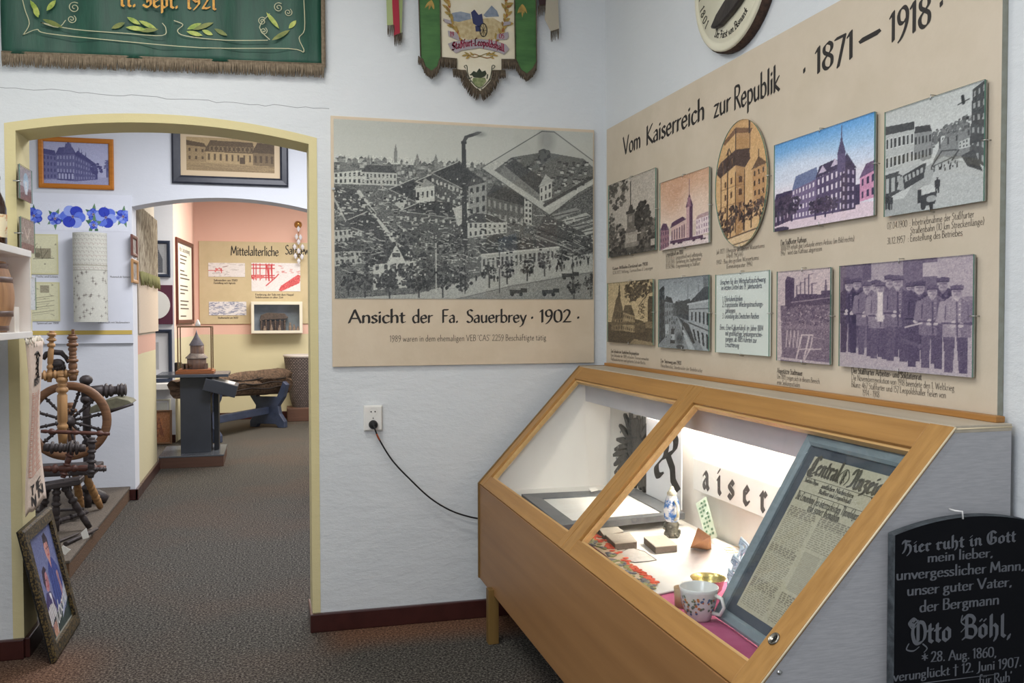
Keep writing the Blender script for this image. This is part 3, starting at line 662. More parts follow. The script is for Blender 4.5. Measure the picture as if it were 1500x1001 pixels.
def pic_tower():
    p = Pic(110, 200, (206, 168, 116), 9); B = (58, 42, 36); p.grad(0, 1, (202, 160, 108), (216, 182, 136)); p.grain(4)
    p.poly([(.14, .13), (.4, .045), (.72, .1), (.68, .13), (.4, .09), (.2, .17)], (120, 86, 60)); p.line([(.66, .0), (.66, .25)], .03, B)
    p.poly([(.14, .17), (.4, .09), (.4, .225), (.1, .29)], (206, 168, 118), 16); p.poly([(.4, .09), (.66, .13), (.66, .25), (.4, .225)], (180, 140, 94), 16); p.line([(.4, .06), (.4, .23)], .018, B); p.line([(.1, .29), (.4, .225), (.66, .25)], .014, B)
    p.poly([(.0, .36), (.1, .285), (.4, .225), (.66, .25), (.68, .33), (.58, .385), (.4, .345), (.1, .42)], (74, 54, 48), 40)
    for x in (.14, .24, .33): p.line([(x, .29), (x+.02, .39)], .02, (126, 92, 66)); p.line([(x+.05, .28), (x-.02, .38)], .012, (40, 30, 30))
    p.poly([(.1, .41), (.4, .345), (.4, .94), (.12, .9)], (212, 174, 124), 18); p.poly([(.4, .345), (.58, .385), (.57, .86), (.4, .94)], (176, 136, 92), 18)
    p.quadgrid([(.14, .44), (.38, .39), (.38, .86), (.14, .84)], 2, 4, .28, .45, (104, 76, 56)); p.quadgrid([(.42, .4), (.57, .43), (.56, .8), (.42, .84)], 1, 4, .42, .5, (92, 66, 50))
    for y in (.52, .66, .78): p.line([(.1, y), (.4, y-.015), (.58, y-.005)], .01, (136, 100, 70))
    for x in (.11, .245, .4, .575): p.line([(x, .4), (x, .88)], .014, B)
    p.line([(.25, .21), (.23, .95)], .022, B); p.line([(.22, .24), (.27, .195), (.32, .25)], .016, B)
    p.house([(.72, .42), (.95, .4), (.96, .72), (.73, .72)], (186, 144, 98), [(.7, .42), (.83, .33), (.98, .4)], (104, 78, 58), 3, 4, B, .35, .5); p.line([(.83, .28), (.83, .34)], .015, B)
    for x, y in ((.08, .88), (.36, .86), (.3, .94), (.56, .87), (.7, .86), (.86, .85), (.2, .96)): p.tree(x, y, .2, .2, ((46, 34, 34), (66, 48, 44), (100, 72, 56)), B)
    p.poly([(0, .94), (1, .85), (1, 1), (0, 1)], (220, 192, 152)); p.line([(.15, .93), (1, .86)], .02, (90, 66, 50)); p.line([(.2, .99), (.75, .95)], .012, B)
    return p.grain(9)
def pic_townhall():
    p = Pic(190, 160, (226, 222, 232), 11); p.grad(0, .5, (92, 158, 216), (226, 226, 236)); p.ell(.3, .34, .5, .14, (226, 228, 238), .6, .6); p.ell(.8, .2, .3, .08, (150, 192, 226), .5, .6); p.grain(3)
    D = (62, 52, 84); p.poly([(0, .97), (0, .74), (1, .86), (1, 1), (0, 1)], (224, 204, 214), 12)
    p.house([(.0, .64), (.26, .58), (.26, .88), (0, .94)], (84, 66, 92), [(0, .64), (.02, .57), (.2, .56), (.26, .58)], D, 6, 2, (206, 190, 206), .3, .4)
    p.house([(.2, .56), (.48, .5), (.48, .9), (.2, .9)], (120, 104, 138), [(.2, .57), (.24, .42), (.46, .38), (.48, .5)], (110, 122, 158), 8, 4, (226, 216, 226), .4, .5)
    p.house([(.46, .5), (.72, .44), (.72, .9), (.46, .9)], (88, 74, 108), [(.45, .5), (.49, .38), (.64, .35), (.73, .44)], D, 6, 4, (224, 214, 226), .4, .55)
    p.poly([(.48, .46), (.52, .38), (.56, .45)], (200, 186, 206)); p.poly([(.6, .42), (.64, .34), (.68, .41)], (200, 186, 206))
    p.house([(.7, .44), (.83, .5), (.83, .9), (.7, .9)], (70, 58, 88), [(.69, .45), (.75, .32), (.84, .5)], D, 3, 5, (186, 172, 194), .35, .5)
    p.rect(.665, .3, .735, .5, (96, 84, 120)); p.poly([(.66, .31), (.69, .18), (.7, .06), (.71, .18), (.74, .31)], (74, 68, 104)); p.line([(.7, .1), (.7, .03)], .006, D)
    p.house([(.87, .6), (1, .56), (1, .82), (.87, .84)], (206, 150, 180), [(.86, .61), (.92, .48), (1, .46), (1, .56)], (110, 88, 120), 3, 2, D); p.rect(.83, .66, .87, .86, D)
    for x, y, k in ((.1, .9, .22), (.2, .9, .2), (.45, .93, .16), (.55, .92, .16), (.05, .92, .2), (.62, .9, .12)): p.tree(x, y, k, k*1.3, ((52, 44, 66), (70, 58, 80), (92, 78, 100)), D)
    p.ell(.07, .98, .1, .03, (70, 60, 84)); return p.grain(9)
def pic_tram():
    p = Pic(150, 180, 214, 13); p.grad(0, .4, 206, 220); p.grain(3)
    p.poly([(.6, .42), (.66, .36), (.98, .34), (1, .6), (.5, .6)], 130, 30)
    for x, y in ((.5, .5), (.58, .47), (.66, .45), (.74, .44), (.85, .42)): p.tree(x, y, .15, .17, (80, 100, 120))
    p.poly([(.1, 1), (.4, .62), (.62, .55), (.95, .7), (1, 1)], 176, 18); p.rect(0, .85, 1, 1, 178, 18); p.poly([(.55, .6), (.9, .66), (1, .78), (1, 1), (.4, 1)], 196, 14)
    p.house([(.0, .22), (.32, .24), (.32, .56), (.0, .58)], 190, [(0, .22), (0, .14), (.32, .17), (.32, .24)], 50, 7, 2, 40, .5, .5, 214)
    p.house([(.32, .28), (.5, .3), (.5, .54), (.32, .56)], 140, [(.32, .28), (.33, .22), (.48, .24), (.5, .3)], 40, 5, 2, 36, .5, .5)
    p.rect(0, .57, .45, .6, 205); p.poly([(0, .6), (.45, .57), (.42, .7), (0, .84)], 66, 50); p.quadgrid([(0, .62), (.25, .62), (.25, .76), (0, .8)], 4, 1, .6, .8, 190)
    p.poly([(.17, .62), (.4, .56), (.43, .7), (.2, .78)], 50); p.poly([(.15, .61), (.2, .53), (.38, .52), (.42, .57), (.2, .64)], 200); p.quadgrid([(.21, .65), (.42, .6), (.42, .65), (.22, .71)], 5, 1, .6, .9, 180); p.poly([(.15, .66), (.2, .64), (.22, .78), (.17, .77)], 170)
    p.line([(.5, .62), (.6, .5), (.74, .52)], .012, 40); p.line([(.7, .6), (.78, .5), (.86, .49), (.88, .6)], .014, 40); p.line([(.5, .62), (.74, .57)], .01, 60); p.house([(.76, .46), (.88, .44), (.88, .52), (.76, .52)], 200, None, 0, 4, 2, 70)
    p.house([(.88, .05), (1, .0), (1, .72), (.86, .62)], 66, None, 0, 3, 6, 160, .4, .45); p.rect(.86, .44, 1, .5, 50); p.poly([(.78, .58), (.9, .55), (.98, .75), (.84, .68)], 60, 30)
    p.line([(.75, .14), (.85, .12)], .012, 50); p.line([(.79, .08), (.8, .14)], .03, 46); p.line([(.5, .4), (.84, .28), (1, .2)], .005, 90); p.rect(.83, .26, .85, .29, 40)
    p.ell(.46, .82, .09, .05, 214); p.rect(.36, .8, .4, .92, 40); p.poly([(.36, .86), (.56, .84), (.54, .95), (.42, .96)], 46, 40); p.ell(.42, .94, .03, .05, 40); p.rect(.48, .93, .52, 1, 40); p.ell(.5, .9, .05, .03, 170)
    p.man(.56, .86, .14, 40, 90); p.man(.03, .93, .15, 36, 80); p.man(.07, .94, .14, 44, 90); p.man(.14, .74, .06, 40)
    for i in range(18): p.man(.5+.25*p.r.rand(), .63+.05*p.r.rand(), .035, 60)
    return p.grain(10).tone((20, 22, 26), (230, 234, 230))
def pic_yard():
    p = Pic(110, 120, 212, 15); p.grain(3); p.rect(0, .66, 1, 1, 60, 30)
    p.house([(.2, .5), (.36, .48), (.36, .8), (.18, .8)], 130, [(.1, .62), (.2, .28), (.26, .2), (.3, .26), (.37, .5), (.36, .6)], 88, 3, 3, 60)
    p.house([(.36, .5), (.62, .56), (.62, .82), (.36, .8)], 168, [(.36, .5), (.4, .38), (.54, .38), (.62, .56)], 84, 6, 3, 56, .45, .5); p.rect(.26, .06, .29, .24, 66); p.poly([(.24, .24), (.275, .02), (.31, .24)], 80)
    p.poly([(.62, .6), (.8, .64), (.82, .8), (.62, .82)], 80, 30); p.poly([(.1, .58), (.18, .56), (.18, .8), (.08, .8)], 110, 30)
    p.blobs(.7, .12, .3, .14, 200, .02, (50, 70, 100)); p.blobs(.55, .22, .15, .12, 70, .016, (60, 90)); p.line([(1, .1), (.85, .25), (.7, .4)], .014, 60); p.line([(.85, .25), (.75, .5)], .008, 70); p.blobs(.76, .48, .08, .12, 40, .012, (80, 110))
    p.rect(.88, .3, 1, .95, 70, 26); p.rect(.84, .64, 1, .74, 120); p.rect(.9, .26, 1, .3, 60); p.rect(.0, .66, .8, .7, 90, 30); p.poly([(.5, 1), (.6, .92), (1, .96), (1, 1)], 150)
    return p.grain(20).tone((28, 20, 12), (226, 204, 160))
def pic_street():
    p = Pic(110, 140, 190, 17); p.grad(0, .4, 150, 214); p.poly([(.28, .5), (.5, .5), (.9, 1), (.0, 1)], 146, 24)
    p.house([(0, .16), (.12, .14), (.14, .84), (0, .96)], 50, [(0, .16), (.1, .1), (.13, .15)], 40, 2, 6, 90, .3, .5); p.house([(.13, .32), (.3, .36), (.3, .6), (.13, .72)], 150, [(.12, .33), (.16, .25), (.27, .28), (.31, .36)], 50, 4, 3, 60)
    p.poly([(.3, .36), (.5, .34), (.5, .52), (.3, .54)], 90, 30); p.blobs(.45, .38, .12, .05, 60, .02, (60, 90, 120))
    p.poly([(.36, .36), (.64, .3), (.66, .62), (.38, .54)], 70, 24); p.poly([(.62, .36), (1, .2), (1, 1), (.72, .82), (.62, .66)], 184, 16)
    p.poly([(.6, .37), (.84, .2), (1, .08), (1, .32)], 66, 18); p.rect(.88, .02, .98, .16, 120, 40); p.line([(.6, .38), (1, .34)], .03, 214); p.line([(.62, .63), (1, .74)], .02, 60); p.line([(.62, .45), (1, .44)], .012, 60)
    p.quadgrid([(.64, .47), (1, .46), (1, .7), (.64, .61)], 5, 1, .4, .75, 46); p.quadgrid([(.66, .7), (1, .78), (1, 1), (.72, .86)], 4, 1, .45, .9, 40)
    p.poly([(.4, .55), (.62, .66), (.74, .9), (.7, .92), (.5, .66)], 60, 30); p.poly([(.38, .54), (.42, .6), (.74, 1), (.62, 1)], 196)
    for x in (.6, .8): p.line([(x, .12), (x, .32)], .008, 90)
    p.rect(.27, .8, .34, .9, 200); p.rect(.26, .72, .33, .8, 50, 20); p.rect(.25, .88, .35, .93, 46); p.ell(.44, .86, .07, .08, 70, .8, .4); p.rect(.15, .66, .22, .8, 200)
    for i in range(24): p.man(.12+.4*p.r.rand(), .6+.3*p.r.rand(), .045, 60)
    p.line([(.3, .07), (.36, .06)], .01, 110); p.line([(.42, .07), (.5, .06)], .01, 110); p.ell(.45, .97, .08, .03, 60)
    return p.grain(14).tone((18, 22, 26), (214, 222, 224))
def pic_ruin():
    p = Pic(90, 160, 216, 19); p.grain(4); p.rect(0, .38, 1, 1, 110, 60)
    p.rect(.16, .1, .33, .42, 60, 14); p.poly([(.16, .1), (.2, .06), (.33, .09), (.33, .12)], 80)
    p.poly([(.28, .34), (.4, .26), (1, .28), (1, .38), (.28, .4)], 66, 26); p.line([(.28, .35), (1, .31)], .02, 150)
    for x, y in ((.45, .14), (.53, .1), (.6, .06), (.66, .16), (.38, .17)): p.line([(x, y), (x, .3)], .02, 80); p.line([(x, y), (x+.08, y-.005)], .014, 110)
    p.poly([(.86, .3), (.9, .1), (.94, .3)], 90); p.rect(.82, .24, .98, .3, 70)
    for i in range(60): p.blobs(.05+.92*p.r.rand(), .4+.2*p.r.rand(), .08, .03, 8, .014, (70, 110, 160, 90))
    p.rect(0, .6, 1, .64, 130, 40)
    for x in (.2, .27, .34, .41): p.line([(x, .66), (x-.02, .84)], .02, 205); p.line([(x, .66), (x+.05, .84)], .012, 190)
    for a in (.48, .62): p.line([(a, .7), (a-.1, .96)], .03, 214); p.line([(a-.06, .86), (a+.2, .84)], .02, 205)
    p.line([(.5, .7), (.68, .7), (.64, .84), (.52, .98)], .024, 210); p.line([(.66, .72), (.9, .74)], .012, 170)
    p.line([(0, .2), (.05, .9), (.02, 1)], .1, 214); p.line([(.02, .97), (1, .99)], .05, 200)
    return p.grain(18).tone((36, 22, 56), (228, 210, 206))
def pic_group():
    p = Pic(210, 176, 150, 21); p.grain(6); p.rect(.0, .0, .12, .28, 90, 30); p.rect(.03, .12, .09, .28, 60); p.rect(.12, 0, .24, .8, 90, 20); p.rect(.24, 0, .4, .8, 160, 16); p.rect(.2, 0, .27, .16, 70)
    p.rect(.52, 0, .76, .7, 86, 16); p.rect(.66, .04, .76, .16, 180, 20); p.rect(.76, 0, 1, .8, 170, 20); p.rect(.9, .34, 1, .4, 120); p.poly([(0, .82), (1, .76), (1, 1), (0, 1)], 176, 30); p.rect(0, .28, .1, .8, 150, 26)
    R = ((.08, .86, .72, 38), (.15, .87, .7, 46), (.235, .87, .7, 96), (.31, .9, .7, 84), (.345, .9, .72, 120), (.42, .89, .73, 78), (.48, .91, .78, 92), (.58, .92, .68, 70), (.64, .95, .76, 42), (.73, .95, .72, 96), (.8, .93, .72, 48), (.89, .97, .73, 140))
    for i in (1, 3, 5, 7, 10): x, y, h, c = R[i]; p.man(x, y-.02, h+.02, c, 170, 60, 60)
    for i in (0, 2, 4, 6, 8, 9, 11):
        x, y, h, c = R[i]; p.man(x, y, h, c, 178, 74 if c > 60 else 48, min(c, 66)); w = h*176/210
        p.ell(x-.02, y-h*.57, .014, .016, 200); p.ell(x+.03, y-h*.55, .014, .016, 196); p.line([(x, y-h*.82), (x, y-h*.5)], .003, c*.6)
        if i in (2, 6, 11, 9): p.line([(x-w*.16, y-h*.56), (x+w*.16, y-h*.55)], .008, 60)
    p.poly([(.325, .28), (.365, .28), (.37, .55), (.325, .55)], 226); p.line([(.52, .72), (.7, .78)], .03, 70); p.line([(.54, .6), (.66, .56)], .012, 200)
    return p.grain(14).tone((38, 24, 62), (232, 220, 214), .9)
def pic_corner_house():
    p = Pic(170, 130, 200, 23); p.grad(0, .6, 196, 214); D = 70
    p.poly([(0, 1), (0, .86), (1, .8), (1, 1)], 178, 16)
    p.house([(.0, .3), (.2, .34), (.2, .88), (.0, .9)], 110, [(0, .3), (0, .18), (.18, .22), (.2, .34)], 62, 4, 4, 60)
    p.house([(.2, .3), (.48, .28), (.48, .92), (.2, .9)], 96, [(.18, .32), (.24, .14), (.44, .12), (.5, .28)], 66, 6, 4, 176, .4, .5); p.house([(.48, .3), (.82, .58), (.82, .86), (.48, .92)], 84, [(.47, .3), (.52, .2), (.8, .5), (.82, .58)], 56, 9, 4, 150, .4, .5)
    p.poly([(.3, .26), (.34, .06), (.38, .0), (.42, .06), (.46, .26)], 80, 16)
    for x, y in ((.34, .02), (.42, .02), (.54, .12), (.58, .18), (.64, .22)): p.poly([(x-.012, y+.14), (x, y-.02), (x+.012, y+.14)], 70)
    p.rect(.22, .72, .46, .9, 60); p.quadgrid([(.22, .72), (.46, .72), (.46, .9), (.22, .9)], 5, 1, .6, .7, 200); p.tree(.8, .84, .2, .36, (40, 54, 70)); p.rect(.95, .4, 1, .8, 120, 30); p.tree(.96, .8, .1, .4, (60, 90))
    return p.grain(9).tone((40, 38, 92), (214, 216, 236))
def pic_manor():
    p = Pic(180, 90, 170, 25); p.rect(0, 0, 1, .22, 190, 8)
    p.house([(.0, .25), (.22, .3), (.22, .72), (.0, .74)], 150, [(0, .25), (0, .1), (.2, .18), (.23, .3)], 50, 3, 2, 40, .3, .4)
    p.house([(.22, .4), (.75, .42), (.75, .76), (.22, .74)], 190, [(.2, .42), (.27, .08), (.75, .1), (.78, .44)], 60, 8, 1, 46, .25, .5, 120); p.house([(.26, .24), (.76, .24), (.76, .4), (.26, .4)], 130, None, 0, 10, 1, 50, .5, .7)
    for i in range(14): x = .27+.035*i; p.line([(x, .24), (x+.03, .4)], .006, 40); p.line([(x+.03, .24), (x, .4)], .004, 40)
    p.house([(.75, .4), (1, .4), (1, .8), (.75, .78)], 100, [(.74, .4), (.8, .1), (1, .12), (1, .42)], 44, 4, 1, 40); p.rect(.6, .56, .66, .76, 40)
    p.poly([(0, .76), (1, .8), (1, 1), (0, 1)], 156, 26)
    for i in range(40): y = .78+.2*p.r.rand(); x = p.r.rand(); p.line([(x, y), (x+.25, y+.02)], .004, 120)
    return p.grain(12).tone((60, 46, 32), (206, 178, 128))
def pic_sketch(seed, w, h, bg, ink, n=60, dense=1.0, hatch=None):
    p = Pic(w, h, bg, seed)
    for i in range(int(n*dense)):
        x, y = p.r.rand(2); q = [(x, y)]
        for k in range(3): q.append((q[-1][0]+(p.r.rand()-.5)*.16, q[-1][1]+(p.r.rand()-.5)*.1))
        p.line(q, .006+.006*p.r.rand(), ink)
    return p.grain(4)

# ---------------------------------------------------------------- the rooms
M['wall'] = plaster('white_limewash', (207, 211, 213), (213, 216, 217), .6)
M['wall_mid'] = plaster('lavender_limewash', (212, 214, 217), (217, 219, 222), .25)
M['wall_far'] = plaster('salmon_and_ochre_wash', (226, 186, 170), (229, 191, 176), .12, [(1.335, (208, 200, 166))])
M['wall_side'] = plaster('ochre_side_wash', (205, 196, 180), (205, 196, 180), .2, [(1.44, (206, 166, 150)), (1.27, (206, 198, 164))])
M['wall_white'] = plaster('white_wash', (216, 219, 226), (222, 224, 230), .15)
M['carpet'] = carpet('worn_carpet')
def S(o): o['kind'] = 'structure'; return o
b = MB(); b.box(-4, 4, -2.2, 15, -.2, 0); S(b.build('floor', M['carpet']))
b = MB(); b.box(-4, 4, -1.0, 15, 3.62, 3.8); S(b.build('ceiling', M['white']))
def arch(b, x0, x1, y0, y1, xl, xr, zs, zp, top=3.62, hole_m=1, n=24):
    """wall slab with a flat-arched opening that reaches the floor"""
    xm = (xl+xr)/2
    C = [(xl+(xr-xl)*i/n, zp-(zp-zs)*((xl+(xr-xl)*i/n-xm)/((xr-xl)/2))**2) for i in range(n+1)]
    for y, fl in ((y0, 0), (y1, 1)):
        f = [(x0, 0), (xl, 0)]+C+[(xr, 0), (x1, 0), (x1, top), (x0, top)]
        if not fl:
            b.poly([(p[0], y, p[1]) for p in f])
        else: b.poly([(p[0], y, p[1]) for p in f[::-1]])
    E = [(xl, 0)]+C+[(xr, 0)]
    for p, q in zip(E, E[1:]): b.poly([(p[0], y0, p[1]), (p[0], y1, p[1]), (q[0], y1, q[1]), (q[0], y0, q[1])], hole_m)
    for x in (x0, x1): b.poly([(x, y0, 0), (x, y1, 0), (x, y1, top), (x, y0, top)])
    return C
b = MB(); C1 = arch(b, -2.6, 1.95, 4.655, 4.9, -1.125, .198, 2.462, 2.53)
wb = S(b.build('wall_back', [M['wall'], M['ochre']]))
# the ochre band painted round the arch
xm = -.4635
O1 = [(-1.172+(1.41)*i/24, 2.572-.078*((-1.172+1.41*i/24+.467)/.705)**2) for i in range(25)]
b = MB(); P = [(-1.172, .095)]+O1+[(.238, .095), (.198, .095)]+C1[::-1]+[(-1.125, .095)]
b.prism(P, 'Y', 4.6525, 4.656); S(b.build('trim_1', M['ochre'], wb))
b = MB(); r = random.Random(4); pts = []
for i in range(40):
    t = i/39; pts.append((-1.2+1.5*t, 4.6548, 2.66-.02*t+r.uniform(-.006, .006)))
b.tube(pts, .0012, 4); b.build('hairline_crack', mat('crack_grey', (150, 152, 156), .9), wb)  # thin grey line for the crack in the plaster
b = MB(); b.box(1.779, 1.95, -2.2, 4.655, 0, 3.62); wr = S(b.build('wall_right', M['wall']))
b = MB(); b.box(-1.75, -1.5, 1.4, 4.655, 0, 3.62); S(b.build('wall_left', M['wall']))
def skirt(name, x0, x1, y0, y1, h=.095):
    b = MB(); b.box(x0, x1, y0, y1, 0, h, .006); return S(b.build(name, M['red_skirt']))
skirt('baseboard_back', .2, 1.779, 4.628, 4.655)
skirt('baseboard_back_left', -1.5, -1.122, 4.628, 4.655)
skirt('baseboard_jamb_left', -1.125, -1.1, 4.65, 4.9)
skirt('baseboard_jamb_right', .186, .212, 4.628, 4.9)
# middle room
b = MB(); C2 = arch(b, -2.6, 3, 8.45, 8.72, -1.145, .43, 2.555, 2.655)
S(b.build('wall_middle', [M['wall_mid'], M['wall_white']]))
b = MB(); b.box(-2.8, -2.6, 4.655, 8.72, 0, 3.62); S(b.build('wall_middle_left', M['wall_mid']))
b = MB(); b.box(2.6, 2.8, 4.9, 14.9, 0, 3.62); S(b.build('wall_east', M['wall_white']))
skirt('baseboard_middle', -1.19, -1.12, 8.425, 8.45); skirt('baseboard_middle_reveal', -1.145, -1.118, 8.425, 8.72)
# far room
b = MB(); b.box(-1.45, -1.146, 8.72, 10.05, 0, 3.62); S(b.build('wall_far_left', M['wall_side']))
skirt('baseboard_far_left', -1.146, -1.118, 8.72, 10.06)
b = MB(); b.box(-3, -1.165, 12.2, 12.4, 0, 3.62); b.box(-3, -2.9, 10.05, 12.2, 0, 3.62); S(b.build('wall_alcove', M['wall_white']))
b = MB(); b.prism([(-1.165, 12.2), (-1.045, 13.5), (-1.1, 14.65), (-1.4, 14.65), (-1.4, 12.3)], 'Z', 0, 3.62); S(b.build('wall_far_angle', M['wall_far']))
b = MB(); b.box(-1.4, 2.8, 14.65, 14.9, 0, 3.62); S(b.build('wall_far', M['wall_far']))
skirt('baseboard_far', -1.1, 2.6, 14.62, 14.65, .11); skirt('baseboard_alcove', -2.9, -1.165, 12.17, 12.2, .1)
# carpeted platform in the middle room
M['platcarpet'] = mat('platform_carpet', (112, 84, 60), 1, 0, (82, 62, 46), 90, bump=.4)
pf = thing('display_platform', 'low brown carpeted platform carrying the spinning wheels', 'platform', (-1.9, 7.2, 0))
b = MB(); b.box(-2.6, -1.19, 5.97, 8.45, 0, .112, .004); b.build('step', M['platcarpet'], pf)
b = MB(); b.box(-2.6, -1.186, 5.966, 8.45, .1, .12, .004); b.build('carpet_top', mat('platform_top_carpet', (112, 102, 90), 1, 0, (82, 74, 66), 90, bump=.4), pf)

# ---------------------------------------------------------------- banners
LEAFN = [0]
def leaf(b, p, q, w, n=5):
    LEAFN[0] += 1; lift = np.array((0, -1.3e-4*(LEAFN[0] % 9), 0)); p, q = np.array(p, float)+lift, np.array(q, float)+lift; d = q-p; L = np.linalg.norm(d)+1e-9; d /= L
    nn = np.cross(d, (0, 1, 0)) if abs(d[1]) < .9 else np.cross(d, (1, 0, 0)); nn /= np.linalg.norm(nn)+1e-9
    A = [tuple(p+d*L*t/n+nn*w/2*math.sin(PI*t/n)**.8) for t in range(n+1)]; B = [tuple(p+d*L*t/n-nn*w/2*math.sin(PI*t/n)**.8) for t in range(n-1, 0, -1)]
    b.poly(A+B)
def spiral(c, r, turns, a0, sgn=1, n=18):
    return [(c[0]+r*(1-.82*i/n)*math.cos(a0+sgn*turns*2*PI*i/n), c[1]+r*(1-.82*i/n)*math.sin(a0+sgn*turns*2*PI*i/n)) for i in range(n+1)]
XZ = lambda L: [(p[0], p[2]) for p in L]
def fringe(b, P, length, y, step=.0035, down=(0, -1), seed=1, thick=.0028, j=.25):
    """hanging threads along a line of (x,z) points"""
    r = random.Random(seed)
    for (x0, z0), (x1, z1) in zip(P, P[1:]):
        n = max(1, int(math.hypot(x1-x0, z1-z0)/step))
        for i in range(n):
            t = (i+.5)/n; x, z = x0+(x1-x0)*t, z0+(z1-z0)*t; L = length*(1-j/2+j*r.random()); dx = r.uniform(-.12, .12)*L
            yy = y+r.uniform(-.006, .004)
            dx *= .6; e = (x+down[0]*L+dx, yy, z+down[1]*L)
            b.tube([(x, y, z), ((x+e[0])/2, yy, (z+e[2])/2), e], [thick, thick*1.15, thick*.5], 4)
M['green_cloth'] = mat('green_silk', (14, 62, 48), .55, c2=(20, 74, 56), scale=4, stretch=(6, 1, 1), bump=.15, spec=.5)
M['fringe'] = mat('tarnished_fringe', (112, 98, 80), .7, c2=(138, 124, 104), scale=60)
M['fringe_dark'] = mat('brown_fringe', (72, 62, 50), .7, c2=(96, 84, 68), scale=60)
M['cream_thread'] = mat('cream_thread', (170, 170, 136), .5); M['gold_thread'] = mat('gold_thread', (214, 160, 44), .45, c2=(184, 122, 28), scale=80)
M['leaf_thread'] = mat('leaf_green_thread', (116, 142, 42), .5, c2=(176, 184, 92), scale=30); M['leaf_dark'] = mat('olive_thread', (84, 100, 36), .5, c2=(122, 128, 58), scale=30)
bn = thing('banner', 'large dark green embroidered banner with gold date above the arch', 'banner', (-.45, 4.62, 2.83))
b = MB(); nx, nz = 60, 24; G = []
for j in range(nz+1):
    for i in range(nx+1):
        u, v = i/nx, j/nz; x = -1.17+1.433*u; z0 = 2.805+.043*u
        G.append(b.bm.verts.new((x, 4.630-.012*math.sin(u*21+1.5*math.sin(v*4))*(.4+.6*(1-v))-.004*math.sin(u*50), z0+(3.5-z0)*v)))
for j in range(nz):
    for i in range(nx):
        f = b.bm.faces.new([G[j*(nx+1)+i], G[j*(nx+1)+i+1], G[(j+1)*(nx+1)+i+1], G[(j+1)*(nx+1)+i]]); f.smooth = True
o = b.build('cloth', M['green_cloth'], bn); md = o.modifiers.new('thick', 'SOLIDIFY'); md.thickness = .003
b = MB(); fringe(b, [(-1.17, 2.812), (.275, 2.855)], .062, 4.622, .0032, seed=2); b.tube([(-1.17, 4.622, 2.812), (.275, 4.622, 2.855)], .004, 6)
for k in range(220):
    z = 2.85+.65*k/220; b.tube([(.263, 4.624, z), (.282, 4.62, z-.012)], [.0025, .0015], 4)
b.build('fringe', M['fringe'], bn)
b = MB(); yE = 4.6125; U, V = (1, 0, 0), (0, 0, 1)
def sc(L, w=.0034, smooth=True): b = MB(); strokes(b, XZ(L), (0, yE, 0), U, V, w, smooth); b.build('scroll_line', M['cream_thread'], bn)
sc([(-1.076,4.612,2.892),(-1.05,4.612,2.944),(-1.066,4.612,3.004),(-1.076,4.612,3.05)]); sc([(-1.076,4.612,2.892),(-1.019,4.612,2.921),(-.976,4.612,2.906),(-.697,4.613,2.896),(-.297,4.612,2.891),(.101,4.612,2.917),(.177,4.613,2.906),(.154,4.612,2.971),(.181,4.612,3.017),(.179,4.612,3.16)])
sc([(-1.001,4.612,2.954),(-.861,4.612,2.934),(-.637,4.612,2.933),(-.48,4.612,2.935),(-.462,4.612,2.969),(-.477,4.612,2.993)]); sc([(-.425,4.612,3.01),(-.385,4.612,2.994),(-.41,4.612,2.963),(-.37,4.612,2.941),(-.193,4.612,2.935),(.005,4.612,2.95)])
for c, r, s in (([(-.859,4.612,3.034)], .026, 1), ([(-.872,4.612,2.98)], .02, -1), ([(.058,4.612,3.113)], .024, 1), ([(.103,4.612,3.093)], .02, -1), ([(-.02,4.612,3.04)], .02, 1), ([(-.014,4.612,2.994)], .018, -1)):
    b = MB(); strokes(b, spiral((c[0][0], c[0][2]), r, 1.6, 1.0, s), (0, yE, 0), U, V, .0032); b.build('scroll_curl', M['cream_thread'], bn)
sc([(-1.001,4.612,2.954),(-.93,4.612,2.938),(-.898,4.612,2.972)]); sc([(.015,4.612,3.079),(-.033,4.612,3.009),(.014,4.612,2.954)])
for i, (p, q) in enumerate(zip([(-.702,4.612,2.95),(-.633,4.612,3.009),(-.582,4.612,2.997),(-.495,4.612,2.963),(-.64,4.612,2.961),(-.367,4.612,2.973),(-.342,4.612,2.972),(-.37,4.612,2.963),(-.299,4.612,2.975),(-.243,4.612,2.986),(-1.045,4.612,3.052),(-.977,4.612,3.009),(-.995,4.612,2.97),(-.001,4.612,3.085),(.105,4.612,3.014),(.112,4.612,3.008),(-1.029,4.612,3.023)], [(-.642,4.612,2.983),(-.574,4.612,2.979),(-.504,4.612,2.965),(-.583,4.612,2.949),(-.55,4.612,2.958),(-.301,4.612,3.007),(-.245,4.612,3.015),(-.296,4.612,2.949),(-.249,4.612,2.956),(-.183,4.612,2.958),(-1.006,4.612,2.987),(-.937,4.612,3.062),(-.91,4.612,2.939),(.06,4.612,3.01),(.142,4.612,3.057),(.024,4.612,2.951),(-1.012,4.612,2.975)])):
    b = MB(); leaf(b, p, q, .022); b.build('leaf', M['leaf_thread'] if i % 3 else M['leaf_dark'], bn)
for s, x, w in (('11.', -.668, .075), ('Sept.', -.565, .16), ('1921', -.372, .14)): b = MB(); write(b, s, (x, 4.6115, 3.058+(x+.668)*.045), (.999, 0, .045), V, .078, w, nib=.14, thin=.05, ang=.7, font='f'); b.build('gold_word', M['gold_thread'], bn)

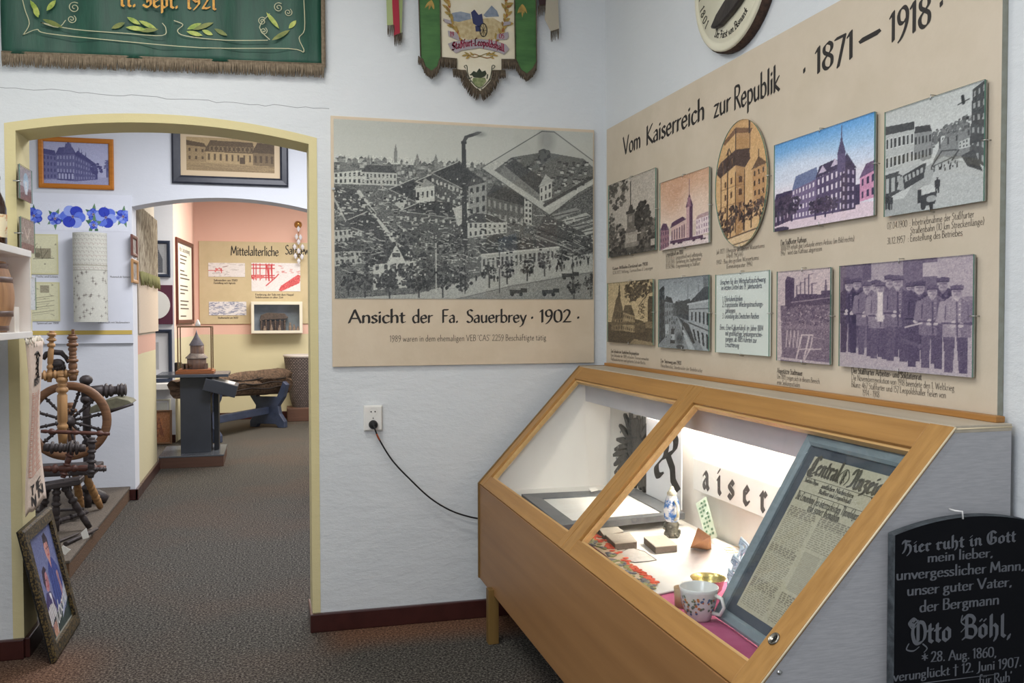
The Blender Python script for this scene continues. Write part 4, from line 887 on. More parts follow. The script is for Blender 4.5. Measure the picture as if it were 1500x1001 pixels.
gb = thing('banner', 'cream and bright green fringed club banner with a cyclist emblem and ribbons', 'banner', (1.08, 4.62, 2.9))
M['cream_cloth'] = mat('cream_silk', (206, 196, 170), .6, c2=(214, 206, 184), scale=7, bump=.15); M['bright_green'] = mat('bright_green_silk', (54, 94, 50), .6, c2=(70, 112, 60), scale=6, stretch=(1, 1, 4), bump=.25)
def cloth(b, L, y0, y1): b.prism(XZ(L), 'Y', y0, y1)
b = MB(); cloth(b, [(.853,4.62,3.429),(1.262,4.62,3.47),(1.261,4.62,2.948),(1.187,4.62,2.94),(1.187,4.62,2.883),(1.139,4.62,2.88),(1.124,4.62,2.822),(1.069,4.62,2.755),(1.011,4.62,2.815),(.994,4.62,2.873),(.947,4.62,2.87),(.94,4.62,2.929),(.858,4.62,2.93)], 4.617, 4.622); b.build('centre_cloth', M['cream_cloth'], gb)
b = MB(); cloth(b, [(.747,4.617,3.417),(.859,4.617,3.429),(.868,4.617,2.93),(.853,4.617,2.884),(.814,4.617,2.846),(.775,4.617,2.872),(.758,4.617,2.926)], 4.6135, 4.6165); b.build('side_strip', M['bright_green'], gb)
b = MB(); cloth(b, [(1.25,4.617,3.467),(1.373,4.617,3.479),(1.376,4.617,2.945),(1.361,4.617,2.905),(1.324,4.617,2.863),(1.29,4.617,2.889),(1.268,4.617,2.93),(1.257,4.617,2.951)], 4.6135, 4.6165); b.build('side_strip', M['bright_green'], gb)
b = MB()
def fr(L, d, ln, s): fringe(b, XZ(L), ln, 4.609, .0032, d, s, .003, .12)
fr([(.859,4.61,2.928),(.941,4.61,2.926)], (0, -1), .05, 1); fr([(.923,4.61,2.873),(.991,4.61,2.87)], (0, -1), .042, 2); fr([(1.185,4.61,2.94),(1.262,4.61,2.946)], (0, -1), .05, 3); fr([(1.133,4.61,2.88),(1.203,4.61,2.885)], (0, -1), .042, 4)
fr([(.981,4.61,2.87),(.998,4.61,2.829),(1.027,4.61,2.796),(1.067,4.61,2.767)], (-.3, -.95), .052, 5); fr([(1.067,4.61,2.767),(1.104,4.61,2.797),(1.137,4.61,2.838),(1.155,4.61,2.882)], (.3, -.95), .052, 6)
fr([(.746,4.61,2.923),(.767,4.61,2.914),(.781,4.61,2.877),(.813,4.61,2.855),(.845,4.61,2.881),(.856,4.61,2.92)], (0, -1), .042, 7); fr([(1.262,4.61,2.935),(1.288,4.61,2.894),(1.322,4.61,2.875),(1.355,4.61,2.906),(1.374,4.61,2.943)], (0, -1), .042, 8)
b.build('fringe', M['fringe_dark'], gb)
b = MB()
for L in ([(.745,4.609,3.346),(.757,4.609,2.923)], [(.857,4.609,3.356),(.863,4.609,2.921)], [(1.252,4.609,3.394),(1.258,4.609,2.945)], [(1.371,4.609,3.405),(1.374,4.609,2.935)], [(.746,4.609,2.926),(.778,4.609,2.876),(.813,4.609,2.851),(.848,4.609,2.881),(.859,4.609,2.927),(.945,4.609,2.926),(.944,4.609,2.867),(.991,4.609,2.87),(1.009,4.609,2.815),(1.067,4.609,2.756),(1.125,4.609,2.823),(1.14,4.609,2.88),(1.184,4.609,2.883),(1.184,4.609,2.94),(1.262,4.609,2.945),(1.288,4.609,2.89),(1.321,4.609,2.864),(1.359,4.609,2.906),(1.374,4.609,2.939)]):
    b.tube(L, .003, 5)
b.build('piping', M['fringe_dark'], gb)
# embroidery on the centre: hills, field, cyclist, wreath, scroll
b = MB(); b.prism(XZ([(.929,4.616,3.115),(.986,4.616,3.141),(1.059,4.616,3.14),(1.139,4.616,3.153),(1.19,4.616,3.129),(1.197,4.616,3.073),(1.139,4.616,3.041),(1.022,4.616,3.025),(.943,4.616,3.047)]), 'Y', 4.6155, 4.617); b.build('field_embroidery', mat('straw_thread', (190, 174, 136), .6, c2=(166, 146, 104), scale=50), gb)
for L in ([(.922,4.615,3.16),(.968,4.615,3.171),(1.019,4.615,3.164),(1.022,4.615,3.137),(.957,4.615,3.117),(.922,4.615,3.121)], [(1.088,4.615,3.163),(1.132,4.615,3.216),(1.161,4.615,3.19),(1.172,4.615,3.163),(1.102,4.615,3.154)]): b = MB(); b.prism(XZ(L), 'Y', 4.6148, 4.6164); b.build('hill_embroidery', mat('slate_blue_thread', (110, 122, 138), .6, c2=(138, 146, 156), scale=40), gb)
b = MB(); b.prism(XZ([(1.022,4.614,3.171),(1.04,4.614,3.187),(1.062,4.614,3.161),(1.08,4.614,3.169),(1.087,4.614,3.121),(1.062,4.614,3.098),(1.033,4.614,3.116)]), 'Y', 4.613, 4.6148); b.prism(XZ([(1.044,4.614,3.103),(1.069,4.614,3.105),(1.076,4.614,3.078),(1.047,4.614,3.075)]), 'Y', 4.613, 4.6148); b.build('cyclist_embroidery', mat('navy_thread', (44, 50, 88), .6), gb)
b = MB(); c = [(1.087,4.613,3.085)][0]
ring = [(c[0]+.019*math.cos(t*PI/12), c[2]+.034*math.sin(t*PI/12)) for t in range(25)]
strokes(b, ring, (0, 4.6125, 0), U, V, .004, False)
for t in range(8): strokes(b, [(c[0], c[2]), (c[0]+.019*math.cos(t*PI/4), c[2]+.034*math.sin(t*PI/4))], (0, 4.6125, 0), U, V, .0018, False)
b.build('wheel_embroidery', M['black'], gb)
rr = random.Random(3); OL = mat('ochre_leaf_thread', (178, 146, 76), .6, c2=(136, 116, 60), scale=40); RU = mat('rust_thread', (150, 78, 40), .6, c2=(110, 110, 48), scale=40)
for sx in (-1, 1):
    b = MB(); b2 = MB()
    for k in range(30):
        t = k/29; px = 1.06+sx*(.15-.03*abs(t-.3)-.10*max(0, t-.6)**1.2*1.5); pz = 3.26-.25*t; a = rr.uniform(-.9, .9)+PI/2*(1-.3*sx); L = .05
        leaf(b if k % 3 else b2, (px, 4.6142-.0001*k, pz), (px+L*math.cos(a)*.7+rr.uniform(-.02, .02), 4.6128, pz+L*math.sin(a)*.7), .015)
    b.build('wreath', OL, gb); b2.build('wreath_accent', RU, gb)
b = MB()
for p, q in zip([(.815,4.612,3.216),(.815,4.612,3.216),(1.297,4.612,3.237),(1.297,4.612,3.237),(.815,4.612,3.216),(.815,4.612,3.216),(.815,4.612,3.216),(1.297,4.612,3.237),(1.297,4.612,3.237),(1.297,4.612,3.237),(1.297,4.612,3.237),(1.297,4.612,3.237)], [(.801,4.612,3.166),(.825,4.612,3.168),(1.282,4.612,3.186),(1.308,4.612,3.188),(.78,4.612,3.171),(.801,4.612,3.163),(.829,4.612,3.168),(1.271,4.612,3.185),(1.297,4.612,3.166),(1.323,4.612,3.189),(1.286,4.612,3.2),(1.312,4.612,3.206)]): leaf(b, p, q, .012)
b.build('leaf_sprays', OL, gb)
b = MB(); b2 = MB(); b4 = MB()
for L in ([(1,4.613,2.942),(1.036,4.613,2.958),(1.068,4.613,2.95),(1.108,4.613,2.943),(1.138,4.613,2.955)], [(1,4.613,2.952),(1.036,4.613,2.941),(1.068,4.613,2.95),(1.108,4.613,2.967),(1.138,4.613,2.966)]): strokes(b2, XZ(L), (0, 4.6145, 0), U, V, .004)
for p, q in zip([(1.021,4.613,2.947),(1.007,4.613,2.953),(1.036,4.613,2.948),(1.116,4.613,2.954),(1.13,4.613,2.962),(1.101,4.613,2.953),(1.014,4.613,2.943),(1.123,4.613,2.951)], [(.985,4.613,2.965),(.971,4.613,2.943),(1.014,4.613,2.967),(1.152,4.613,2.978),(1.167,4.613,2.957),(1.123,4.613,2.975),(.992,4.613,2.931),(1.145,4.613,2.942)]): leaf(b if p[0] < 1.06 else b4, p, q, .01)
b.build('lower_leaf_spray', OL, gb); b4.build('lower_leaf_spray', OL, gb); b2.build('spray_stems', RU, gb)
b = MB()
for L in ([(.899,4.612,3),(.928,4.612,3.013),(.985,4.612,3.024),(1.068,4.612,3.038),(1.149,4.612,3.033),(1.207,4.612,3.02),(1.226,4.612,2.997),(1.196,4.612,2.966),(1.167,4.612,2.978),(1.068,4.612,2.992),(.971,4.612,2.971),(.942,4.612,2.955),(.913,4.612,2.974)], [(.899,4.612,3.067),(.946,4.612,3.06),(.957,4.612,3.04),(.96,4.612,3.019),(.928,4.612,3.031),(.903,4.612,3.039)], [(1.16,4.612,3.069),(1.219,4.612,3.085),(1.222,4.612,3.06),(1.211,4.612,3.045),(1.156,4.612,3.041)], [(.875,4.612,3.127),(.914,4.612,3.12),(.921,4.612,3.103),(.885,4.612,3.107)], [(1.197,4.612,3.136),(1.234,4.612,3.139),(1.233,4.612,3.125),(1.193,4.612,3.114)]): b.prism(XZ(L), 'Y', 4.6105, 4.612)
b.build('scroll', mat('lilac_grey_ribbon_thread', (152, 144, 148), .6), gb)
def arc_text(b, s, P0, P1, rise, y, size, n=None, **k):
    """letters along a shallow arch between two points on a wall facing -Y"""
    tot = text_polys(s, size, **k)[1]; W_ = P1[0]-P0[0]; f = W_/tot; x = 0
    for ch in s:
        w = text_polys(ch, size, **k)[1]+k.get('sp', .04)*size if ch != ' ' else .3*size
        u = (x+w/2)*f/W_; z = P0[2]+(P1[2]-P0[2])*u+rise*4*u*(1-u); sl = ((P1[2]-P0[2])+rise*4*(1-2*u))/W_
        for p in text_polys(ch, size, **k)[0]: b.poly([(P0[0]+x*f+q[0]*f, y, z+q[1]+(q[0]*f-w*f/2)*sl) for q in p])
        x += w
M['crimson'] = mat('crimson_thread', (140, 28, 60), .6); b = MB(); pq = [(.92,4.61,2.967),(1.199,4.61,2.98)]; arc_text(b, 'Staßfurt-Leopoldshall', pq[0], pq[1], .028, 4.6098, .038, nib=.18, thin=.07, ang=.7, font='f', sp=.02)
b.build('red_lettering', M['crimson'], gb); q = [(.91,4.61,3.039),(1.17,4.61,3.049)]; b = MB(); write(b, '19', (q[0][0], 4.6098, q[0][2]), U, V, .024, nib=.15, thin=.06, font='f'); b.build('red_year', M['crimson'], gb); b = MB(); write(b, '05', (q[1][0], 4.6098, q[1][2]), U, V, .024, nib=.15, thin=.06, font='f')
b.build('red_year', M['crimson'], gb)
b = MB()
strokes(b, XZ([(.992,4.613,2.882),(.985,4.613,2.892),(.999,4.613,2.896),(1.003,4.613,2.862),(1.021,4.613,2.821),(1.068,4.613,2.785),(1.115,4.613,2.827),(1.13,4.613,2.87),(1.134,4.613,2.906),(1.149,4.613,2.903),(1.137,4.613,2.888)]), (0, 4.6148, 0), U, V, .0035)
b.prism(XZ([(1.021,4.613,2.856),(1.035,4.613,2.871),(1.05,4.613,2.865),(1.065,4.613,2.887),(1.079,4.613,2.87),(1.097,4.613,2.878),(1.104,4.613,2.861),(1.093,4.613,2.847),(1.075,4.613,2.838),(1.035,4.613,2.839)]), 'Y', 4.6135, 4.615); gm = MB(); gm.prism(XZ([(1.032,4.613,2.835),(1.097,4.613,2.84),(1.101,4.613,2.822),(1.082,4.613,2.796),(1.064,4.613,2.788),(1.042,4.613,2.797),(1.028,4.613,2.818)]), 'Y', 4.6135, 4.615); gm.build('crest_shield', mat('moss_thread', (104, 116, 74), .6, c2=(140, 146, 104), scale=60), gb)
for i in range(14): a = i/14*2*PI; strokes(b, [(1.0655+.045*math.cos(a), 2.82+.04*math.sin(a)), (1.0655+.06*math.cos(a+.3), 2.82+.055*math.sin(a+.3))], (0, 4.6148, 0), U, V, .005, False)
b.build('crest_emblem', mat('dark_olive_thread', (44, 52, 36), .6), gb)
for nm, L, m_, ends in (('ribbon', [(.583,4.615,3.298),(.621,4.615,3.302),(.626,4.615,3.073),(.588,4.615,3.07)], mat('pale_green_ribbon', (152, 164, 112), .5), "567,37 578,36"), ('ribbon', [(.61,4.612,3.3),(.644,4.612,3.303),(.653,4.612,3.03),(.622,4.612,3.01)], mat('crimson_ribbon', (150, 28, 48), .5), "577,52 587,48"), ('ribbon', [(.635,4.617,3.304),(.673,4.617,3.307),(.661,4.617,3.039),(.643,4.617,3.024)], mat('sage_ribbon', (138, 152, 98), .5), "583,50 590,47"),
                          ('ribbon', [(1.376,4.615,3.372),(1.436,4.615,3.378),(1.425,4.615,3.241),(1.391,4.615,3.235)], mat('dark_maroon_ribbon', (56, 34, 34), .5), "788,8 799,6"), ('ribbon', [(1.436,4.612,3.377),(1.489,4.612,3.382),(1.5,4.612,3.121),(1.458,4.612,3.1),(1.42,4.612,3.168)], mat('greige_ribbon', (168, 160, 142), .6), "798,26 804,30")):
    b = MB(); b.prism(XZ(L), 'Y', L[0][1]-.001, L[0][1]+.0015); rb = b.build(nm, m_, gb)
    e = {"567,37 578,36": [(.588,4.61,3.069),(.626,4.61,3.075)], "577,52 587,48": [(.622,4.61,3.02),(.656,4.61,3.036)], "583,50 590,47": [(.643,4.61,3.029),(.667,4.61,3.041)], "788,8 799,6": [(1.382,4.61,3.236),(1.423,4.61,3.247)], "798,26 804,30": [(1.45,4.61,3.106),(1.499,4.61,3.124)]}[ends]
    b = MB(); fringe(b, XZ(e), .05, L[0][1]-.003, .006, (0, -1), 9, .0022, .5); b.build('tassel_fringe', M['fringe_dark'], rb)

# ---------------------------------------------------------------- the big view board on the back wall
vb = thing('display_board', 'square beige board with a large old aerial view of a factory with tall chimney', 'display board', (1.006, 4.635, 1.345))
b = MB(); b.box(.306, 1.707, 4.637, 4.654, 1.345, 2.606, .0015); b.build('panel', M['board'], vb)
p = pic_works(); print_mesh('print', p, (.32, 4.6335, 1.69), (1, 0, 0), (0, 0, 1), 1.379, .9, vb)
b = MB(); b.box(.315, 1.703, 4.6285, 4.6312, 1.684, 2.595); o = b.build('glass_sheet', M['glass'], vb)
b = MB()
for x, z in ((.33, 2.4), (.312, 2.24)): b.box(x-.003, x+.012, 4.624, 4.632, z-.005, z+.005)
b.build('clip', M['steel'], vb)
for s, x, w in (('Ansicht', .388, .285), ('der', .712, .105), ('Fa.', .868, .085), ('Sauerbrey', .998, .325), ('· 1902 ·', 1.343, .285)): b = MB(); write(b, s, (x, 4.6365, 1.567), U, V, .066, w, nib=.14, thin=.05, ang=.5, sp=.05); b.build('title_word', M['ink'], vb)
b = MB(); write(b, "1989 waren in dem ehemaligen VEB 'CAS' 2259 Beschäftigte tätig", (.595, 4.6365, 1.47), U, V, .031, .838, nib=.09, thin=.05, sp=.1); b.build('note_lettering', M['inkgrey'], vb)

# ---------------------------------------------------------------- the long board on the right wall
RB = thing('display_board', 'long greige history board titled Vom Kaiserreich zur Republik on the right wall', 'display board', (1.77, 3.2, 1.347))
b = MB(); b.box(1.7595, 1.778, 1.868, 4.587, 1.347, 2.6, .001)
b.bm.faces.ensure_lookup_table()
for f in b.bm.faces:
    if abs(f.calc_center_median().x-1.7595) > .003: f.material_index = 1
b.build('panel', [M['board2'], M['boardedge']], RB)
UR, VR = (0, -1, 0), (0, 0, 1)
k_ = dict(nib=.145, thin=.05, ang=.5, sp=.06)
def wr_(s, y, z, size, width=None, **k): b = MB(); write(b, s, (1.759, y, z), UR, VR, size, width, **k); b.build('title_word', M['ink'], RB)
wr_('Vom', 4.352, 2.424, .088, .225, **k_); wr_('Kaiserreich', 4.055, 2.42, .088, .60, **k_); wr_('zur', 3.37, 2.408, .085, .135, **k_); wr_('Republik', 3.205, 2.402, .088, .325, **k_)
wr_('·', 2.74, 2.398, .09, None, **k_); wr_('1871', 2.663, 2.402, .083, .205, **k_); wr_('–', 2.428, 2.41, .085, .095, nib=.16, thin=.13); wr_('1918', 2.29, 2.398, .083, .172, **k_); wr_('·', 2.092, 2.41, .085, None, **k_)
def caption(y, z, lines, size, sp, dark=True):
    c = MB()
    for i, (dx, s, w) in enumerate(lines): write(c, s, (1.759, y-dx, z-sp*i), UR, VR, size*(.98 if i == 0 and dark else .93), w, nib=.14 if i == 0 and dark else .085, thin=.06 if i == 0 and dark else .035, serif=.04, sp=.07)
    c.build('caption_lettering', M['inkgrey'], RB)
caption(4.495, 1.842, [(0, 'Kaiser-Wilhelm-Denkmal um 1900', .46), (0, '12.10.1877 Stiftung, Turmaufbau d. Leipziger', .52)], .017, .022)
caption(3.83, 1.872, [(0, 'Leopoldshall um 1880', .18), (0, '01.01.1873 : Leopoldshall wird selbständig', .36), (0, '20.03.1919 : Verleihung des Stadtrechtes', .35), (0, '01.04.1946 : Eingemeindung in Staßfurt', .34)], .0185, .0195)
caption(3.345, 1.85, [(0, 'Juli 1877 : Übergabe des kleinen Wasserturms', .37), (.085, '(Abriß: 1965/66)', .13), (0, '1902 : Bau des großen Wasserturms', .33), (.085, '(Generalreparatur: 1996)', .2)], .0185, .021, False)
caption(2.866, 1.85, [(0, 'Das Staßfurter Rathaus', .16), (0, '1888/89 erhält das Gebäude einen Anbau (im Bild rechts)', .42), (0, '1967   wird das Rathaus abgerissen', .25)], .018, .0185)
caption(2.292, 1.853, [(0, '07.04.1900  : Inbetriebnahme der Staßfurter', .34), (.1, 'Straßenbahn (10 km Streckenlänge)', .275), (0, '31.12.1957  : Einstellung des Betriebes', .3)], .02, .022, False)
caption(4.52, 1.405, [(0, 'Das Gebäude der Staatlichen Berginspektion', .38), (0, 'Das Gebäude der 1889 erbauten Thomas verwaltet', .5), (0, 'Rathauslotterien und gehörte Schule Berlin', .46)], .017, .021)
caption(3.885, 1.382, [(0, 'Der Steinweg um 1900', .22), (0, 'Fleischbrücke, Steinbrücke der Bodebrücke', .42)], .017, .021)
caption(2.884, 1.394, [(0, 'Abgestützte Stadtmauer', .16), (0, 'Um 1885 zeigen sich in diesem Bereich', .26), (0, 'erste Senkungsschäden', .145)], .0185, .0205)
caption(2.455, 1.419, [(0, 'Der Staßfurter Arbeiter- und Soldatenrat', .315), (0, 'Die Novemberrevolution von 1918 beendete den 1. Weltkrieg', .44), (0, 'Bilanz: 467 Staßfurter und 157 Leopoldshaller fielen von', .41), (.055, '1914 - 1918', .08)], .0195, .0215)
def clip_bm(b, y, z, d):
    """bent wire clip over a glass edge; d = outward direction (dy,dz)"""
    b.tube([(1.7585, y+d[0]*.006, z+d[1]*.006), (1.742, y+d[0]*.006, z+d[1]*.006), (1.741, y-d[0]*.008, z-d[1]*.008)], .0016, 5)
def glass_photo(label, pic, y0, y1, z0, z1):
    t = thing('glass_picture', label, 'picture', (1.755, (y0+y1)/2, z0), 'glass framed pictures on the history board')
    b = MB(); b.box(1.7475, 1.7525, y0+.001, y1-.001, z0+.001, z1-.001); b.build('backing', M['boardedge'], t)
    print_mesh('print', pic, (1.747, y1, z0), UR, VR, y1-y0, z1-z0, t)
    b = MB(); b.box(1.7425, 1.7462, y0, y1, z0, z1)
    for f in b.bm.faces:
        if abs(f.normal.x) < .5 and f.calc_center_median().x: f.material_index = 0
    b.bm.normal_update()
    for f in b.bm.faces: f.material_index = 0 if abs(f.normal.x) > .5 else 1
    b.build('glass_pane', [M['glass'], M['glassedge']], t)
    for y, z, d in ((y0, (z0+z1)/2, (-1, 0)), ((y0+y1)/2, z1, (0, 1)), ((y0+y1)/2, z0, (0, -1))):
        b = MB(); clip_bm(b, y, z, d); b.build('clip', M['steel'], t)
    return t
glass_photo('sepia photo of a monument among trees, upper left picture on the history board', pic_monument(), 3.913, 4.52, 1.907, 2.29)
glass_photo('warm tinted picture of a church with a tall thin spire under glass', pic_church(), 3.38, 3.865, 1.9, 2.21)
glass_photo('colour postcard of a town hall under a blue sky', pic_townhall(), 2.333, 2.887, 1.898, 2.206)
glass_photo('grey photo of a tram and horse cart in a street, upper right picture', pic_tram(), 1.904, 2.287, 1.888, 2.193)
glass_photo('sepia photo of a gabled house behind tree branches, lower left picture', pic_yard(), 3.94, 4.533, 1.461, 1.773)
glass_photo('bluish grey photo looking down a narrow street of houses', pic_street(), 3.38, 3.877, 1.454, 1.768)
glass_photo('purple photo of a ruined wall with factory chimneys behind', pic_ruin(), 2.546, 2.864, 1.44, 1.755)
glass_photo('violet group photo of soldiers and workers standing in a row with caps', pic_group(), 1.935, 2.499, 1.439, 1.756)
# the oval one
t = thing('glass_picture', 'oval sepia picture of a brick water tower', 'picture', (1.755, 3.13, 1.865), 'glass framed pictures on the history board')
ov = [(3.13+.197*math.cos(a*PI/24), 2.106+.241*math.sin(a*PI/24)) for a in range(48)]
b = MB(); b.prism([((y-3.13)*.99+3.13, (z-2.106)*.99+2.106) for y, z in ov], 'X', 1.7475, 1.7525); b.build('backing', M['boardedge'], t)
print_mesh('print', pic_tower(), (1.747, 3.327, 1.865), UR, VR, .394, .482, t, clip=lambda u, v: (u-.5)**2+(v-.5)**2 < .25)
b = MB(); b.prism(ov, 'X', 1.7425, 1.7462); b.bm.normal_update()
for f in b.bm.faces: f.material_index = 0 if abs(f.normal.x) > .5 else 1
b.build('glass_pane', [M['glass'], M['glassedge']], t)
for y, z, d in ((2.933, 2.106, (-1, 0)), (3.13, 1.865, (0, -1))):
    b = MB(); clip_bm(b, y, z, d); b.build('clip', M['steel'], t)
# the hand-written sheet
t = thing('glass_picture', 'pale hand-lettered text sheet under glass listing causes of the economic upswing', 'text sheet', (1.755, 3.12, 1.451), 'glass framed pictures on the history board')
b = MB(); b.box(1.7475, 1.7525, 2.917, 3.321, 1.452, 1.764); b.build('paper', mat('pale_green_paper', (214, 222, 214), .7), t)
b = MB()
for i, (dx, s, w) in enumerate(((.03, 'Ursachen für den Wirtschaftsaufschwung', .345), (.04, 'im letzten Drittel des 19. Jahrhunderts', .31), (0, '', 0), (.05, '1. Chlorkaliumfabriken', .16), (.05, '2. Französische Wiedergutmachungs-', .31), (.075, 'zahlungen', .08), (.05, '3. Gründung des Deutschen Reiches', .28), (0, '', 0), (.03, 'Bem.: Eine Kaliumfabrik im Jahre 1884', .33), (.075, 'mit großflächige Senkungserschei-', .28), (.075, 'nungen, ab 1885 führten zur', .24), (.075, 'Ernüchterung', .11))):
    if s: write(b, s, (1.747, 3.321-dx, 1.724-.0225*i), UR, VR, .02, w, nib=.1, thin=.07, slant=.12)
b.build('pen_lettering', mat('blue_grey_ink', (82, 88, 100), .6), t)
b = MB(); b.box(1.7425, 1.7462, 2.916, 3.322, 1.451, 1.765); b.bm.normal_update()
for f in b.bm.faces: f.material_index = 0 if abs(f.normal.x) > .5 else 1
b.build('glass_pane', [M['glass'], M['glassedge']], t)
for y, z, d in ((2.916, 1.608, (-1, 0)), (3.322, 1.608, (1, 0)), (3.12, 1.765, (0, 1)), (3.12, 1.451, (0, -1))):
    b = MB(); clip_bm(b, y, z, d); b.build('clip', M['steel'], t)

# ---------------------------------------------------------------- round plaque at the top
pq = thing('round_plaque', 'round cream plaque with brown rim and dark blade, high on the right wall', 'plaque', (1.76, 3.2, 2.93))
C = (1.779, 3.2, 2.93)
b = MB(); b.lathe([(0, 0), (.298, 0), (.302, .008), (.302, .034), (.292, .042), (.27, .042)], C, (-1, 0, 0), 48); b.build('rim', mat('dark_cork', (78, 56, 44), .8, c2=(52, 38, 32), scale=60, bump=.4), pq)
b = MB(); b.lathe([(.295, .034), (.295, .046), (.288, .05), (.27, .05), (.262, .046), (.26, .048), (0, .048)], C, (-1, 0, 0), 48); b.build('disc', mat('cream_enamel', (208, 204, 180), .4, c2=(216, 212, 190), scale=5), pq)
b = MB(); L = [(1.7,3.311,2.747),(1.7,3.26,2.787),(1.7,3.194,2.818),(1.7,3.068,2.862),(1.7,2.942,2.903),(1.7,2.922,2.872),(1.7,2.998,2.822),(1.7,3.088,2.773),(1.7,3.15,2.752),(1.7,3.237,2.732),(1.7,3.283,2.736)]
b.prism([(q[1], q[2]) for q in L], 'X', 1.706, 1.732, .006); b.build('blade', mat('dark_bronze', (50, 46, 46), .4, .4, c2=(74, 68, 66), scale=14, bump=.2), pq)
b = MB()
def ring_text(s, a0, a1, r, size):
    k = dict(nib=.15, thin=.06, ang=.7, font='f'); tot = text_polys(s, 1, **k)[1]; x = 0
    for ch in s:
        P, w = text_polys(ch, size, **k); a = a0+(a1-a0)*(x/tot); x += (w/size if ch != ' ' else .3)+.04
        ca, sa = math.cos(a), math.sin(a); O = Vector((1.7305, C[1]-r*sa, C[2]-r*ca)); Ud = Vector((0, -ca, sa)); Vd = Vector((0, sa, ca))
        for q in P: b.poly([O+Ud*g[0]+Vd*g[1] for g in q])
ring_text('Der Fürst von Bismarck', -.5, .62, .243, .03); ring_text('A 1801', -1.55, -.85, .25, .036)
b.build('lettering', M['ink'], pq)

# ---------------------------------------------------------------- socket and cable
so = thing('wall_socket', 'white double wall socket beside the arch', 'socket', (.506, 4.65, 1.078))
b = MB(); b.box(.46, .555, 4.638, 4.655, 1.014, 1.144, .004); b.box(.464, .551, 4.630, 4.64, 1.018, 1.14, .004); b.build('cover_plate', mat('ivory_plastic', (222, 220, 214), .35), so)
b = MB(); b.lathe([(.021, .0), (.021, -.001), (.019, -.012), (0, -.012)], (.507, 4.6285, 1.111), (0, -1, 0), 24); b.build('socket_well', mat('ivory_plastic_well_shade', (176, 172, 164), .4), so)  # same plastic, with the shade of the recess put into its colour
b = MB()
for dx in (-.01, .01): b.lathe([(.0035, 0), (0, .0005)], (.507+dx, 4.6275, 1.113), (0, -1, 0), 10)
b.box(.505, .509, 4.6275, 4.629, 1.077, 1.083); b.build('pin_hole', M['black'], so)
cb = thing('power_cable', 'black power cable with plug drooping from the wall socket to the display case', 'cable', (.508, 4.62, 1.045))
b = MB(); b.lathe([(0, 0), (.023, 0), (.023, .01), (.02, .016), (.017, .03), (.009, .034), (.008, .045), (0, .046)], (.507, 4.63, 1.047), (0, -1, 0), 20); b.build('plug', M['rubber'], cb)
b = MB(); Q = [Vector((.507, 4.588, 1.045)), Vector((.51, 4.578, 1.03))]+[Vector(q) for q in [(.537,4.61,.969),(.602,4.61,.861),(.69,4.61,.762),(.796,4.61,.658),(.903,4.61,.587),(1.012,4.61,.545),(1.093,4.61,.529)]]
L = []
for i in range(len(Q)-1):
    a, c, d, e = Q[max(i-1, 0)], Q[i], Q[i+1], Q[min(i+2, len(Q)-1)]
    for j in range(6):
        u = j/6; L.append(.5*(2*c+(d-a)*u+(2*a-5*c+4*d-e)*u*u+(3*c-a-3*d+e)*u**3))
L.append(Q[-1]); b.tube(L, .0042, 8); b.build('cord', M['rubber'], cb)
b = MB(); b.tube(L[9:13], .0048, 8); b.build('tape', mat('orange_tape', (172, 84, 48), .5), cb)

# ---------------------------------------------------------------- the sloping display case
XF, ZR, XT, ZT, ZB, YL, YR = 1.0425, .7337, 1.5932, 1.3335, .2386, 4.5576, 1.818
SL = Vector((XT-XF, 0, ZT-ZR)); SLEN = SL.length; SV = SL/SLEN; SN = Vector((-SV.z, 0, SV.x)); SU = Vector((0, -1, 0)); SO = Vector((XF, YL, ZR))
def obox(b, O, U, V, N, u0, u1, v0, v1, n0, n1, bev=0):
    O, U, V, N = (Vector(q) for q in (O, U, V, N))
    m = Matrix((U, V, N)).transposed().to_4x4(); m.translation = O
    b.box(u0, u1, v0, v1, n0, n1, bev, m); return b
M['oak'] = wood('golden_oak', (172, 128, 70), (148, 106, 54), 'Y', 7, .42, .06); M['oak_slope'] = wood('golden_oak_stile', (174, 131, 73), (150, 109, 56), 'S', 9, .4, .06)
M['oak_panel'] = wood('oak_veneer', (156, 115, 72), (138, 99, 60), 'Y', 3, .45, .03); M['oak_leg'] = wood('oak_leg', (126, 98, 52), (104, 78, 40), 'Z', 6, .5, .05)
M['greywood'] = wood('weathered_top_wood', (190, 178, 158), (172, 160, 140), 'Y', 5, .5, .05)
M['linen'] = mat('grey_linen_laminate', (178, 177, 178), .6, c2=(166, 165, 167), scale=70, stretch=(.3, .3, 3), bump=.05)
M['lining'] = mat('white_case_lining', (226, 222, 216), .7, c2=(218, 212, 206), scale=3, stretch=(1, 1, .3))
dc = thing('display_case', 'long oak display case with sloping glass top and grey end along the right wall', 'display case', (1.4, 3.19, 0))
b = MB(); b.box(XF, XF+.018, YR+.018, YL-.017, ZB, ZR-.006, .002); b.build('front_panel', M['oak_panel'], dc)
prof = [(XF+.002, ZB), (1.757, ZB), (1.757, ZT-.018), (XT+.01, ZT-.018), (XT-.012, ZT-.022), (XF+.002, ZR-.016)]
b = MB(); b.prism([(XF, ZB), (1.757, ZB), (1.757, ZT-.014), (XT, ZT-.014), (XT-.002, ZT-.012), (XF, ZR-.012)], 'Y', YR, YR+.018, .001); ep = b.build('end_panel', M['linen'], dc, label='grey linen textured end panel')
b = MB(); b.tube([(XF-.001, YR-.001, ZR-.006), (XT-.001, YR-.001, ZT-.004)], .0025, 6); b.tube([(XT, YR-.001, ZT-.008), (1.757, YR-.001, ZT-.008)], .002, 6); b.build('edge_highlight', mat('pale_edge_highlight', (222, 206, 172), .5), ep)  # pale strips painting in the bright highlight along the panel edges
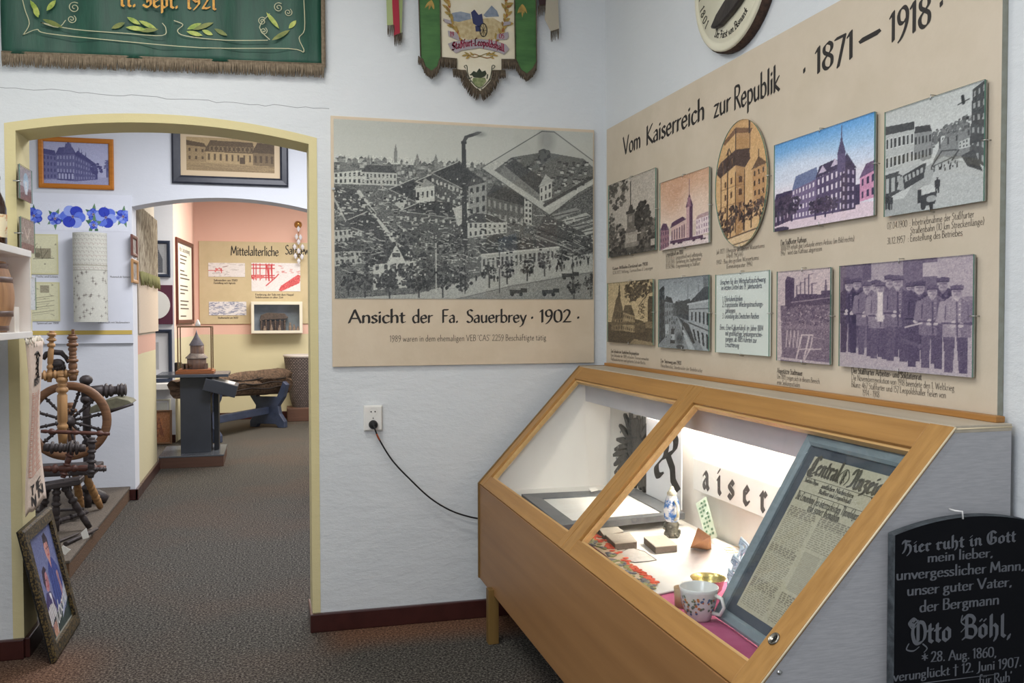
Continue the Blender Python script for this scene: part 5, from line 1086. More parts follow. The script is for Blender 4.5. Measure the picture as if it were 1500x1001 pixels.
b = MB(); b.lathe([(.006, 0), (.006, -.003), (.002, -.006), (0, -.006)], (1.118, YR, .784), (0, 1, 0), 12); b.build('screw', M['steel'], ep)
b = MB(); b.prism([(XF-.006, ZB+.002), (1.757, ZB+.002), (1.757, ZT+.002), (XT-.002, ZT+.002), (XF-.006, ZR+.001)], 'Y', YL-.016, YL+.002, .001); b.build('end_panel', M['oak_leg'], dc)
b = MB(); b.box(XT-.004, 1.757, YR-.001, YL-.018, ZT-.018, ZT, .002); b.build('top_panel', M['greywood'], dc)
b = MB(); b.box(1.728, 1.7565, YR+.02, YL-.018, ZT, ZT+.016, .003); b.build('back_moulding', wood('orange_oak', (176, 126, 68), (150, 104, 52), 'Y', 8), dc)
W_ = YL-YR
def sash(name, u0, u1, sl, sr):
    """one glazed frame: bottom and top rails, two stiles, pane"""
    fr_ = MB()
    obox(fr_, SO, SU, SV, SN, u0+sl, u1-sr, 0, .064, -.03, 0, .003); o = fr_.build(name, M['oak'], dc)
    fr_ = MB(); obox(fr_, SO, SU, SV, SN, u0+sl, u1-sr, SLEN-.082, SLEN-.003, -.03, 0, .003); fr_.build('top_rail', M['oak'], o)
    for a, c in ((u0, u0+sl), (u1-sr, u1)):
        s_ = MB(); obox(s_, SO, SU, SV, SN, a, c, 0, SLEN-.001, -.03, .0008, .003); s_.build('stile', M['oak_slope'], o)
    s_ = MB(); e = .008
    for a, c, d, f in ((u0+sl, u1-sr, .064, .064+e), (u0+sl, u1-sr, SLEN-.082-e, SLEN-.082), (u0+sl, u0+sl+e, .064, SLEN-.082), (u1-sr-e, u1-sr, .064, SLEN-.082)): obox(s_, SO, SU, SV, SN, a, c, d, f, -.034, -.012)
    s_.build('glazing_bead', wood('pale_oak_bead', (206, 170, 116), (184, 146, 92), 'Y', 8), o)
    g = MB(); obox(g, SO, SU, SV, SN, u0+sl-.003, u1-sr+.003, .061, SLEN-.079, -.022, -.018); g.build('glass_pane', M['caseglass'], o)
sash('glass_sash', .012, 1.366, .075, .048); sash('glass_sash', 1.368, W_, .08, .085)
b = MB(); lo = SO+SU*(YL-1.872)+SV*.143; b.lathe([(0, -.004), (.0165, -.004), (.0165, .004), (.013, .006), (.0115, .002), (0, .002)], lo, SN, 24); lk = b.build('lock', mat('aged_chrome', (150, 146, 136), .25, 1), dc)
b = MB(); obox(b, lo, SU, SV, SN, -.0022, .0022, -.008, .002, .0022, .0028); b.lathe([(.0045, .0022), (.0045, .003), (0, .003)], lo+SV*.004, SN, 12); b.build('keyhole', M['black'], lk)
for x, y in ((1.015, 4.235), (1.69, 4.4), (1.07, 2.1), (1.69, 2.1)):
    b = MB(); b.box(x, x+.052, y, y+.05, 0, ZB+.03, .003); b.build('leg', M['oak_leg'], dc)
b = MB(); b.box(XF+.018, 1.755, YR+.018, YL-.017, .682, .7); b.box(XF+.018, 1.755, YR+.018, YL-.017, ZB, ZB+.012); b.build('base_shelf', M['lining'], dc)
b = MB(); b.box(1.745, 1.756, YR+.018, YL-.017, .7, ZT-.018); b.build('back_lining', M['lining'], dc)
b = MB(); b.prism([(XF+.03, .7), (1.745, .7), (1.745, ZT-.018), (XT-.005, ZT-.03), (XF+.03, ZR+.005)], 'Y', 4.49, 4.5); b.build('end_lining', M['lining'], dc)
b = MB(); b.box(1.604, 1.612, YR+.02, 4.49, 1.152, ZT-.02); b.build('valance', mat('shaded_white_valance', (196, 192, 196), .6, c2=(188, 184, 188), scale=3), dc)  # white board; its unlit look is put into the grey colour
b = MB(); b.tube([(1.69, 1.95, 1.262), (1.69, 3.85, 1.262)], .013, 12); b.build('fluorescent_tube', mat('tube_glow', (255, 246, 232), .4, emit=75), dc)
b = MB(); b.box(1.665, 1.715, 1.9, 3.9, 1.28, 1.312); b.build('lamp_batten', M['white'], dc)
ZI = .7005
# cloth under the exhibits
M['pink'] = mat('magenta_cloth', (176, 76, 116), .8, c2=(190, 96, 132), scale=9, bump=.2)
ck = MB(); r = random.Random(6); n1, n2 = 16, 40; G = []
for i in range(n1+1):
    for j in range(n2+1): G.append(ck.bm.verts.new((1.105+.46*i/n1, 1.9+2.2*j/n2, ZI+.0015+.003*r.random())))
for i in range(n1):
    for j in range(n2): f = ck.bm.faces.new([G[i*(n2+1)+j], G[(i+1)*(n2+1)+j], G[(i+1)*(n2+1)+j+1], G[i*(n2+1)+j+1]]); f.smooth = True
tag(ck.build('lining_cloth', M['pink'], org=(1.3, 3, ZI)), 'magenta cloth lying over the floor of the display case', 'cloth')
def quad_of(L, z): return [(q[0], q[1]) for q in L]
def sheet(name, label, cat, L, z0, z1, m, parts=None):
    L = [(min(max(q[0], 1.112), 1.735), q[1]) for q in L]; b = MB(); b.prism(L, 'Z', z0, z1); o = b.build(name, m, org=(sum(q[0] for q in L)/len(L), sum(q[1] for q in L)/len(L), z0)); return tag(o, label, cat)
M['exh_paper'] = mat('white_exhibit_paper', (240, 236, 230), .8, c2=(232, 226, 218), scale=12); M['pencil'] = mat('grey_print', (150, 146, 142), .8)
sheet('white_cloth', 'white embroidered cloth spread under the blocks and papers in the case', 'cloth', [(1.243,3.442,.705),(1.424,3.616,.705),(1.681,3.585,.705),(1.773,3.136,.705),(1.521,2.735,.705),(1.182,2.657,.705)], ZI+.005, ZI+.0065, mat('white_linen', (230, 226, 220), .85, c2=(218, 210, 204), scale=20, bump=.2))
sheet('paper_sheet', 'folded white booklet lying flat next to the red embroidered runner', 'paper', [(1.226,2.949,.711),(1.412,3.028,.711),(1.3,2.68,.711),(1.172,2.64,.711)], ZI+.0075, ZI+.0115, M['exh_paper'])
o = sheet('paper_sheet', 'wide pale printed sheet lying in front of the brown tent card', 'paper', [(1.356,3.067,.71),(1.638,3.069,.71),(1.537,2.754,.71),(1.325,2.747,.71)], ZI+.007, ZI+.009, mat('pale_print_paper', (226, 218, 216), .8, c2=(216, 206, 204), scale=14))
L = [(1.255,3.151,.711),(1.335,3.212,.711),(1.359,3.143,.711),(1.356,3.024,.711),(1.32,3.015,.711),(1.265,3.012,.711),(1.242,3.046,.711)]; o = sheet('paper_sheet', 'small torn grey sheet with ragged dark edge beside the blocks', 'paper', L, ZI+.0075, ZI+.009, mat('grey_old_paper', (200, 196, 192), .85, c2=(184, 178, 172), scale=30))
b = MB(); P = [(q[0], q[1], ZI+.0095) for q in L]; b.tube(P+[P[0]], .0012, 4); b.build('ragged_edge', M['inkgrey'], o)
# embroidered runner
ru = thing('embroidered_runner', 'orange red embroidered cloth strip along the front edge of the case', 'embroidery', (1.1, 2.9, ZI))
L1 = [(1.222,3.392,.707),(1.271,3.39,.707),(1.276,3.277,.707),(1.256,3.087,.707),(1.234,2.908,.707),(1.234,2.791,.707),(1.228,2.729,.707),(1.191,2.678,.707),(1.167,2.699,.707)]; 
b = MB(); A = [(1.238,3.411,.707),(1.267,3.427,.707),(1.275,3.31,.707),(1.261,3.145,.707),(1.243,2.959,.707),(1.242,2.838,.707),(1.238,2.75,.707)]; B = [(1.193,3.289,.707),(1.193,3.257,.707),(1.194,3.134,.707),(1.182,2.967,.707),(1.174,2.824,.707),(1.175,2.728,.707),(1.189,2.678,.707)]
A = [(max(q[0], 1.116), q[1]) for q in A]; B = [(max(q[0], 1.112), q[1]) for q in B]
for i in range(6): b.poly([(A[i][0], A[i][1], ZI+.013), (A[i+1][0], A[i+1][1], ZI+.013), (B[i+1][0], B[i+1][1], ZI+.013), (B[i][0], B[i][1], ZI+.013)])
b.build('ground_cloth', mat('sand_cloth', (206, 186, 162), .85), ru)
b = MB(); b2 = MB(); b3 = MB(); r = random.Random(8)
for k in range(170):
    i = r.randrange(6); u, v = r.random(), r.random(); p = [A[i][q]*(1-u)*(1-v)+A[i+1][q]*u*(1-v)+B[i][q]*(1-u)*v+B[i+1][q]*u*v for q in (0, 1)]; a = r.uniform(0, 6.28); t = b if v < .45 else (b2 if k % 2 else b3)
    t.ball((p[0], p[1], ZI+.0155), .0085, (1+.6*math.cos(a)**2, 1+.6*math.sin(a)**2, .3), 6)
b.build('red_flowers', mat('vermilion_wool', (206, 84, 58), .8), ru); b2.build('grey_flowers', mat('slate_wool', (104, 104, 110), .8), ru); b3.build('leaf_stitching', mat('moss_wool', (140, 140, 92), .8), ru)
# blocks
M['block_top'] = mat('grey_brown_block_top', (186, 178, 166), .75, c2=(168, 160, 148), scale=20); M['block'] = mat('brown_block_side', (104, 92, 82), .7, c2=(84, 74, 66), scale=40)
for lab, L in (('grey brown book block at the back left of the three, partly behind the oak bar', [(1.291,3.46,.734),(1.376,3.487,.734),(1.364,3.367,.734),(1.266,3.324,.734)]), ('grey brown book block, middle of the three, with pale top', [(1.275,3.333,.734),(1.379,3.339,.734),(1.352,3.199,.734),(1.26,3.193,.734)]), ('grey brown book block on the right, nearest the figurine', [(1.407,3.262,.734),(1.496,3.26,.734),(1.478,3.111,.734),(1.387,3.105,.734)])):
    t = thing('book_block', lab, 'book', (L[0][0], L[0][1], ZI+.008), 'book blocks on the white cloth')
    b = MB(); b.prism([(q[0], q[1]) for q in L], 'Z', ZI+.0078, .7325, .001); b.build('pages', M['block'], t)
    c = [sum(q[i] for q in L)/4 for i in (0, 1)]; b = MB(); b.prism([(c[0]+(q[0]-c[0])*1.02, c[1]+(q[1]-c[1])*1.02) for q in L], 'Z', .7325, .736, .001); b.build('cover', M['block_top'], t)
# large flat frame with white sheet
ff = thing('picture_frame', 'large dark grey picture frame lying flat with a white sheet inside', 'picture frame', (1.3, 3.8, ZI))
Q = [Vector(q) for q in [(1.136,4.068,.764),(1.12,3.412,.764),(1.691,3.486,.764),(1.707,4.048,.764)]]
def bl(u, v): return (Q[0]*(1-u)+Q[3]*u)*(1-v)+(Q[1]*(1-u)+Q[2]*u)*v
def band(b, a, z0, z1):
    O_ = [bl(0, 0), bl(1, 0), bl(1, 1), bl(0, 1)]; I = [bl(a, a), bl(1-a, a), bl(1-a, 1-a), bl(a, 1-a)]
    for j in range(4):
        k = (j+1) % 4; f = lambda p, z: (p.x, p.y, z)
        b.poly([f(O_[j], z1), f(O_[k], z1), f(I[k], z1-.006), f(I[j], z1-.006)]); b.poly([f(O_[j], z0), f(O_[k], z0), f(O_[k], z1), f(O_[j], z1)]); b.poly([f(I[j], z0), f(I[k], z0), f(I[k], z1-.006), f(I[j], z1-.006)])
b = MB(); band(b, .13, .738, .764); b.build('frame', mat('charcoal_frame', (84, 86, 90), .4, c2=(100, 100, 102), scale=20), ff)
b = MB(); b.prism([tuple(bl(u, v)[:2]) for u, v in ((.1, .1), (.9, .1), (.9, .9), (.1, .9))], 'Z', .734, .751); b.build('white_sheet', M['exh_paper'], ff)
b = MB(); b.prism([tuple(bl(u, v)[:2]) for u, v in ((.2, .2), (.8, .2), (.8, .75), (.2, .75))], 'Z', ZI+.0075, .74); b.build('backing', M['block'], ff)
# eagle
eg = thing('eagle_emblem', 'black carved eagle with spread wings at the back of the case', 'emblem', (1.735, 4.0, .8))
b = MB(); xe = 1.728
L = [(1.728,4.169,1.074),(1.728,4.1,1.102),(1.728,4.049,1.101),(1.728,4.024,1.018),(1.728,3.967,.977),(1.728,3.911,.872),(1.728,3.95,.794),(1.728,4.048,.763),(1.728,4.116,.838),(1.728,4.186,.929)]; b.prism([(q[1], q[2]) for q in L], 'X', xe-.012, xe+.008, .003)
for p, q, w in zip([(1.728,4.151,1.002),(1.728,4.151,1.002),(1.728,4.169,.979),(1.728,4.169,.965),(1.728,4.186,.949),(1.728,4.186,.929),(1.728,4.186,.908),(1.728,4.168,.891),(1.728,4.151,.866),(1.728,4.116,.838),(1.728,4.049,1.015),(1.728,4.032,1.03),(1.728,4.016,1.019),(1.728,3.991,.996),(1.728,3.966,.863),(1.728,3.982,.86),(1.728,4.015,.848),(1.728,4.048,.836),(1.728,4.082,.837)], [(1.728,4.16,1.126),(1.728,4.24,1.108),(1.728,4.304,1.045),(1.728,4.342,.967),(1.728,4.37,.91),(1.728,4.389,.878),(1.728,4.379,.83),(1.728,4.37,.789),(1.728,4.313,.77),(1.728,4.239,.769),(1.728,4.066,1.116),(1.728,4,1.119),(1.728,3.944,1.087),(1.728,3.888,1.036),(1.728,3.902,.77),(1.728,3.95,.761),(1.728,3.998,.752),(1.728,4.039,.758),(1.728,4.115,.757)], [.03]*19):
    d = (q[1]-p[1], q[2]-p[2]); L_ = math.hypot(*d); nx, nz = -d[1]/L_, d[0]/L_
    pts = [(p[1]+nx*w*.5, p[2]+nz*w*.5), (p[1]+d[0]*.6+nx*w*.62, p[2]+d[1]*.6+nz*w*.62), (q[1]+nx*.004, q[2]+nz*.004), (q[1]-nx*.012, q[2]-nz*.012), (p[1]+d[0]*.6-nx*w*.5, p[2]+d[1]*.6-nz*w*.5), (p[1]-nx*w*.5, p[2]-nz*w*.5)]
    b.prism(pts, 'X', xe-.01, xe+.006, .002)
b.build('eagle', mat('black_iron', (40, 40, 42), .45, .3, c2=(60, 60, 60), scale=20, bump=.3), eg)
b = MB()
for p in [(1.72,4.284,1.009),(1.72,4.312,.929),(1.72,4.34,.865),(1.72,4.321,.804),(1.72,4.115,1.057),(1.72,4.047,.949),(1.72,3.996,.825)]: b.ball(p, .008, (.4, 1, 1), 8)
b.build('stud', mat('dull_silver', (150, 150, 150), .35, .8), eg)
# initial sheet and name board
ks = thing('initial_sheet', 'white sheet with a large black ornamental letter K standing at the back of the case', 'sheet', (1.70, 3.7, ZI))
b = MB(); b.box(1.695, 1.7, 3.53, 3.9, .767, 1.125); b.build('sheet', mat('cool_white_card', (222, 222, 226), .7), ks)
b = MB(); write(b, 'K', (1.6945, 3.79, .86), UR, VR, .215, .23, nib=.2, thin=.04, ang=.75, font='f'); b.build('initial', M['ink'], ks)
nb = thing('name_board', 'long white board with black letters aiser on the back of the case', 'name board', (1.71, 3, .875))
b = MB(); b.box(1.712, 1.7445, 2.4, 3.452, .872, 1.004, .003); b.build('board', M['white'], nb)
b = MB(); q = [(1.71,3.363,.918),(1.71,3.24,.918),(1.71,3.151,.913),(1.71,3.036,.912),(1.71,2.914,.909)]
for ch, p in zip('aiser', q): write(b, ch, (1.7115, p[1], .896), UR, VR, .112, None, nib=.22, thin=.06, ang=.75, font='f')
b.build('letters', mat('dark_grey_letter', (74, 70, 68), .6), nb)
# figurine
q = [(1.562,3.338,.714)][0]
fg = thing('beer_stein', 'small blue and white stein with grey metal foot and lid', 'stein', (q[0], q[1], ZI))
b = MB(); b.lathe([(0, .005), (.03, .005), (.032, .02), (.026, .035), (.03, .06), (.024, .07)], (q[0], q[1], ZI), (0, 0, 1), 20)
for i in range(14): b.ball((q[0]+.03*math.cos(i), q[1]+.03*math.sin(i), ZI+.012+.05*(i % 5)/5), .007, n=6)
b.build('foot', mat('pewter', (130, 126, 116), .4, .7, c2=(90, 86, 78), scale=40, bump=.4), fg)
b = MB(); b.lathe([(.024, .07), (.03, .08), (.033, .115), (.028, .15), (.018, .175)], (q[0], q[1], ZI), (0, 0, 1), 20); b.build('body', mat('blue_white_glaze', (70, 120, 190), .2, c2=(232, 234, 238), scale=28, contrast=(.45, .55)), fg)
b = MB(); b.lathe([(.019, .175), (.02, .185), (.01, .198), (.006, .21), (0, .212)], (q[0], q[1], ZI), (0, 0, 1), 16); b.ball((q[0]-.012, q[1]-.02, ZI+.19), .012, n=8); b.tube([(q[0], q[1]-.03, ZI+.16), (q[0], q[1]-.055, ZI+.14), (q[0], q[1]-.055, ZI+.1), (q[0], q[1]-.03, ZI+.08)], .006, 8); b.build('lid_and_handle', mat('white_porcelain', (226, 222, 212), .25, c2=(190, 180, 150), scale=40), fg)
# banknote, tent card
q = [(1.702,3.274,.709)][0]; O_ = Vector((q[0]+.02, q[1]+.02, ZI+.008))
bk = thing('banknote', 'pale green banknote propped upright against the white wall of the case', 'banknote', tuple(O_))
Uk = Vector((.05, -.96, -.0)).normalized(); Vk = Vector((.38, .5, .95)).normalized()
L = [Vector(p) for p in ([(1.712,3.428,.815),(1.712,3.336,.862)]+[(1.665,3.153,.743),(1.665,3.238,.706)])]
b = MB(); b.poly(L); b.poly([p+Vector((.002, 0, 0)) for p in L][::-1]); b.build('note', mat('note_paper', (214, 224, 206), .7, c2=(196, 212, 190), scale=30), bk)
b = MB()
for i in range(3):
    for j in range(9):
        u0, v0 = .18+.26*i, .06+.1*j; f = lambda u, v: (L[0]*(1-u)+L[1]*u)*(1-v)+(L[3]*(1-u)+L[2]*u)*v-Vector((.0015, 0, 0))
        if (i+j) % 4: b.poly([f(u0, v0), f(u0+.2, v0), f(u0+.16, v0+.06), f(u0, v0+.05)])
b.build('note_print', mat('note_green_ink', (96, 130, 100), .8), bk)
tc = thing('tent_card', 'brown folded card standing like a tent', 'card', [(1.599,3.136,.709)][0]); L = [(1.553,3.153,.708),(1.599,3.109,.708),(1.641,3.118,.708),(1.68,3.238,.708)]
L = [(min(q[0], 1.625), q[1], q[2]) for q in L]; a_, c_, d_, e_ = L[0], L[1], L[2], L[3]; t1 = [(1.392,2.771,.882)][0]; t2 = [(1.42,2.732,.861)][0]
b = MB(); b.poly([a_, c_, t2, t1]); b.poly([c_, d_, t2]); b.poly([(d_[0], d_[1], d_[2]), (e_[0], e_[1], e_[2]), t1, t2]); o = b.build('card', mat('kraft_card', (168, 118, 68), .8, c2=(154, 104, 58), scale=20), tc); md = o.modifiers.new('thick', 'SOLIDIFY'); md.thickness = .0015
# spectacles
sp_ = [(1.656,3.081,.711)][0]; b = MB()
for k in (0, 1):
    c = (sp_[0]+.02-.01*k, sp_[1]-.035*k); b.tube([(c[0]+.018*math.cos(t*PI/10), c[1]+.02*math.sin(t*PI/10), ZI+.0125) for t in range(21)], .001, 5)
b.tube([(sp_[0]+.02, sp_[1]+.02, ZI+.0125), (sp_[0]+.09, sp_[1]+.01, ZI+.016), (sp_[0]+.12, sp_[1], ZI+.011)], .001, 5); b.tube([(sp_[0]+.01, sp_[1]-.055, ZI+.0125), (sp_[0]+.08, sp_[1]-.06, ZI+.016), (sp_[0]+.1, sp_[1]-.06, ZI+.011)], .001, 5)
tag(b.build('spectacles', M['brass'], org=(sp_[0], sp_[1], ZI+.011)), 'thin wire spectacles lying behind the wide sheet', 'spectacles')
# cups
q = [(1.207,2.414,.709)][0]; cc = (q[0]+.01, q[1]-.0, ZI+.004)
M['china'] = mat('white_china', (226, 224, 220), .15, spec=.6)
cu = thing('cup', 'white china cup with small flowers near the lower glass edge', 'cup', cc)
b = MB(); b.lathe([(0, .002), (.03, .002), (.034, 0), (.036, .006), (.042, .02), (.05, .05), (.055, .085), (.058, .096), (.0565, .0975), (.054, .094), (.048, .05), (.04, .018), (.03, .008), (0, .007)], cc, (0, 0, 1), 36); b.build('bowl', M['china'], cu)
b = MB(); b.tube([(cc[0]+.03+.02*0, cc[1]-.045, cc[2]+.08), (cc[0]+.035, cc[1]-.075, cc[2]+.078), (cc[0]+.038, cc[1]-.083, cc[2]+.055), (cc[0]+.034, cc[1]-.068, cc[2]+.03), (cc[0]+.026, cc[1]-.04, cc[2]+.026)], [.007, .0055, .005, .0055, .007], 8); b.build('handle', M['china'], cu)
fl = [MB(), MB(), MB()]; r = random.Random(12)
for k in range(70):
    a = r.uniform(PI*.75, PI*1.75); z = r.choice((.03, .045, .055, .065))+r.uniform(-.012, .012); R_ = .0365+.21*max(0, z-.006)+.0006
    R_ = np.interp(z, (.006, .02, .05, .085), (.036, .042, .05, .055))+.0006
    n_ = Vector((math.cos(a), math.sin(a), -.2)).normalized(); p_ = Vector((cc[0]+R_*math.cos(a), cc[1]+R_*math.sin(a), cc[2]+z)); fl[k % 3].lathe([(.003+.002*r.random(), 0), (0, .0006)], p_, n_, 7)
for m_, nm, c in zip(fl, ('blue_flowers', 'orange_flowers', 'leaf_pattern'), ((84, 110, 150), (196, 120, 70), (110, 120, 100))): m_.build(nm, mat(nm, c, .3), cu)
q = [(1.352,2.617,.714)][0]; cc = (q[0], q[1], ZI+.004)
bo = thing('bowl', 'rose coloured bowl with gilded inside standing behind the flowered cup', 'bowl', cc)
b = MB(); b.lathe([(0, .002), (.03, .002), (.032, .006), (.044, .02), (.05, .045), (.056, .054)], cc, (0, 0, 1), 32); b.build('body', mat('rose_china', (206, 160, 146), .2, c2=(190, 128, 124), scale=25), bo)
b = MB(); b.lathe([(.056, .054), (.057, .056), (.054, .055), (.047, .042), (.04, .02), (.0, .012)], cc, (0, 0, 1), 32); b.build('gilded_inside', mat('gilding', (196, 176, 112), .25, .8), bo)
q = [(1.176,2.484,.714)][0]
b = MB(); b.lathe([(0, 0), (.024, 0), (.026, .03), (.028, .06), (.025, .06), (.022, .01), (0, .008)], (q[0]+.045, q[1]+.045, ZI+.004), (0, 0, 1), 20); tag(b.build('beaker', mat('tan_clay', (170, 142, 108), .6), org=(q[0]+.045, q[1]+.045, ZI+.004)), 'small tan beaker half hidden on the left of the flowered cup', 'beaker')
# openwork ornament
ow = thing('openwork_ornament', 'pale blue white openwork lace ornament leaning beside the framed newspaper', 'ornament', [(1.307,2.405,.709)][0])
b = MB(); C_ = [(1.36,2.469,.734),(1.36,2.491,.753)]+[(1.4,2.56,.773),(1.4,2.53,.826)]+[(1.43,2.538,.876)]+[(1.38,2.48,.75),(1.38,2.485,.787)]+[(1.42,2.532,.809)]; r = random.Random(5)
for i, p in enumerate(C_):
    for R_ in (.022, .013):
        ph = r.random()*6; b.tube([(p[0]+.006*math.sin(t), p[1]+R_*math.cos(t*PI/8)*(1+.25*math.sin(3*t*PI/8+ph)), p[2]+R_*1.15*math.sin(t*PI/8)) for t in range(17)], .0042, 6)
b.tube(C_[:5], .005, 6); b.tube([C_[0], C_[5], C_[6], C_[7], C_[4]], .005, 6); dz = ZI+.002-min(v.co.z for v in b.bm.verts)
for v in b.bm.verts: v.co.z += max(0, dz)
b.build('lattice', mat('pale_blue_enamel', (206, 216, 226), .3, c2=(170, 190, 208), scale=30), ow)
# framed newspaper
BL = Vector((1.2745, 2.4085, .7066)); Un = Vector((-.0236, -.9997, -.001)).normalized(); Vn = Vector((.5099, -.0128, .8601)); Vn = (Vn-Un*Vn.dot(Un)).normalized(); Nn = Un.cross(Vn)
if Nn.x > 0: Nn = -Nn
BL = BL-Nn*0
nf = thing('framed_newspaper', 'old newspaper in a blue grey frame leaning inside the case', 'framed newspaper', tuple(BL)); wN, hN = .53, .614
b = MB(); frame_mb(b, BL, Un, Vn, Nn, wN, hN, .034, .022); b.build('frame', mat('blue_grey_frame', (116, 128, 134), .45, c2=(130, 142, 148), scale=12, stretch=(1, 1, 4)), nf)
b = MB(); slab(b, BL+Un*.03+Vn*.03, Un, Vn, Nn, wN-.06, hN-.06, 0, .006); b.build('mount', mat('dark_slate_mount', (66, 72, 82), .6, c2=(76, 82, 92), scale=14), nf)
p = Pic(150, 250, (190, 182, 158), 31); p.grain(5); r = p.r
for k in range(56):
    y = .33+.0118*k
    if y > .97: break
    for c0, c1 in ((.03, .36), (.4, .97)):
        if c0 > .3 and .52 < y < .8: continue
        x = c0
        while x < c1-.02: w = .015+.04*r.rand(); p.rect(x, y, min(x+w, c1), y+.005, (128, 120, 104)); x += w+.012
for k in range(26): p.line([(.42, .55+.009*k), (.6, .55+.009*k)], .006, (150, 142, 124))
p.rect(.62, .53, .97, .8, (176, 172, 152)); p.ell(.8, .66, .12, .09, (150, 152, 140)); p.ell(.8, .63, .05, .045, (186, 178, 156)); p.poly([(.66, .8), (.72, .71), (.88, .71), (.95, .8)], (120, 126, 118)); p.grain(4)
PO = BL+Un*.072+Vn*.062+Nn*.0075; print_mesh('newspaper', p, tuple(PO), tuple(Un), tuple(Vn), .41, .49, nf)
b = MB(); TO = PO+Nn*.0008
write(b, 'Central', TO+Un*.012+Vn*.436, Un, Vn, .055, .14, nib=.2, thin=.07, ang=.4, font='f'); write(b, 'Anzeiger', TO+Un*.205+Vn*.43, Un, Vn, .055, .175, nib=.2, thin=.07, ang=.4, font='f')
for i in (0, 1): strokes(b, [(.158+.03*i, .432), (.15+.046*i, .45), (.158+.03*i, .466), (.173, .475), (.173, .43)], TO, Un, Vn, .003)
for i in range(3): strokes(b, spiral((.173, .438+.012*i), .009, 1.2, i), TO, Un, Vn, .0022)
write(b, 'Amtliches Organ', TO+Un*.012+Vn*.408, Un, Vn, .012, .07, font='f', nib=.16, thin=.07); write(b, 'amtlichen Nachrichten', TO+Un*.1+Vn*.405, Un, Vn, .014, .15, font='f', nib=.16, thin=.07); write(b, 'Staßfurt und Leopoldshall', TO+Un*.1+Vn*.388, Un, Vn, .013, .15, font='f', nib=.16, thin=.07); write(b, 'Die Ermordung des österreichischen Thronfolgers', TO+Un*.012+Vn*.352, Un, Vn, .024, .3, font='f', nib=.14, thin=.05, ang=.7); write(b, 'und seiner Gemahlin', TO+Un*.09+Vn*.33, Un, Vn, .024, .15, font='f', nib=.14, thin=.05, ang=.7)
for v in (.378, .422): slab(b, TO+Un*.008+Vn*v, Un, Vn, Nn, .314, .0014, 0, .0002)
b.build('newspaper_print', mat('faded_black_print', (84, 78, 66), .8), nf)
b = MB(); slab(b, BL+Un*.03+Vn*.03, Un, Vn, Nn, wN-.06, hN-.06, .014, .016); b.build('glass', M['glass'], nf)
# red ribbon mark on the frame, small card behind the flat frame
tag(sheet('small_card', 'tiny grey and white card standing behind the dark flat frame', 'card', [(1.475,4.085,.769),(1.519,4.109,.769),(1.508,4.041,.769),(1.465,4.018,.769)], .766, .769, M['exh_paper']), None, None)

# ---------------------------------------------------------------- the gravestone on the end of the case
gs = thing('gravestone', 'black arched gravestone plate with engraved inscription hanging on the grey end panel', 'gravestone', (1.6, 1.8, .3))
x0, x1 = 1.403, 1.83; xm_ = (x0+x1)/2; top = [(x0+(x1-x0)*i/20, 1.088+.032*(1-((i-10)/10)**2)) for i in range(21)]
b = MB(); b.prism([(x0, .3)]+top+[(x1, .3)], 'Y', 1.792, 1.8165, .002); b.bm.normal_update()
for f in b.bm.faces: f.material_index = 0 if f.normal.y < -.9 else 1
b.build('slab', [mat('polished_black_granite', (9, 10, 15), .5, spec=.1), mat('rough_slate_edge', (78, 84, 88), .7, c2=(50, 54, 58), scale=40, bump=.4)], gs)
b = MB(); ys = 1.7915; G_ = dict(nib=.15, thin=.05, ang=.12, sp=.07)
def gl(s, L, cap, serif=.07, **k):
    (xa, _, za), (xb, _, zb_) = L; kk = dict(G_); kk.update(k); O_ = Vector((xa, ys, za)); d = Vector((xb-xa, 0, zb_-za)); write(b, s, O_, d.normalized(), (0, 0, 1), cap, d.length, serif=serif, **kk)
K_ = dict(nib=.17, thin=.05, ang=.75, font='f', serif=0)
gl('Hier ruht in Gott', [(1.425,1.792,1.043),(1.746,1.792,1.05)], .029, **K_)
gl('mein lieber,', [(1.495,1.791,1.017),(1.68,1.792,1.017)], .023); gl('unvergesslicher Mann,', [(1.409,1.792,.981),(1.773,1.792,.978)], .025); gl('unser guter Vater,', [(1.439,1.791,.942),(1.737,1.792,.941)], .025); gl('der Bergmann', [(1.474,1.791,.9),(1.7,1.792,.9)], .026)
gl('Otto', [(1.452,1.792,.826),(1.563,1.791,.825)], .052, **K_); gl('Böhl,', [(1.598,1.792,.827),(1.737,1.792,.818)], .052, **K_)
gl('* 28. Aug. 1860,', [(1.483,1.792,.779),(1.694,1.791,.772)], .024); gl('verunglückt + 12. Juni 1907.', [(1.404,1.792,.742),(1.769,1.791,.741)], .023); gl("für Ruh'", [(1.645,1.792,.707),(1.741,1.792,.707)], .024)
for o_, q_ in ((0, 1),): 
    L = [(1.463,1.792,.729),(1.697,1.792,.728)]; b.tube([(p[0], ys+.0015, p[2]) for p in L], .002, 4)
for P in ([(1.454,1.792,.861),(1.444,1.792,.875),(1.457,1.792,.887),(1.47,1.792,.876),(1.461,1.792,.864)], [(1.445,1.792,.827),(1.439,1.792,.814),(1.458,1.792,.809),(1.473,1.792,.817)], [(1.595,1.792,.881),(1.592,1.792,.865),(1.604,1.792,.854),(1.592,1.792,.842)], [(1.484,1.792,.823),(1.496,1.792,.812),(1.488,1.792,.803)]): strokes(b, XZ(P), (0, ys, 0), (1, 0, 0), (0, 0, 1), .003)
b.build('inscription', mat('engraved_grey', (100, 102, 107), .8), gs)
b = MB(); q = [(1.589,1.79,1.127)][0]; b.tube([(q[0]-.012, 1.8177, q[2]+.006), (q[0]-.012, 1.797, q[2]+.006), (q[0]-.002, 1.787, q[2]+.006), (q[0], 1.787, q[2]-.012)], .0022, 8)
b.build('hook', M['white'], gs)

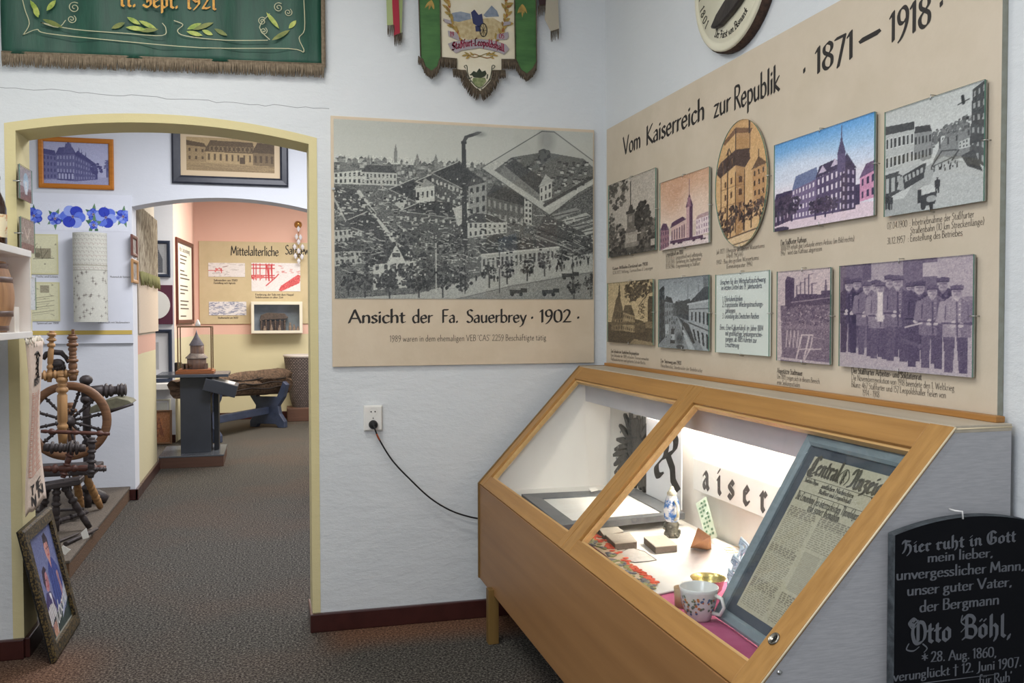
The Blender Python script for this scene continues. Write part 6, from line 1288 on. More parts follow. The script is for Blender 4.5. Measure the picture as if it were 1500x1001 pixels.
# ---------------------------------------------------------------- left of the arch
q = [(-1.04,4.042,1.9),(-1.04,4.04,1.87),(-1.04,4.537,1.899),(-1.04,4.535,1.865),(-1.04,4.537,1.534),(-1.04,4.019,1.537),(-1.04,4.535,1.506),(-1.04,4.017,1.501)]
z1, z1b, z0b, z0 = q[0][2], q[1][2], q[4][2], q[6][2]; yA = q[2][1]
wc = thing('wall_cabinet', 'small white wooden wall cabinet with a barrel model at the far left', 'cabinet', (-1.25, 4.1, z0))
b = MB(); b.box(-1.5, -1.04, 3.5, yA, z1b, z1, .002); b.build('top_board', M['white'], wc)
b = MB(); b.box(-1.5, -1.04, 3.5, yA, z0, z0b, .002); b.build('bottom_board', M['white'], wc)
b = MB(); b.box(-1.5, -1.045, yA-.012, yA, z0b, z1b); b.build('side_board', M['white'], wc)
b = MB(); b.box(-1.5, -1.49, 3.5, yA-.012, z0b, z1b); b.build('back_board', wood('light_pine', (222, 188, 146), (204, 166, 122), 'Z', 4), wc)
b = MB(); b.box(-1.046, -1.042, 3.5, yA-.012, z0b, z1b); b.build('glass_front', M['glass'], wc)
M['barrel'] = wood('barrel_oak', (190, 146, 96), (140, 98, 60), 'Z', 9, .5, .1)
bq = (-1.262, 4.315, z0b+.001); bh = (z1b-z0b)*.9
ba = thing('barrel', 'wooden barrel model with dark hoops inside the wall cabinet', 'barrel', bq)
R_ = .2; pr = [(R_*(.84+.16*math.sin(PI*t/12)), bh*t/12) for t in range(13)]
b = MB(); b.lathe([(0, 0)]+pr+[(R_*.78, bh), (R_*.78, bh-.012), (0, bh-.012)], bq, n=28); b.build('staves', M['barrel'], ba)
for t in (.06, .26, .74, .93):
    rr = R_*(.84+.16*math.sin(PI*t))+.003; b = MB(); b.lathe([(rr-.004, bh*t-.012), (rr, bh*t-.012), (rr, bh*t+.012), (rr-.004, bh*t+.012)], bq, n=28); b.build('hoop', mat('dark_hoop', (56, 46, 42), .5, .3), ba)
b = MB(); b.box(-1.0515, -1.0495, 4.28, 4.35, z0b+.0005, z0b+.11); tag(b.build('card', M['paper'], org=(-1.053, 4.23, z0b)), 'narrow cream card standing before the barrel in the wall cabinet', 'card')
bq = (-1.092, 4.2, z1+.0005)
bt = thing('bottle', 'brown glass bottle with cream and gold label on top of the wall cabinet', 'bottle', bq)
b = MB(); b.lathe([(0, 0), (.036, 0), (.038, .006), (.038, .15), (.03, .185), (.015, .22), (.014, .27), (.0165, .272), (.0165, .285), (0, .286)], bq, n=24); b.build('glass_body', mat('brown_bottle_glass', (44, 22, 14), .08, spec=.7, coat=.5), bt)
b = MB(); b.lathe([(.0385, .03), (.0388, .031), (.0388, .125), (.0385, .126)], bq, n=24); b.build('label', mat('cream_bottle_label', (220, 208, 176), .6, c2=(190, 120, 50), scale=18, contrast=(.52, .6)), bt)
# three glass pictures on the ochre jamb
def jamb_pic(lab, L, z0, z1, pic):
    ya, yb_ = L; t = thing('glass_picture', lab, 'picture', (-1.11, (ya+yb_)/2, z0), 'glass pictures on the arch jamb')
    b = MB(); b.box(-1.106, -1.101, ya, yb_, z0, z1); b.build('backing', mat('grey_backing', (110, 108, 100), .7), t)
    print_mesh('print', pic, (-1.1005, ya, z0), (0, 1, 0), (0, 0, 1), yb_-ya, z1-z0, t)
    b = MB(); b.box(-1.0995, -1.0965, ya-.002, yb_+.002, z0-.002, z1+.002); b.bm.normal_update()
    for f in b.bm.faces: f.material_index = 0 if abs(f.normal.x) > .5 else 1
    b.build('glass_pane', [M['glass'], M['glassedge']], t)
    b = MB(); b.tube([(-1.124, ya-.006, (z0+z1)/2), (-1.094, ya-.006, (z0+z1)/2), (-1.093, ya+.008, (z0+z1)/2)], .003, 5); b.build('clip', M['steel'], t)
p = Pic(44, 44, (150, 140, 146), 41); p.rect(0, .6, 1, 1, (110, 70, 72), 20); p.ell(.55, .45, .2, .3, (150, 176, 196)); p.rect(.45, .4, .65, .8, (190, 196, 204)); p.grain(12); jamb_pic('upper glass picture on the ochre arch jamb, with a pale blue figure', (4.6, 4.82), 2.146, 2.30, p)
p = Pic(44, 44, (140, 128, 120), 42); p.rect(0, .75, 1, 1, (120, 84, 82), 20); p.line([(.3, .3), (.5, .6), (.7, .3)], .06, (190, 176, 160)); p.line([(.6, .3), (.62, .7)], .05, (180, 170, 160)); p.grain(14); jamb_pic('middle glass picture on the ochre arch jamb, brownish grey', (4.605, 4.855), 1.91, 2.061, p)
jamb_pic('lowest small glass picture on the ochre arch jamb, pale blue writing', (4.74, 4.86), 1.635, 1.79, pic_sketch(43, 40, 50, (206, 212, 218), (130, 140, 160), 30))
# long woven strip with printing
M['strip'] = mat('ecru_woven_tape', (216, 198, 182), .85, c2=(208, 188, 172), scale=60, bump=.15)
cs = thing('printed_strip', 'long hanging ecru cloth strip printed with red number columns and black letters', 'wall hanging', (-1.05, 4.58, .72))
A = [(-1.05,4.445,1.484),(-1.05,4.717,1.463),(-1.05,4.718,1.291),(-1.05,4.725,.997),(-1.05,4.758,.703),(-1.05,4.638,.698),(-1.05,4.624,.685),(-1.05,4.384,.736)]; b = MB(); nz = 30; G = []
ya, yb_, zt_, zb_ = A[0][1], A[1][1], 1.487, .725
def sx_(u, v): return -1.05+.012*math.sin(v*5+u*2)
for j in range(nz+1):
    v = j/nz
    for i in range(7):
        u = i/6; G.append(b.bm.verts.new((sx_(u, v), ya+(yb_-ya)*u+.03*u*v*v, zt_+(zb_-zt_)*v-.02*(u < .5)*v+.012*math.sin(u*9)*v)))
for j in range(nz):
    for i in range(6): f = b.bm.faces.new([G[j*7+i], G[j*7+i+1], G[(j+1)*7+i+1], G[(j+1)*7+i]]); f.smooth = True
o = b.build('cloth', M['strip'], cs); md = o.modifiers.new('thick', 'SOLIDIFY'); md.thickness = .002
b = MB(); r = random.Random(2)
for k in range(26):
    y = ya-.02+(yb_-ya+.05)*k/25; b.tube([(-1.048, y, zt_+.018+r.uniform(-.01, .008)), (-1.044+r.uniform(-.01, .012), y+r.uniform(-.02, .02), zt_-.005-r.random()*.02)], [.006, .003], 5)
b.build('macrame_fringe', mat('cream_cotton', (226, 218, 204), .9), cs)
def on_strip(u, v, d=.0035): return (sx_(u, v)+d, ya+(yb_-ya)*u+.03*u*v*v, zt_+(zb_-zt_)*v-.02*(u < .5)*v+.012*math.sin(u*9)*v)
b = MB()
for c in range(3):
    for k in range(42):
        v = .3+.5*k/42; u0 = .16+.25*c; w = .12+.05*((k*7+c*3) % 3); b.poly([on_strip(u0, v+.006), on_strip(u0+w, v+.006), on_strip(u0+w, v), on_strip(u0, v)])
b.build('number_columns', mat('faded_red_print', (204, 150, 130), .8), cs)
b = MB()
def strip_text(s, u, v, size, w):
    for P in text_polys(s, 1, nib=.17, thin=.1)[0]: pass
    P, tw = text_polys(s, 1, nib=.17, thin=.1)
    for i, p in enumerate(P): b.poly([on_strip(u+q[0]/tw*w, v-q[1]*size/.76, .004+2e-5*i) for q in p])
strip_text('BRNT', .3, .255, .028, .5); b.build('black_word', M['ink'], cs); b = MB(); strip_text('T IE', .3, .895, .035, .5); strip_text('N', .3, .965, .04, .22); strip_text('N', .64, .955, .04, .22)
b.build('black_print', M['ink'], cs); b = MB(); L = [on_strip(.5+.1*math.sin(t*3), .06+.016*t, .004) for t in range(11)]; b.tube(L, .004, 5); b.tube([on_strip(.38, .075, .004), on_strip(.55, .06, .004), on_strip(.7, .09, .004)], .004, 5); b.tube([on_strip(.62, .09, .004), on_strip(.56, .16, .004), on_strip(.64, .22, .004)], .003, 5)
b.build('black_drawing', M['ink'], cs)
# leaning poster frame
PB = Vector((-.985, 4.535, .003)); PU = Vector((0, 1, 0)); PV = Vector((-.132, 0, .617)); ph = PV.length; PV.normalize(); PN = PU.cross(PV); pw = .56
ps = thing('framed_poster', 'framed advertising poster of a man and woman leaning against the arch jamb on the floor', 'framed poster', tuple(PB))
b = MB(); frame_mb(b, PB, PU, PV, PN, pw, ph, .062, .024, 0)
m_ = mat('gold_black_marbled_frame', (104, 86, 50), .5, c2=(22, 20, 16), scale=95, detail=6, contrast=(.43, .53)); b.bm.normal_update()
b.build('frame', m_, ps); b = MB(); slab(b, PB-PN*.002, PU, PV, PN, pw, ph, -.004, .0); b.bm.normal_update(); b.build('back_board', M['black'], ps)
p = Pic(120, 150, (104, 112, 156), 51); p.grad(0, .7, (100, 108, 150), (128, 134, 176)); SK = (206, 150, 140)
p.poly([(.52, .9), (.5, .42), (.6, .33), (.76, .33), (.9, .45), (.94, .8), (.8, .95)], (54, 70, 140), 16); p.ell(.66, .22, .085, .11, SK); p.poly([(.56, .2), (.6, .09), (.7, .07), (.77, .15), (.75, .27), (.72, .17), (.6, .16)], (44, 34, 50)); p.poly([(.62, .33), (.7, .33), (.67, .42)], SK)
p.poly([(.12, .95), (.14, .66), (.26, .56), (.42, .58), (.52, .72), (.5, .95)], (70, 58, 110), 14); p.ell(.36, .47, .085, .1, (196, 134, 140)); p.poly([(.25, .46), (.28, .36), (.38, .33), (.45, .38), (.36, .4), (.29, .54)], (56, 40, 60)); p.poly([(.34, .58), (.42, .6), (.42, .76)], (230, 226, 230))
p.line([(.82, .5), (.84, .72), (.7, .78)], .07, SK); p.line([(.84, .72), (.62, .8)], .03, SK); p.ell(.3, .78, .17, .1, (224, 220, 214)); p.ell(.6, .84, .13, .08, (214, 210, 216)); p.ell(.58, .84, .05, .03, (176, 60, 90)); p.poly([(.0, .95), (.3, .82), (1, .74), (1, 1), (0, 1)], (46, 62, 58), 14); p.poly([(.2, .86), (.36, .84), (.38, 1), (.22, 1)], (200, 150, 124)); p.poly([(.62, .9), (.94, .62), (1, .62), (1, .78)], (190, 194, 214)); p.rect(.0, .97, 1, 1, (150, 152, 140))

for k in range(9): x = .54+.042*k; p.line([(x, .42+.03*(k % 3)), (x-.04, .62+.03*(k % 2)), (x-.02, .85)], .012, (40, 54, 118) if k % 2 else (78, 98, 168))
for k in range(6): x = .16+.055*k; p.line([(x, .64), (x+.01, .9)], .012, (54, 44, 90) if k % 2 else (90, 78, 130))
p.ell(.69, .24, .045, .08, (176, 116, 112), .6, .5); p.ell(.4, .49, .04, .07, (160, 100, 110), .6, .5); p.line([(.63, .22), (.66, .22)], .014, (60, 40, 50)); p.line([(.69, .22), (.715, .22)], .014, (60, 40, 50)); p.line([(.65, .285), (.69, .285)], .014, (170, 50, 70)); p.line([(.34, .46), (.37, .46)], .012, (60, 40, 50)); p.line([(.36, .52), (.4, .52)], .012, (160, 50, 70))
p.grain(9); print_mesh('poster', p, tuple(PB+PU*.055+PV*.055+PN*.006), tuple(PU), tuple(PV), pw-.11, ph-.11, ps)
b = MB(); tU = (PU*.97+PV*.26).normalized(); tV = (PV*.97-PU*.26).normalized(); write(b, 'Jubona', PB+PU*.2+PV*.098+PN*.007, tU, tV, .075, .29, nib=.11, thin=.05, slant=.35); b.build('poster_lettering', mat('poster_white', (226, 226, 222), .6), ps)
b = MB(); slab(b, PB+PU*.05+PV*.05, PU, PV, PN, pw-.1, ph-.1, .0085, .0105); b.build('glass', M['glass'], ps)

# ---------------------------------------------------------------- middle room: walls
YM = 8.45
M['panelwhite'] = mat('white_panel', (226, 228, 234), .6, c2=(220, 222, 228), scale=3)
fp = thing('flower_board', 'white panel with a painted frieze of blue flowers on the middle room wall', 'display panel', (-1.55, 8.43, 1.37))
b = MB(); b.box(-1.99, -1.14, 8.425, 8.449, 1.372, 2.648, .001); b.build('panel', M['panelwhite'], fp)
p = Pic(300, 84, (226, 228, 234), 61); B1, B2, B3 = (58, 74, 186), (98, 122, 218), (150, 168, 232)
for cx, cy, R_, n in ((.09, .5, .3, 5), (.29, .58, .24, 5), (.46, .5, .42, 6), (.66, .4, .22, 5), (.78, .5, .38, 6), (.95, .45, .26, 5), (.66, .78, .16, 5)):
    for i in range(5): a = 1.3*i+cx*9; q1 = (cx+.085*math.cos(a), cy+.42*math.sin(a)); p.poly([(cx, cy), (cx+.05*math.cos(a+.35), cy+.24*math.sin(a+.35)), q1, (cx+.05*math.cos(a-.35), cy+.24*math.sin(a-.35))], (70, 112, 84) if i % 2 else (104, 140, 104))
    for i in range(n):
        a = i*2*PI/n+cx*7; ex, ey = R_*.2*math.cos(a), R_*.72*math.sin(a); p.ell(cx+ex*.75, cy+ey*.75, R_*.145, R_*.46, (B1, B2, B3)[(i+int(cx*10)) % 3]); p.ell(cx+ex*1.0, cy+ey*1.0, R_*.07, R_*.22, (B2, B3, B1)[i % 3], .7)
    p.ell(cx, cy, .012, .05, (206, 178, 120))
    for i in range(n): a = i*2*PI/n+cx*7; p.line([(cx, cy), (cx+R_*.13*math.cos(a), cy+R_*.5*math.sin(a))], .004, (40, 44, 140))
p.grain(3); print_mesh('flower_frieze', p, (-1.98, 8.4235, 2.335), (1, 0, 0), (0, 0, 1), .81, .235, fp, m='paint')
b = MB(); b.box(-1.99, -1.15, 8.4215, 8.4255, 1.448, 1.484); b.build('yellow_stripe', mat('mustard_paint', (206, 178, 92), .6), fp)
b = MB()
for x, z, w, s in ((-1.9, 1.935, .17, 'Flachs und Leinen'), (-1.9, 1.54, .17, 'Spinnrad um 1900'), (-1.42, 1.545, .25, 'Leinentuch mit Stickmustern'), (-1.32, 1.938, .16, 'Mustertuch der Spinnerei')): write(b, s, (x, 8.4235, z), (1, 0, 0), (0, 0, 1), .016, w)
b.build('caption_lettering', M['inkgrey'], fp)
def paper_sketch(lab, x0, x1, z0, z1, seed):
    t = thing('drawing', lab, 'drawing', ((x0+x1)/2, 8.42, z0), 'yellow drawings on the flower panel')
    b = MB(); b.box(x0, x1, 8.4165, 8.4245, z0, z1); b.build('mount', mat('pale_yellow_card', (214, 208, 160), .7), t)
    p = pic_sketch(seed, 60, 90, (220, 216, 178), (120, 112, 92), 10); r = p.r
    if seed % 2: p.rect(.25, .35, .8, .6, (150, 142, 116), 40); p.line([(.2, .62), (.9, .6)], .02, (90, 84, 70)); p.ell(.35, .52, .1, .07, (120, 114, 92)); p.line([(.45, .3), (.5, .62), (.7, .4)], .015, (84, 78, 64))
    else:
        p.rect(.4, .06, .7, .26, (160, 152, 126), 40)
        for y in (.42, .55, .68, .82): p.line([(.1, y), (.85, y-.08)], .016, (120, 112, 92)); p.line([(.15, y+.05), (.7, y-.01)], .01, (140, 130, 108))
    print_mesh('print', p, (x0+.012, 8.4155, z0+.012), (1, 0, 0), (0, 0, 1), x1-x0-.024, z1-z0-.024, t)
paper_sketch('upper pale yellow drawing of a machine on the flower panel', -1.97, -1.725, 1.96, 2.3, 71); paper_sketch('lower pale yellow drawing with handwriting lines on the flower panel', -1.97, -1.718, 1.565, 1.895, 72)
ro = thing('embroidered_roll', 'cream cylinder wrapped in an embroidered sampler hanging on the flower panel', 'embroidery', (-1.46, 8.33, 1.557))
p = Pic(110, 170, (206, 204, 190), 73); r = p.r; p.grain(4)
for i in range(9):
    y = .03+.045*i
    for k in range(26): x = k/26+.01*(i % 2); p.line([(x, y), (x+.018, y+.02*((k+i) % 2))], .008, (150+10*(i % 3), 146, 134))
for k in range(60): x, y = r.rand(), .42+.56*r.rand(); p.line([(x-.03, y), (x+.03, y)], .008, (146, 140, 128)); p.line([(x, y-.02), (x, y+.02)], .008, (140, 132, 124)); p.ell(x, y, .012, .008, (120, 112, 104))
p.line([(0, .36), (1, .37)], .02, (170, 164, 146)); p.line([(0, .42), (1, .42)], .01, (150, 146, 130))
def _bend(u, v, C): a = (u-.5)*PI*1.1; return np.stack([-1.46+.134*np.sin(a), 8.33-.085*np.cos(a), 1.557+.752*v], -1)
print_mesh('sampler', p, (-1.59, 8.33, 1.557), (1, 0, 0), (0, 0, 1), .268, .752, ro, m='paint', bend=_bend)
b = MB(); b.lathe([(0, 0), (.078, 0), (.078, .752), (0, .752)], (-1.46, 8.335, 1.557), n=28)
for v in b.bm.verts: v.co.x = -1.46+(v.co.x+1.46)*1.65
b.build('core', mat('cream_roll', (206, 202, 188), .8), ro)
def framed(name, lab, cat, x0, x1, z0, z1, Y, fw, fd, fm, pic, mw=0, mm=None, grp=None, tilt=0, glassy=True):
    N = Vector((0, -1, 0)); V = Vector((0, math.sin(tilt), math.cos(tilt))); N = Vector((0, -math.cos(tilt), math.sin(tilt)))
    O = Vector((x0, Y, z0)); U = Vector((1, 0, 0)); h = z1-z0; w = x1-x0
    t = thing(name, lab, cat, tuple(O), grp)
    b = MB(); frame_mb(b, O, U, V, N, w, h, fw, fd); b.build('frame', fm, t)
    if mm: b = MB(); slab(b, O+U*fw*.9+V*fw*.9, U, V, N, w-fw*1.8, h-fw*1.8, .002, .005); b.build('mount', mm, t)
    a = fw*.9+mw
    if pic: print_mesh('print', pic, tuple(O+U*a+V*a+N*.006), tuple(U), tuple(V), w-2*a, h-2*a, t)
    if glassy: b = MB(); slab(b, O+U*fw*.9+V*fw*.9, U, V, N, w-fw*1.8, h-fw*1.8, .009, .011); b.build('glass', M['glass'], t)
    return t
framed('framed_photo', 'old bluish photo of a corner building in an orange wooden frame above the flower panel', 'framed picture', -1.87, -1.281, 2.692, 3.125, 8.4485, .04, .024, wood('orange_pine', (196, 124, 42), (172, 102, 30), 'X', 8), pic_corner_house())
framed('framed_print', 'sepia engraving of a half-timbered manor in a wide black frame above the inner arch', 'framed picture', -.81, .177, 2.768, 3.3, 8.4485, .072, .03, mat('black_blue_frame', (38, 40, 48), .35, c2=(50, 52, 60), scale=8), pic_manor(), .055, mat('cream_mount', (206, 184, 150), .7), glassy=False)

# ---------------------------------------------------------------- spinning wheels on the platform
M['sw'] = wood('spinning_wheel_brown', (132, 94, 64), (94, 66, 46), 'X', 12, .5, .1); M['swl'] = wood('light_turned_wood', (184, 142, 94), (150, 110, 68), 'Z', 12, .5, .1); M['swd'] = wood('dark_aged_wood', (72, 64, 62), (44, 38, 38), 'X', 12, .5, .1); M['swr'] = wood('red_brown_turned', (98, 62, 50), (74, 46, 38), 'X', 12, .45, .1)
PZT = .121
yw = 7.25; c, rr_, t_ = [(-1.431,7.25,.834),(-1.143,7.25,.825),(-1.426,7.25,1.146)]; R0 = rr_[0]-c[0]
sw = thing('spinning_wheel', 'large brown spinning wheel with turned spokes on the platform', 'spinning wheel', (c[0], yw, PZT))
wh = MB(); wh.lathe([(R0*.8, -.02), (R0*.82, -.028), (R0*.97, -.028), (R0, -.02), (R0, .02), (R0*.97, .028), (R0*.82, .028), (R0*.8, .02), (R0*.8, -.02)], c, (0, 1, 0), 48); rim = wh.build('wheel_rim', M['sw'], sw)
for i in range(12):
    a = i*PI/6+.2; d = Vector((math.cos(a), 0, math.sin(a))); b = MB(); b.turned(Vector(c)+d*.035, Vector(c)+d*R0*.82, .011, ((.25, 1.7), (.6, 1.4), (.85, 1.6)), 8); b.build('spoke', M['swd'], rim)
b = MB(); b.lathe([(0, -.06), (.02, -.06), (.028, -.045), (.045, -.03), (.045, .03), (.028, .045), (.02, .07), (0, .07)], c, (0, 1, 0), 20); b.build('hub', M['swd'], rim)
f_ = [(-1.436,7.07,1.154),(-1.438,7.07,.693),(-1.497,7.07,1.491),(-1.52,7.07,1.136),(-1.364,7.07,1.466),(-1.364,7.07,1.142),(-1.546,7.07,1.18),(-1.363,7.07,1.201)]; 
b = MB(); b.turned(f_[1], (f_[0][0], f_[0][1], f_[0][2]+.02), .034, ((.25, 1.1), (.8, 1.25), (.95, 1.2)), 14); b.build('front_upright', M['swl'], sw)
b = MB(); b.turned((c[0]-.02, 7.42, .55), (c[0]-.02, 7.42, c[2]+.12), .03, n=12); b.build('rear_upright', M['sw'], sw)
b = MB(); b.turned(f_[3], f_[2], .02, ((.3, 1.15), (.74, 1.4), (.86, 1.7), (.95, 1.7)), 14); b.build('distaff_post', M['swl'], sw)
b = MB(); b.turned(f_[5], f_[4], .03, ((.2, 1.35), (.45, 1.3), (.6, .9), (.8, 1.35), (.95, 1.2)), 14); b.box(f_[4][0]-.006, f_[4][0]+.012, 7.07, 7.09, f_[4][2], f_[4][2]+.045); b.build('maiden_post', M['sw'], sw)
b = MB(); b.turned((f_[6][0]-.03, 7.07, f_[6][2]), (f_[7][0]+.03, 7.07, f_[7][2]), .027, ((.12, 1.5), (.4, 1.25), (.7, 1.2)), 14); b.build('mother_of_all', M['swl'], sw)
b = MB(); b.tube([(-1.562,7.09,1.301),(-1.539,7.09,1.335),(-1.495,7.09,1.349),(-1.441,7.09,1.343),(-1.411,7.09,1.309),(-1.398,7.09,1.269)], [.016, .02, .02, .02, .016, .01], 8); b.ball([(-1.469,7.09,1.265)][0], .04, (1.3, .8, .9)); b.turned([(-1.505,7.09,1.227)][0], [(-1.416,7.09,1.245)][0], .022, n=10); b.build('flyer', M['swd'], sw)
b = MB(); b.turned([(-1.563,7,.794)][0], [(-1.114,7,.759)][0], .014, ((.15, 1.6), (.5, 1.25), (.85, 1.6))); b.build('drive_rod', M['swr'], sw)
bz = [(-1.442,7.25,.416)][0][2]
for tp, bo_ in (([(-1.321,7.2,.449)], [(-1.267,7.489,.14)]), ([(-1.405,7.3,.436)], [(-1.399,7.474,.14)])):
    b = MB(); b.turned(bo_[0], tp[0], .028, ((.3, 1.1), (.6, 1.1)), 10); b.build('leg', M['swl'], sw, label='pale splayed leg')
b = MB(); b.box(c[0]-.32, c[0]+.2, 7.07, 7.45, .455, .5, .01); b.build('bench', M['swd'], sw)
for xx, yy, tx in ((-.26, 7.12, -.1), (-.22, 7.4, -.08)):
    b = MB(); b.turned((c[0]+xx+tx, yy+(yy-7.25)*.4, PZT+.014), (c[0]+xx, yy, .46), .022, n=10); b.build('leg', M['swd'], sw)
b = MB(); b.box(c[0]-.3, c[0]+.12, 7.08, 7.12, .2, .215); b.tube([(c[0]+.05, 7.1, .21), (c[0]+.03, 7.07, .5), (c[0], 7.15, c[2]-.02)], .006, 6); b.build('treadle', M['swd'], sw)
# lower dark wheel frame in front
s2 = thing('spinning_wheel', 'low dark spinning wheel stand with spool and splayed legs in front of the large wheel', 'spinning wheel', (-1.38, 6.7, PZT))
b = MB(); b.turned([(-1.492,6.7,.574)][0], [(-1.095,6.7,.561)][0], .022, ((.2, 1.5), (.5, 1.2), (.8, 1.5)), 12); b.build('cross_bar', M['swr'], s2)
b = MB(); q = [(-1.485,6.72,.715),(-1.226,6.72,.7)]; b.turned(q[0], q[1], .03, ((.2, 1.5), (.4, 1.2), (.6, 1.5), (.8, 1.6)), 14); b.lathe([(.0, 0), (.055, 0), (.055, .012), (.0, .012)], [(-1.316,6.72,.703)][0], (1, 0, 0), 20); b.build('spool', M['swd'], s2)
b = MB(); q = [(-1.182,6.65,.507),(-1.17,6.65,.782)]; b.turned(q[0], q[1], .022, ((.15, 1.4), (.4, 1.5), (.65, 1.3), (.9, 1.5)), 12); b.turned([(-1.194,6.65,.564)][0], [(-1.083,6.65,.559)][0], .014, n=8); b.build('upright', M['swd'], s2)
b = MB(); q = [(-1.506,6.72,.446),(-1.251,6.72,.48)]; b.prism([(q[0][0], q[0][2]-.02), (q[1][0], q[1][2]-.02), (q[1][0], q[1][2]+.02), (q[0][0], q[0][2]+.02)], 'Y', 6.65, 6.82, .006); b.build('bench', M['swd'], s2)
gz = lambda L: [(q[0], q[1], PZT) for q in L]
for top_, bot in (("83,712", "82,775"), ("90,706", "131,772"), ("70,708", "60,770")):
    tp = {"83,712": [(-1.405,6.7,.454)], "90,706": [(-1.375,6.7,.48)], "70,708": [(-1.465,6.725,.471)]}[top_][0]; bo_ = {"82,775": [(-1.42,6.727,.136)], "131,772": [(-1.222,6.796,.136)], "60,770": [(-1.547,6.844,.136)]}[bot][0]
    b = MB(); b.turned(bo_, tp, .024, ((.3, 1.1), (.6, 1.35), (.85, 1.2)), 10); b.build('leg', M['swd'], s2)
b = MB(); b.turned([(-1.366,6.7,.508)][0], [(-1.313,6.7,.683)][0], .02, n=10); b.build('support_post', M['swr'], s2)
b = MB(); q = [(-1.485,6.958,.14),(-1.321,7.279,.14)]; b.turned((q[0][0], q[0][1], .15), (q[1][0], q[1][1], .15), .018, n=8); b.build('stretcher', M['swd'], s2)
# reel behind on the right
re_ = thing('yarn_reel', 'dark wooden yarn winder with a projecting arm and pale slats behind the wheel', 'yarn winder', (-1.3, 7.7, PZT))
b = MB(); q = [(-1.405,7.6,1.017),(-1.086,7.6,1.031)]; b.turned(q[0], q[1], .05, ((.55, 1.2), (.75, .7), (.9, 1.1)), 12); b.build('arm', M['swd'], re_)
b = MB(); q = [(-1.374,7.6,1.111),(-1.373,7.6,.884)]; b.ball(q[0], .05, (1, 1, .8), 10); b.turned((q[1][0], 7.6, PZT), q[0], .03, n=12); b.build('post', M['swd'], re_)
b = MB(); q = [(-1.331,7.5,.861),(-1.205,7.5,.889),(-1.108,7.5,.902),(-1.024,7.5,.936),(-1.048,7.5,.958),(-1.136,7.5,.982),(-1.214,7.5,.963),(-1.321,7.5,.913)]; b.prism(XZ(q), 'Y', 7.45, 7.7, .004); b.build('slat', mat('grey_green_old_board', (122, 120, 96), .7, c2=(98, 94, 76), scale=20), re_)
b = MB(); q = [(-1.198,7.45,.873),(-1.017,7.45,.93)]; b.tube([q[0], q[1]], [.014, .01], 8); b.build('rod', M['swd'], re_)
# trough-like wooden piece and labels
b = MB(); q = [(-1.494,8.522,.121),(-1.258,8.456,.121)]; L = [(q[0][0]+(q[1][0]-q[0][0])*t/8, 7.75, .121+.045*math.sin(PI*(t+.6)/9)+.018) for t in range(9)]; b.tube(L, [.03, .05, .058, .06, .06, .058, .052, .045, .03], 10)
for v in b.bm.verts: v.co.z = max(v.co.z, .1215)
tag(b.build('flax_brake', M['swd'], org=(L[4][0], 7.75, .121)), 'dark boat-shaped wooden tool lying at the back of the platform', 'tool')
q = [(-1.285,6.351,.121),(-1.165,6.741,.121)]
for lab, dx, dy, r_ in (('thicker dark wooden rod lying on the platform edge by the label cards', 0, 0, (.018, .014)), ('thinner dark wooden rod lying beside the thicker one on the platform', -.1, -.1, (.014, .01))):
    b = MB(); b.tube([(q[0][0]+dx*1.1, q[0][1]+dy*.4, .122+r_[0]*.75), (q[1][0]+dx, q[1][1]+dy, .122+r_[0]*.75)], list(r_), 8, flat=.7); tag(b.build('wooden_rod', M['swd'], org=(q[0][0], q[0][1], .121)), lab, 'rod')
for lab, L in (('white label card on the platform just behind the leaning poster', [(-1.28,6.1,.255),(-1.249,6.1,.283),(-1.206,6.1,.254),(-1.238,6.1,.222)]), ('white label card leaning beside the dark legs further back on the platform', [(-1.222,6.5,.276),(-1.188,6.5,.306),(-1.172,6.5,.241),(-1.21,6.5,.23)])):
    b = MB(); P = [Vector(q) for q in L]; b.poly(P); b.poly([q+Vector((0, .003, 0)) for q in P[::-1]]); 
    for i in range(4): b.poly([P[i], P[i]+Vector((0, .003, 0)), P[(i+1) % 4]+Vector((0, .003, 0)), P[(i+1) % 4]])
    zmin = min(q.z for q in P)
    for v in b.bm.verts: v.co.z += .1215-zmin
    tag(b.build('label_card', M['paper'], org=tuple(P[0])), lab, 'label card')

# ---------------------------------------------------------------- far room
UX, VZ = (1, 0, 0), (0, 0, 1)
# small frames on the inner reveal
for lab, L, cc_ in (('upper small brown frame on the white inner jamb', [(-1.13,8.354,2.31),(-1.13,8.667,2.325),(-1.13,8.649,2.142),(-1.13,8.337,2.128)], (110, 70, 60)), ('lower small tan frame on the white inner jamb', [(-1.13,8.354,2.1),(-1.13,8.691,2.127),(-1.13,8.67,1.919),(-1.13,8.335,1.894)], (176, 132, 84))):
    y0, y1 = L[0][1], L[1][1]; za, zb2 = L[3][2], L[0][2]; t = thing('small_picture', lab, 'framed picture', (-1.14, y0, za), 'small frames on the inner jamb')
    b = MB(); frame_mb(b, (-1.1435, y0, za), (0, 1, 0), VZ, (1, 0, 0), y1-y0, zb2-za, .03, .02); b.build('frame', mat('frame_brown', cc_, .5), t)
    b = MB(); b.box(-1.143, -1.138, y0+.02, y1-.02, za+.02, zb2-.02); b.build('picture', mat('faded_picture', (176, 168, 160), .7, c2=(120, 112, 104), scale=20), t)
